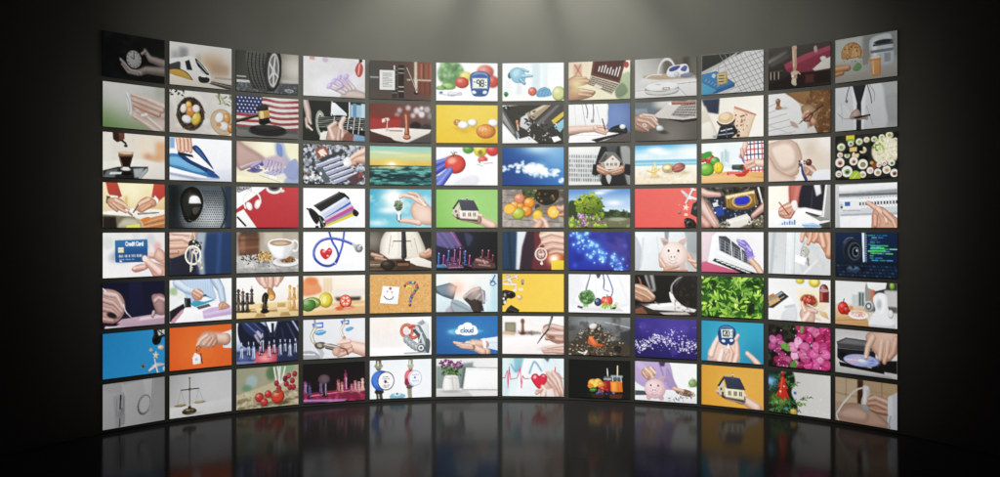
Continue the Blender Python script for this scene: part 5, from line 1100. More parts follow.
@pic('screen with a person in a striped shirt ironing purple cloth')
def _():
    q4('dfe2e0', 'eef0f2', 'd8dad8', 'e4e6e9'); E(8, 16, 9, 6, '9ab08c', 0, 5); R(12, 8, 20, 20, 'd5dcd6', 6); S([14, 0, 22, -4, 62, -4, 70, 14, 72, 32, 30, 34, 24, 18], 'a9bedb', 2)
    for k in range(12):
        L([24 + k * 4, -2, 28 + k * 3.8, 32], .9, '8aa4cc', a=.55)
    SK([12, 4, 26, 14, 38, 18], 14, 10, 'b5c8e2'); SK([72, 0, 82, 16, 86, 34], 15, 10, 'a8bedc'); F(.5); P([0, 42, 40, 42, 100, 34, 100, 62, 0, 62], 'eceaf0', 2); P([52, 46, 66, 42, 98, 40, 100, 54, 54, 58], 'b59cc4', 1.5); P([54, 50, 98, 44, 100, 48, 54, 54], 'c6b0d4', 4); P([0, 44, 22, 34, 24, 40, 14, 54, 0, 60], '28262e', 1.5); P([4, 56, 20, 42, 22, 46, 8, 61, 2, 61], 'b58a96', 2)
    P([23, 26, 33, 27, 34, 40, 24, 40], '23272c', 1.4); L([26, 28, 26, 38], 1.2, '5d6468'); P([32, 36, 46, 24, 62, 25, 71, 31, 58, 36, 40, 40], '3f94b0', 1.3); P([40, 30, 52, 24, 70, 30, 54, 33], 'e6eef2', 1.3); P([44, 27, 56, 22, 60, 24, 48, 28], '2a5468', 1.3); P([42, 40, 62, 36, 66, 40, 46, 44], '55595c', 1.5); S([36, 16, 46, 14, 54, 20, 50, 30, 40, 30, 35, 24], 'd5a08a', 1.4); SK([42, 16, 52, 22], 5, 4, 'ddac96'); SK([38, 20, 48, 26], 5, 4, 'cf967e'); S([78, 38, 86, 34, 96, 40, 94, 44, 82, 46], 'd9a690', 1.4); SK([84, 38, 80, 45], 4, 3, 'c58e78')


@pic('screen with fingers moving a wooden knight on a chessboard')
def _():
    grad('ecebe8', 'e9e4dc', 'e3d5c0', 'd2b48c'); F(1); P([20, 40, 84, 38, 104, 54, 104, 62, 0, 62, 0, 54], 'd8b886', 2)
    for k in range(5):
        for j in range(3):
            if (k + j) % 2:
                x = 24 + k * 14 - j * 3 * (2 - k); y = 40 + j * 7; P([x, y, x + 12, y, x + 13 + j, y + 6, x - 1 - j, y + 6], 'a88558' if j else 'b5935f', 1.3)
    L([24, 49, 88, 48], 1, 'e8d0a8')
    for k in range(7):
        chess_man(3 + (k % 4) * 7, 40 + (k // 4) * 12, 24 - (k % 3) * 3, ['3a3430', '57493c', '2c2724'][k % 3], 6.5, k % 2)
    for k in range(6):
        chess_man(86 + (k % 3) * 7, 36 + (k // 3) * 14, 24 - (k % 2) * 4, ['c99c62', 'b5854c', 'd9b27c'][k % 3], 6.5)
    S([32, -4, 74, -4, 72, 8, 62, 13, 56, 16, 42, 14, 34, 8], 'd5a292', 1.5); SK([40, -4, 42, 8, 46, 14], 11, 8, 'd8a898'); SK([54, -4, 55, 10, 54, 18], 12, 8, 'cf9a8a'); SK([68, -4, 66, 8, 64, 12], 10, 7, 'deb0a0'); S([50, 16, 56, 18, 62, 26, 61, 34, 54, 36, 49, 28], 'c08c50', 1.3); E(55, 31, 5, 4, 'd8a868', 0, 2); S([41, 28, 46, 23, 51, 28, 50, 34, 48, 44, 50, 52, 40, 52, 42, 40, 40, 36], '2a2622', 1.2); E(45, 52, 7, 3, '1d1a18'); E(45, 46, 5, 2, '4a4038'); L([44, 30, 44, 44], 1.2, '6a5c50')


@pic('screen with lemon, cucumber and a sliced tomato on a wooden board')
def _():
    q4('f0dcc4', 'f6efe6', 'e0c09a', 'e9ccaa'); S([0, 8, 12, 2, 26, 14, 28, 26, 0, 30], 'e08a60', 4); E(14, 8, 10, 6, 'd97a50', 0, 4)
    for x in (34, 39, 44):
        L([x, 4, x + .5, 26], 2, 'c99a6c', b=2)
    R(50, 22, 50, 10, 'dcd3cb', 3); P([50, 34, 94, 34, 92, 40, 54, 40], '3a3028', 3); F(1.5); P([0, 46, 100, 40, 100, 62, 0, 62], 'd9ac7a', 3); P([0, 50, 100, 45, 100, 48, 0, 56], 'e6c296', 3); B(36, 38, 11, 'd9c03c', 12); E(32, 38, 5, 5, 'efe088', 0, 4); O(38, 38, 8, 9, 1, 'a8a02c', a=.6); B(14, 42, 14, '8fa858', 9); B(8, 45, 12, '55803c', 10); LS([2, 38, 14, 36, 24, 42], 1.2, 'c0cc90'); E(68, 50, 14, 4, 'a85a3a', 0, 3, .7); E(58, 52, 8, 3, 'd86048'); B(68, 41, 10, 'd84a3a', 10.5, hi=.3); E(68, 40, 8, 8.5, 'e8796a', 0, 1.5)
    for k in range(6):
        t = k * 1.05; E(68 + 4.6 * math.cos(t), 40 + 5 * math.sin(t), 1.9, 1.5, 'f6c8a8', 0, 1); L([68, 40, 68 + 7 * math.cos(t + .5), 40 + 7.4 * math.sin(t + .5)], 1, 'c8382c', a=.7)
    E(72, 52, 8, 2.5, 'e58a74'); E(50, 53, 3, 1.4, 'e09a80')


@pic('cork board screen with a smiling note and a question mark of pins')
def _():
    bg('d39a5c'); q4('d19a60', 'd8a368', 'cf9556', 'd59c60'); N(2.5, 'b87c40', .55, .75, 140, .55); N(2, 'e6ba84', .58, .78, 141, .5); P([22, 19, 48, 21, 46, 49, 16, 46], 'b07c48', 3, .6); P([21, 18, 48, 20, 45, 47.5, 16, 45], 'f3f1f2'); B(33, 22, 2.2, 'c83a34'); LS([23, 34, 26, 38, 31, 39.5, 36, 38.5, 38, 35], 1.4, '3f4a58'); E(28, 27, 1.1, 1.4, 'b06a68'); E(35.5, 28, 1.2, 1.4, 'c8504a'); rs = random.Random(17)
    path = spl([57, 18, 62, 14, 70, 13, 76, 17, 76, 24, 71, 30, 68, 36, 66, 42], False, 4)
    for i, (x, y) in enumerate(path):
        B(x + rs.uniform(-.8, .8), y + rs.uniform(-.8, .8), 2.3, rs.choice(['d8503c', 'e0c83c', '3f6ab8', 'e8e4e0', '5aa04a', 'c84a8a', 'e09038', '4a3a6a', '55503c']), hi=.3)
    B(65, 49, 2.4, '5a4a3a'); L([60, 18, 66, 20], 2, 'e6d84a'); B(60, 21, 2, 'd8d83c')


@pic('screen with a gloved hand tapping a tilted tablet in cold light')
def _():
    q4('dbe6e4', 'e9ece4', 'cfe0e6', 'b8d6e2'); G(40, 14, 22, 'fdf6ea', .95); G(34, 22, 14, 'f0b8a0', .7); R(90, 0, 10, 61, '9cc8dc', 8, .7); F(1); P([-2, 20, 22, 14, 34, 20, 28, 42, 10, 36, -2, 30], '50606c', 2); P([-2, 22, 22, 16, 30, 20, 26, 36, 8, 32], '6f8290', 4); G(30, 24, 10, 'f2b49c', .75); P([-2, 30, 26, 44, 34, 52, 30, 62, -2, 62], 'c3d8e0', 4); S([24, 44, 34, 42, 50, 50, 60, 61, 28, 62], '9aa8b0', 2); L([26, 46, 60, 62], 3, '7d8c96', b=3); P([16, 56, 24, 50, 30, 62, 14, 62], '8f6a7c', 4, .5)
    S([44, 38, 54, 28, 64, 24, 72, 28, 70, 44, 74, 60, 62, 62, 54, 50], '4a3c3a', 2); S([48, 34, 58, 24, 70, 22, 80, 32, 82, 44, 74, 48, 66, 40, 56, 42], '8e8584', 2); SK([70, 24, 58, 28, 46, 38], 7, 5, 'b09a94'); SK([76, 30, 78, 46], 8, 5, '8d8f96'); SK([72, 34, 66, 40], 6, 5, 'a08e8a'); G(62, 26, 8, 'd8b8aa', .6); P([66, 42, 74, 44, 78, 60, 70, 60], '3a3434', 3); L([90, 14, 96, 2], 2, '3a5a8c'); O(92, 15, 4, 4, 1.4, '3f6292'); L([88, 10, 98, 16], 1.4, '5478a8'); L([82, 20, 80, 60], 2, 'd3e6ee', b=3)


@pic('yellow screen with a toy plane, camera and shells down its left edge')
def _():
    bg('f7be4a'); q4('f5b944', 'f8c350', 'f6bc46', 'f7c04e'); plane(12, 7, .9, 160, 'd8d4cc'); L([2, 16, 22, 17], 2.4, 'ddd9d2'); E(33, 12, 3, 4, '9a9082'); E(33, 16, 2, 1.6, '6f6658'); star(22, 22, 3.6, 'd9c9b0'); E(20, 26, 3, 2, 'ddd6c8'); E(30, 25, 4, 2.4, 'e0d2b8'); B(28, 38, 4.5, 'ddb890', 3.5); E(26, 36, 2, 1.2, 'efe0c8'); S([-2, 30, 6, 26, 20, 30, 20, 38, 8, 40, 6, 48, -2, 50], '35322f', 1.2); B(14, 34, 6, '2a2827'); E(14, 34, 3.4, 3.4, '0e0d0d'); E(4, 34, 2, 3, '8d8a86'); E(4, 46, 2.4, 3, 'c9c4bc'); P([8, 55, 14, 50, 28, 58, 26, 62, 4, 62], '2e2b28', 1.3); L([10, 56, 24, 61], 1, '57524d'); E(2, 40, 1.6, 2, 'd8d4cc')


@pic('white screen with broccoli and a pepper before a doctor with stethoscope')
def _():
    q4('e8e9ec', 'f2f2f4', 'e9e9ec', 'eeeef1'); R(0, 0, 20, 50, 'dfe0e2', 8); S([10, 46, 20, 24, 34, 0, 76, 0, 90, 24, 96, 48, 60, 50], 'eef0f4', 6); P([44, -2, 54, -2, 50, 6, 47, 6], '55565e', 2); L([36, -2, 29, 24], 1.6, '5a5c78'); LS([32, 10, 28, 22, 30, 30], 1, '9aa0b4'); LS([56, -2, 58, 10, 57, 22], 1.8, '3f4a7c'); LS([62, -2, 68, 12, 72, 26, 68, 38], 1.8, '5a64a0'); L([58, 24, 66, 27], 1.6, '8d93b0'); L([44, 0, 46, 50], .9, 'd3d5da'); P([14, 50, 80, 50, 90, 58, 20, 58], 'd2d3d6', 2); P([15, 50, 24, 52, 22, 55, 14, 53], '4c4c50', 1.5); P([70, 52, 78, 51, 76, 55, 68, 55], '303234', 1.5); B(48, 44, 6, '3a4a68', 6.5); E(46, 42, 2, 1.6, '8a9ab8'); rs = random.Random(18); R(24, 44, 8, 8, '8ab46c', 2)
    E(30, 37, 13, 11, '557848', 0, 3)
    for k in range(60):
        a = rs.uniform(0, 6.3); r = rs.random() ** .6; B(30 + 12 * r * math.cos(a), 36 + 10 * r * math.sin(a), rs.uniform(1.5, 2.8), rs.choice(['5f8a4f', '7aa468', '4a6e40', '8fb57c']), hi=.15)
    B(58, 43, 5, 'd83a34', 8); B(66, 42, 6, 'e0463c', 8); B(62, 44, 5, 'ec6a58', 8); L([62, 36, 63, 32], 1.6, '5a8a3c'); K(40, 54, 47, 78, 53, ['8cb84c', 'b5d878', '6a9a3c', 'a4c860'], 1, 2.2, 150, 1, .6); E(78, 46, 3, 2, 'e8b8b0')


@pic('dark screen with a person in a black suit turning a page to sign')
def _():
    q4('1c1b1a', '2c2b2a', '1a1918', '232221'); S([16, -4, 34, -4, 36, 20, 28, 26, 20, 14], '8d8c8b', 3); P([18, -2, 24, -2, 30, 22, 26, 22], '4a4948', 2); P([30, -2, 70, -2, 62, 40, 38, 40], '22211f', 4); P([70, 0, 80, 0, 66, 16, 66, 8], '4c4b4a', 4); F(.6); P([0, 48, 100, 50, 100, 62, 0, 62], '3a332e', 2); P([8, 46, 60, 43, 100, 52, 96, 56, 30, 54], 'd5d4d3', 1.5); P([30, 46, 60, 42, 66, 46, 40, 50], 'f2f1f0', 2); P([40, 58, 84, 56, 90, 60, 50, 62], 'b5aca4', 2); P([0, 54, 12, 50, 22, 62, 0, 62], '7d5240', 3); S([56, 28, 60, 26, 66, 36, 78, 46, 92, 53, 78, 52, 62, 44], 'e6e5e4', 1.4); LS([60, 27, 60, 16, 68, 6, 76, 2], 3, '8f8e8c', 1.2); P([64, 30, 78, 16, 96, 10, 98, 50, 84, 46], '2a2520', 3); N(5, '4a3f36', .55, .75, 155, .5, (PX > 64) * 1.)
    SK([6, 4, 12, 20, 30, 40], 3, 2, '5d3326'); L([8, 6, 12, 18], 1, 'b5653c'); S([-4, 18, 8, 14, 22, 20, 32, 32, 32, 38, 22, 42, 8, 40, -4, 34], 'b98e74', 1.5); SK([2, 18, 20, 24, 31, 34], 7, 5, 'c9a088'); SK([0, 26, 16, 32, 26, 38], 7, 5, 'b5886e'); SK([-2, 34, 12, 40], 7, 5, 'a0745c'); E(14, 46, 10, 3, '3f2f28', 0, 3, .7); L([33, 42, 40, 46], 1.4, '8a857f')


@pic('screen filled with bright green sunlit leaves')
def _():
    bg('35601f'); N(10, '1e3a14', .5, .7, 160, .8); rs = random.Random(19)
    for k in range(190):
        x, y, a = rs.uniform(-4, 104), rs.uniform(-4, 65), rs.uniform(0, 6.3); s = rs.uniform(4, 8) * (.6 + .4 * k / 190); d = max(0, min(1, .25 + .45 * k / 190 + .4 * math.sin(x * .11 + 1) * math.cos(y * .14) + rs.uniform(-.2, .3)))
        c = mixc('3c6c22', rs.choice(['b4e64a', 'a0dc3c', 'c8f074', '90cc3c']), d); q = [(x + s * t * math.cos(a) + .42 * s * w_ * math.sin(a), y + s * t * math.sin(a) - .42 * s * w_ * math.cos(a)) for t, w_ in ((1.1, 0), (.45, .75), (-.3, 1), (-.9, .5), (-1, 0), (-.9, -.5), (-.3, -1), (.45, -.75))]
        put(edge(dP([(u + .7, v + .9) for u, v in q]), 2) * .5, '15300e'); P(q, c, 1.1); P(q[4:] + q[:1], mul(c, .84), 1.1, .7); L([q[0][0], q[0][1], q[4][0], q[4][1]], .8, mixc(c, 'ffffff', .35), a=.6)
    S([76, 42, 84, 38, 86, 50, 80, 58, 74, 54], '1c3414', 4, .8)


@pic('screen with a toaster and a hand holding jam on toast')
def _():
    q4('e9e9ec', 'dcdad6', 'efeeef', 'd8d2ca'); B(52, 2, 7, 'd8c04a', 5); B(75, 4, 9, 'e0c040', 7); E(75, 2, 5, 4, 'f0dc80', 0, 2); P([46, 14, 80, 14, 98, 36, 82, 52, 50, 40], 'e3d0b4', 4); F(.8); B(90, 14, 7, '7d3a34', 8); R(83, 16, 15, 16, '6f2c28', 2); R(84, 18, 4, 12, 'a85a50', 2); E(90, 15, 7.5, 2.4, 'b08a84'); S([-4, 40, 14, 24, 30, 20, 42, 28, 46, 40, 44, 62, -4, 62], 'f1f1f3', 1.5); S([24, 50, 44, 40, 46, 62, 24, 62], 'd3d5da', 4); P([-2, 32, 22, 18, 34, 26, 8, 44, -2, 44], '3c3732', 1.4); P([-2, 32, 22, 19, 25, 21, 0, 37], '8d8f92', 1.2); P([0, 36, 16, 27, 20, 32, 2, 42], 'cf9c58', 1.5); P([0, 26, 8, 22, 12, 26, 0, 32], 'b5793c', 1.5); L([0, 41, 26, 26], 1.2, 'a9a8a6'); P([26, 40, 44, 36, 44, 40, 27, 44], 'b9bcc2', 2)
    S([52, 30, 58, 22, 72, 22, 80, 30, 78, 38, 62, 40], 'd8a868', 1.3); S([54, 30, 60, 23, 72, 24, 78, 31, 74, 36, 62, 37], 'b0443a', 1.3); K(26, 55, 24, 76, 36, ['8a2a26', 'd8705c', 'c4503f', 'e89a84'], 1, 2.2, 170, .9, .7); L([64, 36, 90, 48], 2.2, '8d9094'); L([66, 36, 84, 45], .9, 'e3e5e7'); P([82, 44, 94, 46, 98, 56, 86, 52], 'c9a878', 2); S([52, 46, 58, 40, 68, 40, 76, 48, 74, 62, 58, 62, 52, 54], 'e0b3a2', 1.4); SK([60, 46, 56, 38, 56, 34], 6, 4, 'e3b8a8'); SK([66, 44, 78, 46], 6, 5, 'd5a492'); SK([58, 60, 66, 50], 8, 8, 'e8c0b0'); E(80, 56, 6, 2, 'bf9a84', 20, 2, .6)


@pic('screen with a white meat grinder beside a tomato on a kitchen counter')
def _():
    q4('d5d6d4', '8f8d88', 'c9a888', 'd9d9d8'); R(0, 0, 50, 32, 'dfe2e2', 4); R(38, 14, 10, 20, '9aa4a4', 2); L([41, 16, 41, 32], 2.4, '3d4846'); L([46, 16, 46, 32], 2.4, '4a5654'); R(28, 18, 10, 14, 'b9c2c2', 2); R(60, 0, 40, 14, '3c3b38', 3); R(56, 14, 44, 26, '5a5854', 3); R(80, 10, 20, 22, 'b5b6b5', 2); B(92, 4, 4, '7aa83c', 5); F(.8); P([0, 44, 46, 40, 60, 62, 0, 62], 'c29468', 2); P([0, 40, 50, 36, 56, 46, 0, 52], 'd2a87c', 3); L([0, 56, 48, 52], 1, 'a0784e'); B(13, 38, 9, 'd8322c', 9, hi=.4); B(19, 41, 6, 'b02824'); L([13, 30, 15, 25], 1.6, '5a4a38'); E(26, 37, 4, 3, 'd88a50'); E(38, 46, 16, 6, 'f0eeec'); E(38, 45, 13, 4.4, 'e3b8ac'); K(30, 28, 42, 48, 48, ['d89a90', 'f0d0c8', 'c98078'], 1, 2, 171, .9, .6)
    S([50, 6, 56, 2, 62, 6, 64, 28, 54, 34, 50, 24], '8d8a86', 2); P([52, 0, 84, -2, 82, 8, 66, 12, 54, 8], 'e3e4e4', 1.5); P([58, 10, 64, 10, 66, 34, 58, 34], 'c46a40', 2, .7); B(56, 33, 8, 'b5b7b7', 8); E(55, 33, 5, 5, '5f6364'); E(55, 33, 2.6, 2.6, 'c9cbcb'); S([62, 22, 72, 14, 84, 18, 86, 34, 98, 58, 84, 64, 56, 60, 60, 46, 66, 38], 'e6e8ea', 1.5); S([70, 18, 82, 20, 82, 40, 72, 44], 'f4f5f6', 4); E(72, 30, 5, 8, 'c9ccd0', 0, 2); E(72, 30, 3, 5, 'aeb2b6', 0, 2); B(90, 42, 4, 'cfd2d5', 6); P([56, 58, 88, 58, 98, 54, 98, 62, 56, 62], 'bcbfc2', 3)
# ---- seventh row
@pic('bright blue screen with a toy plane, starfish and camera at its right edge')
def _():
    bg('2486c4'); q4('1f7ebc', '2c90d0', '2484c2', '2a8cca'); S([82, -4, 104, -4, 104, 10, 96, 12, 92, 20, 84, 20, 79, 14, 82, 6], '24262a', 1.3); B(86, 15, 7, '1a1b1e', 7, hi=.2); E(86, 15, 4, 4, '08090a'); P([88, 2, 100, 1, 100, 8, 90, 9], 'c9cac8', 1.5); L([90, 3, 98, 8], 1.6, '1c1e20'); L([95, 1, 94, 9], 1.4, '1c1e20'); B(94, 26, 5.5, 'cbb59a', 3.6); E(92, 25, 3, 1.6, 'e6d8c4', 0, 1.4); E(77, 28, 3, 2.2, 'b5a88c'); star(85, 36, 6, 'd8cca8', 8); E(64, 49, 3, 3.4, '6f7464'); E(64, 50, 1.6, 1.6, '2c3a40'); plane(86, 52, .9, -105, 'dcd8e2'); E(99, 56, 2, 3, 'd0c8c0')


@pic('orange screen with a hand in white cuff holding a key on a white house tag')
def _():
    q4('d85a24', 'e0642a', 'd8561e', 'dc5e26'); G(44, 34, 36, 'ee7434', .7); P([84, 12, 102, 8, 102, 36, 86, 34], 'd9dde3', 1.3); L([86, 14, 88, 34], 1.4, 'aeb5c0'); SK([90, 22, 74, 20, 60, 18], 18, 15, 'd3a28c'); S([46, 16, 54, 10, 66, 10, 76, 16, 72, 30, 56, 32, 46, 28, 43, 22], 'd8a892', 1.3); SK([60, 14, 50, 20, 44, 28], 6, 4.5, 'dcae98'); SK([64, 18, 54, 28], 6, 5, 'cf9a84'); SK([70, 20, 62, 30], 6, 5, 'c58e78'); SK([74, 24, 70, 30], 6, 5, 'b98068'); LS([50, 14, 58, 12, 66, 14], 1.2, 'b5826c', a=.6); LS([44, 29, 42, 34, 46, 36, 49, 31, 45, 28], 1.1, '6a5048'); L([43, 34, 43, 42], 1, '5a463e'); P([36, 45, 40, 38, 49, 43, 49, 54, 37, 55], 'e6e4e4', 1.2); R(40, 46, 4, 4, 'b5afae', 1); L([49, 40, 51, 52], 2, '55443c'); L([50, 46, 52, 54], 1.4, '3c302a'); L([36, 45, 43, 40], 1.4, 'cfcac8')


@pic('blue and red lit screen with a suited person moving glass chess pieces')
def _():
    q4('c3d2f0', '5a6484', '5a6a98', '1c2030'); G(4, 8, 20, 'eef3fc', .9); F(1); S([6, -4, 30, -4, 52, 8, 76, -4, 104, -4, 104, 44, 60, 44, 30, 40, 10, 34, 2, 14], '1b2036', 2); P([46, -2, 66, -2, 60, 16, 54, 16], 'd5dbe8', 1.5); P([55, 2, 60, 2, 60, 18, 56, 18], '20263c', 1.5); L([66, 0, 60, 22], 2, '39415e', b=2); L([46, 0, 54, 22], 2, '2f3854', b=2); L([82, 4, 98, 34], 2.4, '424a68', b=3); L([90, 0, 102, 18], 2.4, 'aab4cc', b=3); L([72, 10, 78, 36], 1.6, '343c58', b=3)
    S([8, -2, 24, -4, 40, 8, 46, 20, 38, 28, 26, 22, 12, 10], '2a3456', 2); L([14, 0, 34, 18], 2, '5a6a98', b=3); L([24, -2, 42, 14], 1.6, '46547c', b=2); SK([34, 16, 40, 24, 42, 32], 7, 4, '8d8aa0'); SK([30, 20, 36, 30], 5, 4, '7a7890'); P([0, 42, 100, 38, 100, 62, 0, 62], '2a3350', 4); P([30, 44, 66, 40, 64, 62, 28, 62], 'a8404c', 4); G(46, 54, 13, 'f0a0a0', .8, 7); G(12, 52, 14, '6a7aac', .6, 7); P([0, 57, 32, 58, 28, 62, 0, 62], '8d9ccc', 3, .6)
    for x, y, h, c in ((8, 54, 22, '55658c'), (19, 50, 19, '3a4668'), (27, 55, 23, '6a7aa4'), (38, 50, 18, '7d3a48'), (41, 46, 26, '141828'), (52, 54, 22, 'a8606c'), (60, 49, 19, '5a3448'), (70, 52, 22, '46526e'), (78, 48, 18, '2c3448'), (86, 54, 23, '5d6a88'), (95, 50, 20, '384258')):
        chess_man(x, y, h * .9, c, 5.5, 1); L([x + 1.6, y - 2, x + 1, y - h * .75], 1, 'e3eaf8', a=.85); L([x - 2, y - 2, x - 1.2, y - h * .7], .9, 'a9b8dc', a=.7); L([x - 1.6, y - h * .66, x + 1.6, y - h * .66], 1, 'dfe7f8', a=.7); L([x, y - h * .95, x, y - h * 1.1], 1.2, 'c3cee8')


@pic('screen with a hand tightening a pipe with pliers under blue taps')
def _():
    q4('cdd0d6', 'dcdde2', 'c3c5c9', 'd5d6da'); P([14, 6, 32, 4, 32, 13, 16, 14], '4468b4', 1.3); R(18, 7, 12, 4, 'c9d8ee', 1.5); P([60, 3, 74, 2, 74, 9, 62, 10], '4468b4', 1.3); R(64, 4, 8, 3, 'c9d8ee', 1.5); L([18, 0, 19, 8], 3, '8d8c86'); L([66, 0, 66, 4], 3, '8d8c86'); LS([20, 12, 14, 22, 15, 32, 22, 40], 6, 'a8a190', b=1.3); LS([19, 14, 13, 24, 16, 34], 1.6, 'e6e2d8'); LS([66, 8, 61, 18, 66, 32], 5, 'b5ae9c', b=1.3); LS([65, 10, 60, 18, 64, 28], 1.4, 'ece8de'); S([18, 20, 28, 16, 37, 19, 30, 24, 22, 24], '5c94c0', 1.3); S([68, 16, 76, 13, 82, 15, 76, 19, 70, 20], '6aa0c8', 1.3); L([20, 20, 34, 18], 1.2, 'a9cde6'); L([66, 30, 64, 40], 5, '8a7a58')
    LS([24, 44, 30, 54, 22, 62], 7, 'a5a7aa', b=1.3); S([-2, 50, 12, 48, 24, 54, 24, 62, -2, 62], '9a9da2', 1.5); L([0, 53, 18, 54], 2, 'd8dade'); S([18, 38, 26, 35, 34, 36, 36, 42, 28, 46, 20, 44], '5d5850', 1.4); E(26, 40, 4, 3, 'a09888', 20); P([30, 38, 44, 38, 60, 43, 70, 48, 70, 54, 56, 50, 36, 46], '77716a', 1.4); L([34, 39, 56, 44], 1.6, 'c4c0b8'); L([36, 45, 60, 52], 1.6, '3c3834')
    SK([104, 52, 84, 46, 66, 40], 22, 14, 'dcae9c'); SK([74, 36, 56, 38], 7, 5, 'e3b8a8', nail=True); SK([76, 44, 58, 50, 50, 54], 7, 5, 'd3a08e'); SK([78, 50, 64, 56, 56, 58], 7, 5, 'c89482'); LS([60, 46, 68, 48, 72, 56], 3, '8a5a4c', b=2); S([46, 50, 52, 44, 60, 46, 58, 56, 50, 58], 'dcb0a0', 1.4)


@pic('white screen with a red and steel robotic arm')
def _():
    q4('e6e2e0', 'f0f0f1', 'efe9e4', 'eceff1'); G(26, 12, 26, 'f2dccc', .7); 
    for k in range(10):
        R(4 + k * 7, 18 + (k * 13 % 9), 5, 30, 'd9d0ca', 3, .5)
    R(0, 48, 100, 13, 'f4f4f4', 6); F(2); P([84, 2, 96, 12, 98, 50, 88, 60], 'c6cbcf', 3); P([76, 10, 86, 5, 90, 10, 84, 14], '8f979c', 2); O(60, 22, 9, 9.5, 5, 'c25a48', 0, 1.3); O(60, 22, 9.5, 10, 1.2, 'e08a78', 0, 1, .8); O(70, 24, 9, 9.5, 5, 'b04a3c', 0, 1.3); O(69.5, 23, 9.5, 10, 1.1, 'e89888', 0, 1, .8); E(60, 23, 5, 6, 'd9ccc6', 0, 2); L([78, 18, 88, 36, 90, 48], 11, '6f777c', 9); L([76, 17, 85, 36, 88, 46], 5, 'b9c1c5', b=2); L([72, 22, 80, 30, 82, 44], 5, '4d5458', b=2)
    for x, y in ((60, 36), (65, 41), (70, 45), (75, 48)):
        B(x, y, 6, 'a4abaf', 6.5); O(x, y, 3.4, 4, 1, '6a7276')
    B(83, 50, 8, 'c3c9cc', 8); O(83, 50, 5.6, 5.6, 1.6, '2f3437'); E(83, 50, 2, 2, '3c4246'); L([56, 58, 96, 57], 2.2, '8d959a', b=2); L([84, 26, 80, 40], 1.6, 'e8ecee'); S([92, 36, 98, 40, 96, 58, 90, 54], '5f676b', 2)


@pic('blue screen with a white cloud lettered cloud above an open hand')
def _():
    q4('2a5c94', '2c6aa8', '25578e', '2468a8'); G(50, 24, 44, '3f84bc', .7, 22); P([20, 24, 34, 18, 34, 30, 28, 30], '5fa8cc', 4, .7); P([66, 20, 78, 24, 68, 28], '5fa8cc', 3, .7); G(24, 25, 6, '86c8e0', .6, 4)
    for x, y, rx, ry in ((50, 23, 15, 7), (42, 20, 7, 6), (51, 16, 8, 6), (60, 20, 6, 5), (36, 25, 5, 4), (62, 25, 6, 5), (50, 27, 12, 4)):
        E(x, y, rx, ry, 'f4f8fb')
    T('cloud', 40, 18.5, 7.6, '2f6496', 1.5, .74); openhand(25, 46, 'd9aa94', .82); P([72, 37, 102, 33, 102, 56, 76, 50], 'cfdced', 1.3); L([76, 38, 78, 50], 2, 'a3b5d0'); L([82, 44, 102, 42], 1.6, 'b5c5dd', b=2); SK([80, 46, 60, 44], 12, 12, 'd3a08a'); P([75, 36, 80, 36, 82, 52, 77, 52], 'e6edf6', 1.2); openhand(26, 47, 'd9aa94', .72)


@pic('pale screen with a hand writing with a pen near a wooden stamp')
def _():
    q4('ece8e6', 'f0ecea', 'e6dcda', 'e3d5d0'); R(4, 10, 18, 18, '6f6c5c', 2); R(6, 12, 14, 12, '8d8a74', 3); P([0, 24, 22, 26, 20, 31, 0, 30], 'c9a888', 2); E(44, 27, 18, 3, '8a7c76', 0, 3); K(16, 24, 24, 62, 30, ['5f5450', '8d7d75', 'a89a92'], 1, 2.4, 180, .8, .6); L([33, 7, 33, 10], 6, '6b4434'); E(33, 8, 3.4, 3, '7d5442'); L([33, 10, 33, 26], 3.6, '6b4434', 5); L([32, 10, 32, 24], 1.2, 'a8775c'); E(33, 28, 5, 2.4, '5a3a2c'); F(.9); P([0, 36, 60, 32, 104, 44, 104, 62, 0, 62], 'efe6e4', 4); E(76, 50, 16, 3, 'b5a49c', -10, 4, .7)
    S([66, 18, 76, 12, 90, 14, 104, 22, 104, 44, 88, 44, 74, 36], 'bd9284', 1.5); SK([98, 20, 80, 16, 68, 24], 9, 6, 'c9a092'); SK([98, 28, 82, 28, 68, 26], 8, 5, 'd3ac9e'); SK([98, 38, 80, 36, 72, 36], 8, 6, 'b98a7c'); L([81, 1, 74, 22, 64, 34], 3.6, '3a403c', 2.4); L([80, 3, 74, 20], 1.2, '8d948e'); L([64, 34, 57, 44], 2.4, '2c302e', 1); E(80, 34, 6, 3, '6a4a40', 10, 3, .7); SK([104, 52, 84, 52, 66, 55], 8, 4, 'd0a698'); SK([104, 58, 84, 57, 68, 58], 7, 4, 'c29486'); SK([104, 46, 88, 48, 74, 51], 6, 4, 'dab2a4')


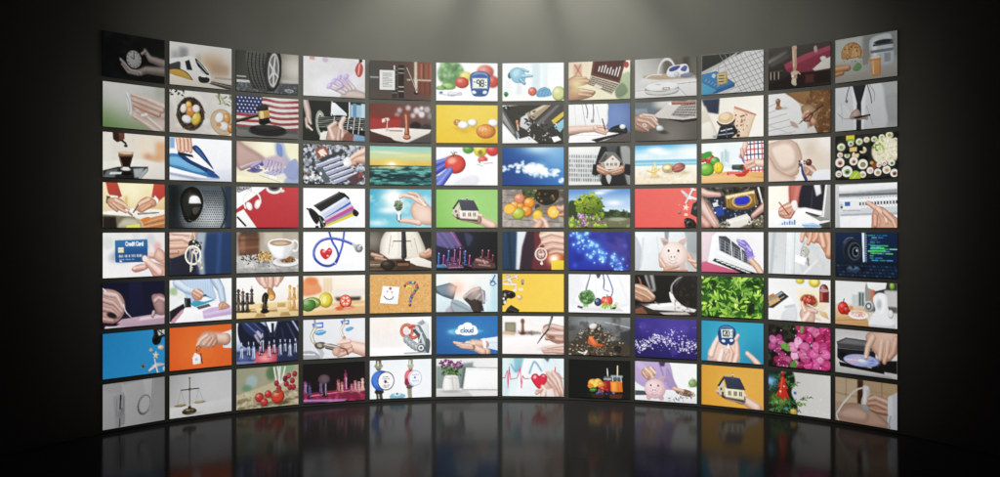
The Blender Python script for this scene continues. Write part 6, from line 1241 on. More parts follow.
@pic('dim screen with a heap of loose dark soil and an orange trowel')
def _():
    q4('5f6364', '7d8083', '55524e', '4a4846'); G(40, 8, 30, '9a9fa2', .7, 8); L([60, 8, 100, 16], 1.6, 'a4a8aa', b=2); P([84, 24, 104, 18, 104, 62, 84, 62], '3a3c40', 5); N(10, '3c3c3c', .55, .75, 185, .5); m = sm((PY - 12 - np.abs(PX - 45) * .55 + (nz(6, 186) - .5) * 16) / 5); put(m * .95, '4a4034'); rs = random.Random(23)
    for k in range(460):
        x = rs.gauss(46, 23); y = rs.uniform(6, 62)
        if y > 8 + abs(x - 44) * .5:
            L([x, y, x + rs.uniform(-2.5, 2.5), y + rs.uniform(-1.6, 1.6)], rs.uniform(.8, 1.8), rs.choice(['2a231c', '6f6250', '98897a', '3c3228', 'c3b8a8', '50453a', '1e1914', '80715c']), a=.9)
    S([34, 14, 40, 10, 46, 12, 44, 18, 36, 19], 'd9d4cc', 2, .8); P([33, 32, 38, 30, 48, 42, 58, 44, 56, 50, 44, 48, 31, 42], 'c05a30', 1.4); P([33, 33, 37, 31, 46, 44, 40, 44], 'e07a48', 1.6); L([46, 46, 57, 48], 1.4, '8a3a20'); K(30, 40, 46, 62, 54, ['3a2f26', '6a5a48'], .8, 1.8, 187); LS([16, 56, 24, 58, 30, 55, 26, 60], 1.8, 'dad5cc'); E(72, 34, 5, 4, '8d8f93', 0, 3, .7); E(80, 50, 6, 6, '1c1c1e', 0, 3, .8)


@pic('purple screen with a wave of scattered white light particles')
def _():
    q4('3a2f7c', '4a3f8c', '241c58', '2c2468'); G(60, 16, 22, '55489c', .7); G(20, 14, 14, '4c4090', .6); G(86, 54, 20, '2a1f5c', .7); 
    for x, y, r in ((12, 12, 6), (36, 20, 5), (80, 14, 7), (64, 50, 6), (90, 34, 5)):
        E(x, y, r, r, '5d52a4', 0, 4, .35)
    rs = random.Random(24)
    for k in range(330):
        x = rs.uniform(0, 100); up = rs.random() < .4 and x > 46
        y = (38 + 7 * math.sin(x * .085 + 1.2) if not up else 38 - 18 * math.exp(-((x - 64) / 16) ** 2)) + rs.gauss(0, 4.5)
        r = rs.uniform(.5, 1.15); E(x, y, r, r, rs.choice(['ffffff', 'e9e4ff', 'c9c0f0', 'a89ae0', 'f4f0ff']), 0, 1, rs.uniform(.6, 1))
    for k in range(26):
        E(rs.uniform(0, 100), rs.uniform(8, 58), .7, .7, '9d90d8', 0, 1, .6)


@pic('teal screen with a glucose meter reading 120 held in one hand')
def _():
    q4('2a8cae', '2f9ab8', '2f8cac', '2a86a6'); G(44, 30, 36, '44a8c4', .6); G(90, 50, 20, '227c9c', .6); S([12, 44, 22, 34, 30, 28, 56, 32, 62, 44, 58, 62, 14, 62, 11, 54], 'e8bfae', 1.4); SK([16, 52, 22, 36, 29, 24], 10, 6, 'ecc6b6'); SK([58, 54, 58, 36, 56, 24], 9, 5, 'e0b2a0'); SK([30, 60, 34, 46], 9, 8, 'f0d0c2'); SK([46, 62, 50, 48, 46, 40], 8, 6, 'dba997'); SK([54, 62, 58, 50], 8, 7, 'e6bbaa'); LS([36, 60, 40, 50, 44, 46], 1.2, 'bd8876', a=.7)
    S([28, 12, 32, 7, 42, 5, 52, 8, 56, 14, 55, 28, 50, 35, 38, 36, 30, 32, 27, 22], '274a7c', 1.3); S([29, 13, 33, 8, 42, 6.5, 51, 9, 54, 15, 48, 11, 36, 10], '5f86b4', 1.5, .8); P([32, 12, 51, 11, 51, 24, 33, 25], 'c9d6cf', 1.2); T('120', 34, 13.5, 8.4, '22302e', 1.4, .66); R(48.4, 14, 1.2, 2, '4a5a58'); R(48.4, 20, 1.6, 1.2, '4a5a58'); E(36, 29.5, 3, 2, 'dfe6ee', 12); E(49, 28, 3, 2, 'dfe6ee', -12); R(42.5, 34, 3, 7, 'eef0f0', 1.2); SK([92, 62, 84, 54, 75, 47], 9, 7, 'dcae9e', nail=True); SK([56, 26, 60, 20], 5, 5, 'e3b8a6')


@pic('screen filled with pink and magenta blossoms')
def _():
    bg('2c1a24'); N(10, '3f5a34', .5, .7, 190, .7); N(8, '16100f', .5, .7, 191, .8); rs = random.Random(25)
    fl = [(84, 56, 17, 'b83470'), (14, 28, 14, 'a8447c'), (24, 54, 14, '98285c'), (98, 34, 13, 'a82c60'), (62, 8, 17, 'c02c70'), (90, 12, 18, 'b82c68'), (70, 48, 16, 'c84484'), (50, 34, 17, 'e07cac'), (84, 36, 16, 'd0508e'), (48, 60, 11, '8c1c4c')]
    for x, y, r, c in fl:
        a0 = rs.uniform(0, 6)
        for k in range(5):
            a = a0 + k * 1.257; px, py = x + r * .55 * math.cos(a), y + r * .5 * math.sin(a); cc = mixc(c, rs.choice(['ffffff', '600c34', 'f0a0c8', c]), rs.uniform(.05, .3)); E(px, py, r * .58, r * .44, mul(cc, .72), math.degrees(a)); E(px - .5, py - .6, r * .5, r * .36, cc, math.degrees(a), 3); L([x, y, px + r * .3 * math.cos(a), py + r * .28 * math.sin(a)], 1, mul(cc, .75), a=.6); L([px - 2, py + 1, px + 3, py - 1], 1, mixc(cc, 'ffffff', .5), b=2, a=.6)
        E(x, y, r * .15, r * .15, '7a1c48', 0, 2)
    S([20, 30, 28, 26, 36, 30, 34, 38, 26, 36], '6a9a48', 1.4); S([36, 56, 44, 50, 46, 60, 38, 64], '5d8a40', 1.4); S([54, 0, 58, -2, 56, 10, 52, 8], '6f9a50', 2); K(50, 0, 0, 100, 61, ['f4c8dc', '7a1a48', 'fbe6f0'], .6, 1.2, 192, .7)


@pic('screen with a hand inserting a shiny disc into a black player')
def _():
    grad('b9b8b6', 'c9c8c6', 'c3c1bf', 'a6a5a4'); P([2, 18, 18, 11, 66, 13, 76, 20, 66, 26, 4, 27], '4a4a4c', 1.4); P([4, 20, 18, 13, 62, 15, 56, 20], '6f6f72', 3); P([3, 26, 66, 25, 66, 48, 34, 50, 8, 44, 3, 40], '232326', 1.4); P([60, 40, 100, 36, 100, 54, 60, 52], '1b1b1d', 2); P([6, 46, 60, 50, 80, 52, 80, 56, 8, 52], '121214', 1.4); P([8, 32, 20, 34, 20, 40, 8, 38], '0c0c0e', 2); L([4, 27, 66, 26], 1, '6a6a6c'); P([20, 60, 86, 58, 100, 62, 20, 62], '8f8d8c', 4); E(44, 41, 29, 8.5, '6f78a8'); E(42, 41, 28, 8, '98a0cc'); P([16, 42, 40, 36, 46, 40, 28, 48], 'c9a8bc', 4, .8); P([40, 46, 62, 38, 68, 42, 50, 49], '5a68b4', 4, .7); E(44, 41, 6, 2, 'dcdfe8'); E(48, 44, 8, 3, 'c0d0f0', 0, 4, .6); L([15, 41, 72, 42], 1, 'e3e8f4', a=.5)
    S([50, 8, 64, -2, 104, -4, 104, 20, 92, 34, 80, 38, 72, 34, 62, 26], 'c99c86', 1.5); SK([62, 8, 54, 22, 51, 36], 10, 7, 'd3a892', nail=True); SK([76, 12, 74, 28, 73, 36], 9, 6, 'd0a48e'); SK([86, 12, 84, 30, 80, 40], 9, 6, 'c4937c'); SK([98, 8, 94, 26, 88, 34], 10, 7, 'b98872'); G(84, 6, 16, 'dcb8a6', .6); L([76, 38, 70, 46], 3, '55424a', b=2, a=.6)


# ---- bottom row
rs_c = ['a82840', 'b83a54', '7c1c34']


@pic('grey screen with a slotted white panel and a round dial')
def _():
    q4('c9c9cb', 'b5b5b6', 'd6d6d8', 'c0c0c2'); P([30, 4, 78, -2, 78, 62, 26, 62], 'd5d5d7', 5); P([64, -2, 82, -2, 78, 40, 70, 40], 'e6e6e8', 4); P([0, 8, 36, 18, 26, 62, 0, 62], 'cacacc', 4); P([16, 18, 34, 14, 34, 58, 20, 62], 'b3b3b6', 4); L([28, 18, 27, 36], 2.6, '37373a', 2); L([27, 44, 26, 60], 1.8, '4a4a4d'); LS([30, 36, 29, 44], 3, '8c8c90', b=1.5); E(27, 44, 4, 5, '9d9da1', 0, 2); L([33, 20, 32, 44], 1, '8d8d90'); L([22, 22, 21, 46], 1, '98989b'); L([34, 24, 34, 54], 1, '8a8a8e', a=.6); E(66, 35, 11, 14.5, '6a6a6e', 20); E(67, 34, 10.3, 13.5, 'd3d3d5', 20); E(69, 33, 8, 11, 'dedee0', 20, 4); O(66.5, 34.5, 9, 12.5, 1.1, '8d8d91', 20); L([80, 0, 78, 44], 1.4, 'a3a3a6', b=2); L([30, 2, 36, 18], 2, 'e9e9ea', b=2, a=.7); G(90, 54, 20, 'b0b0b2', .6)


@pic('grey screen with a brass balance scale on a pale table')
def _():
    q4('a9a9aa', 'd2d3d4', 'c6c5c4', 'dcdcdc'); G(60, 18, 40, 'dededf', .8); P([0, 46, 100, 42, 100, 62, 0, 62], 'e2e1e0', 5); N(4, 'f4f4f3', .6, .8, 200, .5, (PY > 46) * 1.); L([31.5, 6, 31.5, 52], 1.5, '4a4038'); L([18, 22, 46, 22], 1.8, '55483a'); E(31.5, 22, 2.4, 2, '6a5840'); E(31.5, 6, 1.4, 1.6, '5f5040'); L([18, 22, 12, 43], .8, '8f8880', a=.6); L([18, 22, 24, 43], .8, '8f8880', a=.6); L([46, 22, 41, 42], .8, '8f8880', a=.6); L([46, 22, 54, 42], .8, '8f8880', a=.6)
    E(17, 44, 9, 1.8, '6a5c44'); E(17, 43.4, 7, 1, 'b09c70'); E(48, 42, 9, 1.8, '8f7c58'); E(48, 41.4, 7, 1, 'cdb888'); E(31, 54, 11.5, 4.6, '2c2620'); E(31, 52, 10, 3.4, '57482f'); E(29, 51.4, 4, 1.4, 'b59c64', 0, 1.5); E(36, 52, 2, 1, '8f7a50'); R(29, 46, 5, 5, '3c3226', 1.3); E(36, 57.5, 12, 1.6, '9d9a97', 0, 3, .6)


@pic('screen with tomatoes, radishes and spring onions on rough planks')
def _():
    q4('8d9484', 'b5a888', 'a89c84', '9c8f78'); R(0, 0, 34, 26, '989880', 6); E(24, 20, 9, 9, '9ab0b0', 0, 5); E(16, 30, 8, 5, '6a9070', 0, 4); E(56, 10, 9, 11, '5f7a58', 0, 5); E(80, 4, 14, 8, '86a07c', 0, 5); F(1.4); P([0, 40, 60, 24, 100, 22, 100, 62, 0, 62], 'b8aa88', 3); P([0, 46, 100, 36, 100, 40, 0, 52], '8f8266', 2); P([0, 58, 100, 48, 100, 52, 0, 62], '7d7058', 3); N(5, 'd5cab0', .52, .72, 205, .6, sm((PY - 34) / 4)); N(4, '6f634c', .58, .75, 206, .5, sm((PY - 36) / 4))
    for x0, x1 in ((60, 64), (70, 68), (78, 72), (66, 70)):
        L([x0, 2, x1, 26], 2.6, 'e3ead9', 2, b=1.2)
    for x, y in ((64, 26), (84, 16), (90, 24), (80, 28), (94, 14), (86, 34), (68, 34), (92, 34), (78, 20)):
        B(x, y, 4, rs_c[(x + y) % 3], 4.4, hi=.25, sh=.4)
    for x, y, r in ((36, 45, 7), (50, 41, 5.5), (44, 53, 6)):
        E(x + 3, y + r * .9, r * 1.1, 1.8, '4c3c2c', 0, 3, .6); B(x, y, r, 'c23a34', r)
    E(72, 56, 13, 3, '3c3024', 0, 3, .7); B(66, 46, 11, 'd8452e', 10.5); LS([60, 38, 66, 40, 72, 37], 1.4, '4a5a30'); L([66, 40, 67, 34], 1.2, '4a5a30')




@pic('dark magenta lit screen with chess pieces on a glowing pink board')
def _():
    q4('120c16', '180e18', '1c0e1a', '2a1220'); P([0, 46, 100, 40, 100, 62, 0, 62], '7c2444', 3); N(6, 'c04470', .5, .7, 210, .7, sm((PY - 47) / 3)); P([0, 55, 70, 58, 66, 62, 0, 62], 'b080b0', 3, .8); P([0, 58, 40, 60, 30, 62, 0, 62], '3a2248', 2, .8); L([10, 50, 96, 44], 1.6, 'e888a8', a=.7); rs = random.Random(26)
    for x, y, h, c in ((3, 46, 20, '7d3a68'), (10, 54, 26, '3a2038'), (28, 48, 24, '54304a'), (35, 52, 30, '1c1220'), (56, 46, 20, '8a4448'), (62, 48, 18, '9a5450'), (68, 44, 28, '8a3058'), (78, 48, 14, '8a4c58'), (84, 47, 18, 'a86a6c'), (90, 48, 17, 'a87874'), (96, 46, 20, 'c09488')):
        chess_man(x, y, h, c, 6, x in (35, 68)); L([x + 1.4, y - 2, x + 1.2, y - h * .7], 1, ['f0a0c0', '5f90e0', 'f0d0d8'][int(x) % 3], a=.8)
    S([24, 24, 30, 18, 40, 20, 42, 28, 34, 32, 26, 30], '55444c', 2); G(34, 25, 6, '77606a', .6); L([4, 44, 5, 30], 1.2, '5a88d8', a=.8)


@pic('white screen with a blue water meter and a red water meter on pipes')
def _():
    q4('d9e2ec', 'e6ebf2', 'dfe6ee', 'e9edf3'); G(50, 30, 34, 'f0f4f8', .8); L([14, -2, 14, 12], 9, '6f6a58'); E(14, 9, 7, 4, '8d8a76'); L([14, 46, 16, 62], 10, '4a4438'); E(15, 50, 7.5, 4, '2f2a22'); L([66, -2, 66, 14], 7, '8f8e7c'); E(66, 10, 5.5, 3.4, 'a8a894'); L([64, 42, 65, 60], 7, '8d8a78'); E(64, 44, 5, 3, '5a5648'); L([13, 2, 13, 8], 2, 'd9d8cc'); L([65, 2, 65, 8], 2, 'e3e2d8'); L([14, 54, 15, 61], 2, 'a8a494')
    E(18, 32, 16, 16, '3058b0'); E(13, 30, 9, 12, '4a78d0', 0, 5); E(26, 33, 13.5, 15, '20242c'); E(26, 33, 12.3, 13.6, 'eef0f2'); 
    for y, w in ((26, 9), (29, 12), (39, 12), (42, 8)):
        for k in range(int(w / 2)):
            R(26 - w / 2 + k * 2.1, y, 1.4, 1.3, '3f444c' if (k + y) % 3 else 'b04048', .8)
    E(25, 34, 2.2, 2.4, '1c2026'); L([25, 34, 30, 36], 1, 'b83038'); E(66, 28, 10, 12, 'c8343c'); E(62, 26, 5, 8, 'e8707a', 0, 4); E(60, 36, 4, 6, '8a2c50', 0, 2); L([68, 40, 70, 42], 4, '4c5fb4'); E(73, 30, 11, 13, 'cdd3ea'); E(74, 30, 10, 12, 'e6eaf4'); O(74, 30, 10, 12, .9, '9da6cc'); E(73, 29, 1.6, 1.8, '5a68a8'); 
    for k in range(5):
        R(69 + k * 2.2, 24, 1.3, 1.3, '8d96c0', .8); R(69 + k * 2.2, 34, 1.3, 1.3, '8d96c0', .8)
    S([33, 56, 40, 53, 52, 54, 58, 58, 50, 62, 34, 62], '7fb4cc', 1.3); E(44, 55, 6, 2.4, 'b5d8e4'); E(44, 54, 1.6, 1.4, '2c4a5c')


@pic('screen with purple flowers in a white vase beside a blank white frame')
def _():
    q4('d3d5d4', 'e6e6e5', 'c3c4c4', 'dcdcdc'); P([0, 12, 60, 6, 60, 50, 0, 50], '7d8a88', 5); P([44, 14, 64, 14, 60, 52, 40, 52], '55625f', 4); R(0, 48, 100, 14, 'd6d5d4', 3); P([0, 50, 50, 50, 60, 62, 0, 62], 'bdbcbc', 4); F(.6); P([48, 14, 100, 15, 100, 52, 42, 51], '9a9c9c', 1.4); P([49, 15.5, 100, 16.5, 100, 50.5, 44, 49.5], 'f1f1f1', 1.2); P([52, 19, 100, 20, 100, 47, 48, 46], 'fafafa', 2); L([50, 18, 100, 19], .8, 'c3c4c4'); K(70, 8, 14, 40, 27, ['4a6a3c', '35522c', '6a8a50', '2a4024'], 1.2, 2.6, 215, 1, .6); L([24, 22, 26, 32], 5, '54743f'); rs = random.Random(27)
    for x, y in ((8, 6), (14, 4), (20, 10), (27, 7), (34, 8), (40, 12), (12, 12), (30, 13), (22, 4), (38, 6)):
        for k in range(9):
            E(x + rs.uniform(-3, 3), y + rs.uniform(-2.6, 2.6), 1.5, 1.1, rs.choice(['6a2c5c', '8a4478', '55204a', 'a8649a', '3f1838']), rs.uniform(0, 180))
    S([13, 30, 20, 27, 32, 27, 36, 32, 36, 52, 12, 52], 'd5d4ce', 1.3); S([14, 32, 22, 29, 24, 50, 13, 51], 'efeee9', 3); L([26, 30, 28, 50], 1.4, 'aeada6', b=2); L([32, 30, 33, 50], 1.2, 'b9b8b1', b=2); LS([15, 30, 22, 32, 30, 31, 35, 33], 1.2, 'b5b4ac'); E(24, 53, 16, 2.4, '8f8f8f', 0, 3, .7)


@pic('screen with a hand holding a red heart on a pink heartbeat line')
def _():
    q4('b5dce4', 'd5e9ee', 'dcecef', 'e9eeee'); P([18, -2, 36, 0, 30, 20, 20, 22], '7db0c0', 4); P([36, -2, 62, -2, 80, 62, 20, 62], 'e6f0f2', 5); P([0, 0, 14, 0, 10, 60, 0, 60], 'c3e0e6', 6); LS([44, 24, 50, 8, 54, 6, 64, 20], 2.4, '5a88a8', b=2); LS([14, 10, 22, 22, 30, 14], 2.4, '6a94b0', b=2.4); P([66, -2, 78, -2, 74, 6], '55606c', 2); L([84, 2, 100, 40], 3, 'c6dde4', b=4); F(1)
    L([-1, 32, 4, 32], 1.2, 'e0406c'); L([4, 32, 6, 25, 8, 20, 9, 48, 11, 14, 13, 34, 24, 32, 27, 22, 29, 16, 31, 48, 33, 28, 36, 33, 48, 32], 1.3, 'e0406c'); L([78, 32, 84, 32, 86, 14, 89, 46, 91, 30, 101, 32], 1.3, 'd8506c'); L([6, 26, 9, 46], 2, 'f0a8bc', a=.4)
    S([62, 48, 72, 34, 84, 22, 94, 26, 98, 42, 94, 64, 66, 64], 'd8b0a2', 4); SK([96, 56, 92, 36, 82, 22], 11, 6, 'ddb6a8', b=2.5); SK([92, 56, 86, 38, 74, 24], 10, 6, 'd3a899', b=2.5); SK([90, 60, 84, 46, 72, 32], 10, 6, 'c99c8c', b=2.5); E(80, 50, 8, 8, 'b98878', 0, 8, .6)
    P(spl([60, 49, 50, 39, 47, 31, 50, 25.5, 56, 24.5, 60, 28, 65, 24.5, 71, 26, 73, 32, 70, 40]), 'b81f34', 1.3); P(spl([60, 47, 52, 38, 49, 31, 52, 27, 56, 26.5, 60, 31, 65, 27, 70, 28, 71, 33, 68, 39]), 'd83048', 3); E(53, 30, 2.4, 3, 'f4a0ac', 30, 2); E(67, 28, 2.6, 1.4, 'f0909c', 0, 2); SK([66, 62, 70, 52, 66, 46], 9, 6, 'e6c0b2'); SK([56, 56, 64, 50], 6, 5, 'd8a898'); P([72, 50, 82, 48, 86, 62, 72, 62], 'f0f2f2', 4, .6); E(58, 52, 4, 2.4, 'c98a80', 0, 2, .7)


@pic('black screen with orange juice jars with straws, oranges and berries')
def _():
    bg('0c0d0f'); G(70, 30, 30, '17191c', .9); P([30, 51, 100, 50, 100, 62, 30, 62], '141516', 3); P([66, 54, 88, 54, 86, 62, 68, 62], '6a3418', 3, .8); P([36, 54, 60, 54, 56, 62, 40, 62], '4a2a12', 4, .8); L([63, 14, 64, 26], 1.6, 'd8d2bc'); L([64, 26, 65, 34], 1.4, 'a08c78'); L([80, 9, 79, 34], 1.8, 'e3dfc8'); L([80, 10, 80, 24], .9, 'c9b070')
    P([57, 33, 70, 33, 71, 49, 57, 50], '8a1c1c', 1.3); R(58, 26, 12, 5, '5f6468', 1.3, .9); R(57, 29, 13, 3, '9da4a8', 1.2, .8); E(60, 40, 2, 5, 'c0483c', 0, 2, .8); P([68, 34, 87, 33, 88, 50, 69, 51], 'd8701c', 1.3); P([70, 36, 78, 35, 78, 49, 71, 49], 'f0953c', 4); R(70, 26, 17, 7, '5d6266', 1.4, .85); R(69, 24, 19, 3, 'a9b0b4', 1.2, .8); L([72, 27, 72, 33], 1.2, 'dfe4e6'); L([85, 27, 86, 34], 1.2, 'c3c9cc')
    B(40, 38, 8, 'e8962c', 7); B(48, 36, 7, 'f0a83c', 6); B(53, 40, 6, 'd8822a', 6); E(42, 40, 6, 4, 'f6c058', 0, 2); E(36, 42, 5, 4, 'd88020', 0, 1.5); B(56, 46, 5, 'b02c20', 4); B(63, 48, 4, '8a1c24', 3); S([34, 48, 40, 44, 46, 47, 42, 51, 36, 51], '3f7a30', 1.3); L([36, 48, 43, 48], 1, '7ab858'); K(26, 46, 49, 74, 55, ['2a2c4c', '454a78', '15172c', '6a70a0'], 1.2, 2, 220, 1, 1); K(5, 48, 46, 62, 52, ['d84838', 'a82c24'], 1, 1.8, 221)


@pic('screen with a hand feeding a pink piggy bank beside coins and a plant')
def _():
    q4('dcd9e0', 'eef0ee', 'e0e2e8', 'e6e8ea'); R(56, 0, 44, 40, 'eff2f0', 8); B(94, 30, 7, '7d9a5a', 6); K(20, 86, 22, 101, 38, ['6a8a4a', '8aa868', '4f6a38', 'a8c08a'], 1, 2, 225, .9, .4); S([-2, 0, 20, -4, 52, -4, 62, 20, 64, 44, 34, 46, -2, 30], 'a893c0', 3); L([6, 4, 24, 20], 10, 'b8a5cc', b=4); L([40, 2, 50, 30], 2, '8a76a4', b=2); P([38, -2, 50, -2, 48, 6, 42, 6], '4a3f50', 3); S([52, 8, 62, 24, 70, 40, 60, 44, 52, 30], '9a86b4', 3); F(.6); P([0, 46, 60, 42, 100, 46, 100, 62, 0, 62], 'dbdde3', 2); P([0, 46, 20, 46, 26, 52, 0, 54], '4a4e58', 2); S([66, 44, 80, 40, 94, 44, 96, 50, 76, 50], '7d6456', 1.6); SK([64, 40, 78, 43], 6, 5, 'd0a08c'); K(30, 72, 44, 96, 54, ['4c4038', 'b5a084', '8a7868', '2f2c2c', 'd8c8a8'], 1, 2, 226, .9, .5); K(12, 54, 54, 84, 60, ['8d9098', 'b9bcc4', '5f6470'], 1.4, 2.6, 227, .9, .4)
    pig(33, 42, .86, 'e3b8be'); S([10, 16, 16, 10, 28, 8, 34, 14, 32, 22, 22, 26, 13, 24], 'd3a48e', 1.4); SK([18, 12, 27, 20, 30, 26], 6, 4, 'dcb09a'); SK([14, 18, 20, 26], 6, 4, 'c8947e'); SK([26, 10, 34, 18], 5, 4, 'e0b8a4'); L([27, 24, 30, 27], 2, 'c9b078')


@pic('orange screen with a cream model house on an open palm')
def _():
    q4('dc9434', 'e0a04a', 'dc9230', 'e29c3c'); G(50, 28, 40, 'e8aa50', .6); openhand(20, 44, 'd8ae98', 1.0); house(26, 17, 1.04, '3c4252', 'e6d8b4', '2c303c', '4c4640')


@pic('screen with a decorated fir branch and a red felt tree ornament')
def _():
    q4('b8b8b4', 'cccbc6', 'c3c1bc', 'c9c7c1'); S([-4, -4, 34, -4, 44, 12, 38, 30, 48, 50, 40, 64, -4, 64], '1d2c1c', 4); rs = random.Random(28)
    for bx, by, tx, ty in ((0, 30, 40, 4), (0, 20, 30, -2), (10, 50, 70, 34), (6, 40, 50, 14), (10, 60, 46, 60), (0, 50, 30, 40), (20, 46, 62, 44), (0, 60, 30, 54), (10, 8, 44, 20), (14, 54, 52, 56)):
        for k in range(34):
            t = rs.random(); x, y = bx + (tx - bx) * t, by + (ty - by) * t; a = math.atan2(ty - by, tx - bx) + rs.choice([-1, 1]) * rs.uniform(.3, 1.1); s = rs.uniform(4, 8) * (1.1 - t * .6)
            L([x, y, x + s * math.cos(a), y + s * math.sin(a)], 1.1, rs.choice(['2f5230', '44703c', '5a8a48', '1c3822', '3a6a58', '6f9a50']), .6)
    G(4, 16, 5, 'c8e8ff', 1); G(4, 16, 10, '4a8ad0', .6); E(44, 30, 2.4, 2.4, '3a6ab0', 0, 1.6); E(30, 54, 2, 2, '4a8ac0', 0, 1.6); E(14, 46, 2, 2, '6ab0d0', 0, 1.6, .8); G(10, 42, 10, '8aa83c', .5); G(24, 44, 8, '9ab040', .5); B(42, 58, 6, 'b89a3c', 5); B(52, 46, 3, '7d9a3c', 3)
    P([24, 6, 30, 15, 27, 15, 33, 26, 29, 25, 35, 39, 26, 38, 26, 42, 22, 42, 21, 38, 13, 36, 19, 24, 15, 23, 21, 14, 18, 13], 'c83222', 1.3); L([23, 10, 20, 34], 1.6, 'e8604a', b=2); E(20, 30, 1.4, 1.4, 'f0d8a0'); E(26, 22, 1.2, 1.2, 'f0d8a0'); L([24, 6, 25, -2], .9, 'c9b080'); B(24, 3, 3.5, 'a82c28'); K(8, 60, 20, 100, 56, ['dedcd6'], 1, 2, 230, .5)


@pic('screen with a hand pressing an ultrasound probe on a pregnant belly')
def _():
    q4('b59878', 'a38768', 'a88c7c', 'a58a78'); R(0, 0, 36, 34, 'bda488', 3); L([18, 0, 18, 30], 1.4, '947a5c'); L([0, 22, 36, 24], 1.4, '947a5c'); R(37, 0, 9, 34, '4a2f20', 2); R(48, 0, 52, 30, 'b09474', 3); L([76, 0, 76, 26], 1.4, '8d7254'); L([50, 14, 100, 14], 1, '9c8262'); F(.8); P([86, 18, 104, 8, 104, 64, 84, 64], 'b9bcc2', 2); S([-4, 58, 6, 42, 24, 34, 48, 34, 72, 44, 86, 62, -4, 66], 'b8937f', 1.5); S([4, 56, 16, 42, 36, 38, 54, 44, 48, 58], 'caa592', 8); LS([6, 62, 2, 52, 10, 40, 22, 26, 36, 14, 52, 9], 2.4, 'cfc8bc', b=1.2); LS([5, 50, 12, 38, 26, 22], 1, 'efe9de'); S([46, 8, 56, 8, 58, 22, 60, 36, 54, 42, 46, 40, 43, 30, 46, 20], 'bdbab6', 1.4); E(49, 22, 2.6, 12, 'e3e1dd', 4, 3); S([44, 34, 60, 34, 58, 42, 46, 42], '9a9a9a', 1.6); R(47, 8, 8, 4, 'dbd9d4', 1.3); S([54, 22, 64, 18, 80, 20, 92, 26, 92, 42, 76, 44, 60, 40, 54, 32], 'b98c74', 1.5); SK([84, 26, 66, 22, 55, 26], 8, 5, 'c79a82'); SK([84, 34, 66, 30, 54, 32], 7, 5, 'b5866e'); SK([84, 40, 68, 40, 58, 38], 7, 5, 'a8785f'); S([86, 20, 94, 18, 94, 46, 86, 44], 'd0d3d8', 2); L([90, 44, 86, 60], 2.4, '9599a0', b=2)

# ---------------------------------------------------------------- the screens
SW, SH, PITCH = .5617, .3459, .3858       # display width, height, row spacing
Z0 = CAM_Z - 1.552                        # lower edge of the bottom row

# corner vignette put into each screen's emission (fraction of full), row by row
VIGNETTE_GAIN = [
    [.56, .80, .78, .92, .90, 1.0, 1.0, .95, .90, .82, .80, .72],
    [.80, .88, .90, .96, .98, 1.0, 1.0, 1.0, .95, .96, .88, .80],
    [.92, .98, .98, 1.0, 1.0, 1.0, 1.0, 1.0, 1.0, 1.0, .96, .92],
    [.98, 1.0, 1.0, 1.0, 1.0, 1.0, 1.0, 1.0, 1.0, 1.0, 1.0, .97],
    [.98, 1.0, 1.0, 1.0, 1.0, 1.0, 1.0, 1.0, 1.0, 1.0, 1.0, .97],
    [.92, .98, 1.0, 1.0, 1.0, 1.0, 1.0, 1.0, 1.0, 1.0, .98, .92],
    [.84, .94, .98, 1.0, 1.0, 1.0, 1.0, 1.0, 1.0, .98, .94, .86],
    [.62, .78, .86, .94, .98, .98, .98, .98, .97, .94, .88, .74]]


def rounded_case():
    """thin casing behind the display: front plate with chamfered edge, and a shallower back box"""
    def ring(w_, h_, y):
        return [(-w_, y, -h_), (w_, y, -h_), (w_, y, h_), (-w_, y, h_)]
    a, h = SW / 2, SH / 2
    rings = [ring(a - .002, h - .002, .0015), ring(a, h, .004), ring(a, h, .0125), ring(a - .06, h - .05, .0145), ring(a - .06, h - .05, .024)]
    vs = [v for r in rings for v in r]
    fs = [(0, 1, 2, 3), (19, 18, 17, 16)]
    for k in range(4):
        for i in range(4):
            j = (i + 1) % 4
            fs.append((k * 4 + j, k * 4 + i, k * 4 + 4 + i, k * 4 + 4 + j))
    return vs, fs


def vivid(c, sat):
    """tone curve of the pictures: more contrast, colour strength scaled by sat"""
    t = np.clip(c / 255, 0, 1)
    t = t + .55 * (t * t * (3 - 2 * t) - t)
    m = t.mean(-1, keepdims=True)
    return np.clip(m + (t - m) * sat, 0, 1) * 259


def s2l(c):
    c = np.clip(c / 255, 0, 1)
    return np.where(c <= .04045, c / 12.92, ((c + .055) / 1.055) ** 2.4)


gx, gz = np.meshgrid(np.linspace(-SW / 2, SW / 2, NX), np.linspace(SH / 2, -SH / 2, NY))
GRID_V = np.stack([gx, np.zeros_like(gx), gz], -1).reshape(-1, 3)
ii = (np.arange(NY - 1)[:, None] * NX + np.arange(NX - 1)[None]).reshape(-1)
GRID_F = np.stack([ii, ii + NX, ii + NX + 1, ii + 1], -1)


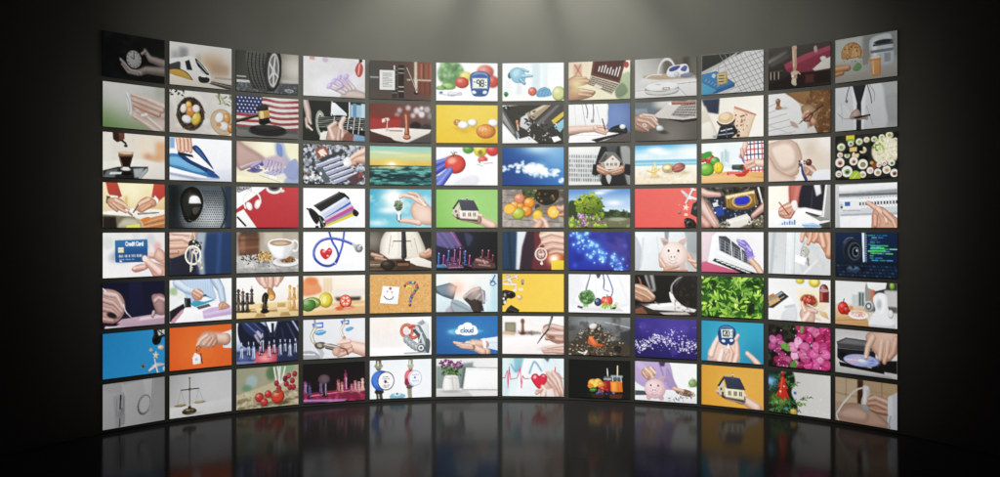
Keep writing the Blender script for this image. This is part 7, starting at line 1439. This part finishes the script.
def display(colours, parent):
    me = bpy.data.meshes.new('display')
    me.vertices.add(len(GRID_V))
    me.vertices.foreach_set('co', GRID_V.astype(np.float32).ravel())
    me.loops.add(GRID_F.size)
    me.loops.foreach_set('vertex_index', GRID_F.astype(np.int32).ravel())
    me.polygons.add(len(GRID_F))
    me.polygons.foreach_set('loop_start', np.arange(0, GRID_F.size, 4, dtype=np.int32))
    me.update(calc_edges=True)
    at = me.color_attributes.new('picture', 'FLOAT_COLOR', 'POINT')
    rgba = np.ones((len(GRID_V), 4), np.float32)
    rgba[:, :3] = s2l(colours.reshape(-1, 3))
    at.data.foreach_set('color', rgba.ravel())
    me.materials.append(M_DISP)
    o = bpy.data.objects.new('display', me)
    COL.objects.link(o)
    o.parent = parent
    return o


case_vs, case_fs = rounded_case()
case_first = None
grain = np.random.RandomState(5)
rm = RAD * math.cos(STEP / 2)
for idx, (label, paint) in enumerate(PICS):
    r, c = divmod(idx, 12)
    paint()
    MK[0] = None
    sharp = CV.copy()
    F(.9)
    near = CV.copy()
    F(5)
    CV = np.clip(sharp + .22 * (sharp - near) + .1 * (sharp - CV), 0, 255)
    busy = np.sqrt(np.maximum(((sharp - near) ** 2).mean(-1), 0))
    det = grain.normal(0, 1, (NY, NX)) * .6 + (nz(2.2, 700 + idx) - .5) * 3
    CV = np.clip(CV + (det * np.minimum(busy * .7, 9))[..., None], 0, 255)
    sharp = CV.copy()
    F(4)
    CV = 255 - (255 - sharp) * (255 - .13 * CV) / 255      # lens bloom of the pictured scene
    cv = vivid(CV, (.72, .78, .85, .87, .88, .88, .88, .88)[r]) * (1 + .025 * (nz(6, 900 + idx)[..., None] - .5)) + grain.normal(0, 1.6, (NY, NX, 1))  # top rows desaturated: haze in front of them is put into the colours
    a = (c - 5.5) * STEP
    e = bpy.data.objects.new('video_screen', None)
    COL.objects.link(e)
    e.empty_display_size = .1
    e.location = (rm * math.sin(a), D - RAD + rm * math.cos(a), Z0 + (7 - r) * PITCH + SH / 2)
    e.rotation_euler = (0, 0, -a)
    tag(e, label, 'screen', 'screens of the curved video wall')
    d = display(cv, e)
    d['brightness'] = VIGNETTE_GAIN[r][c] ** 2.2
    if case_first is None:
        case_first = mesh('casing', case_vs, case_fs, M_CASE, e)
    else:
        k = case_first.copy()
        COL.objects.link(k)
        k.parent = e
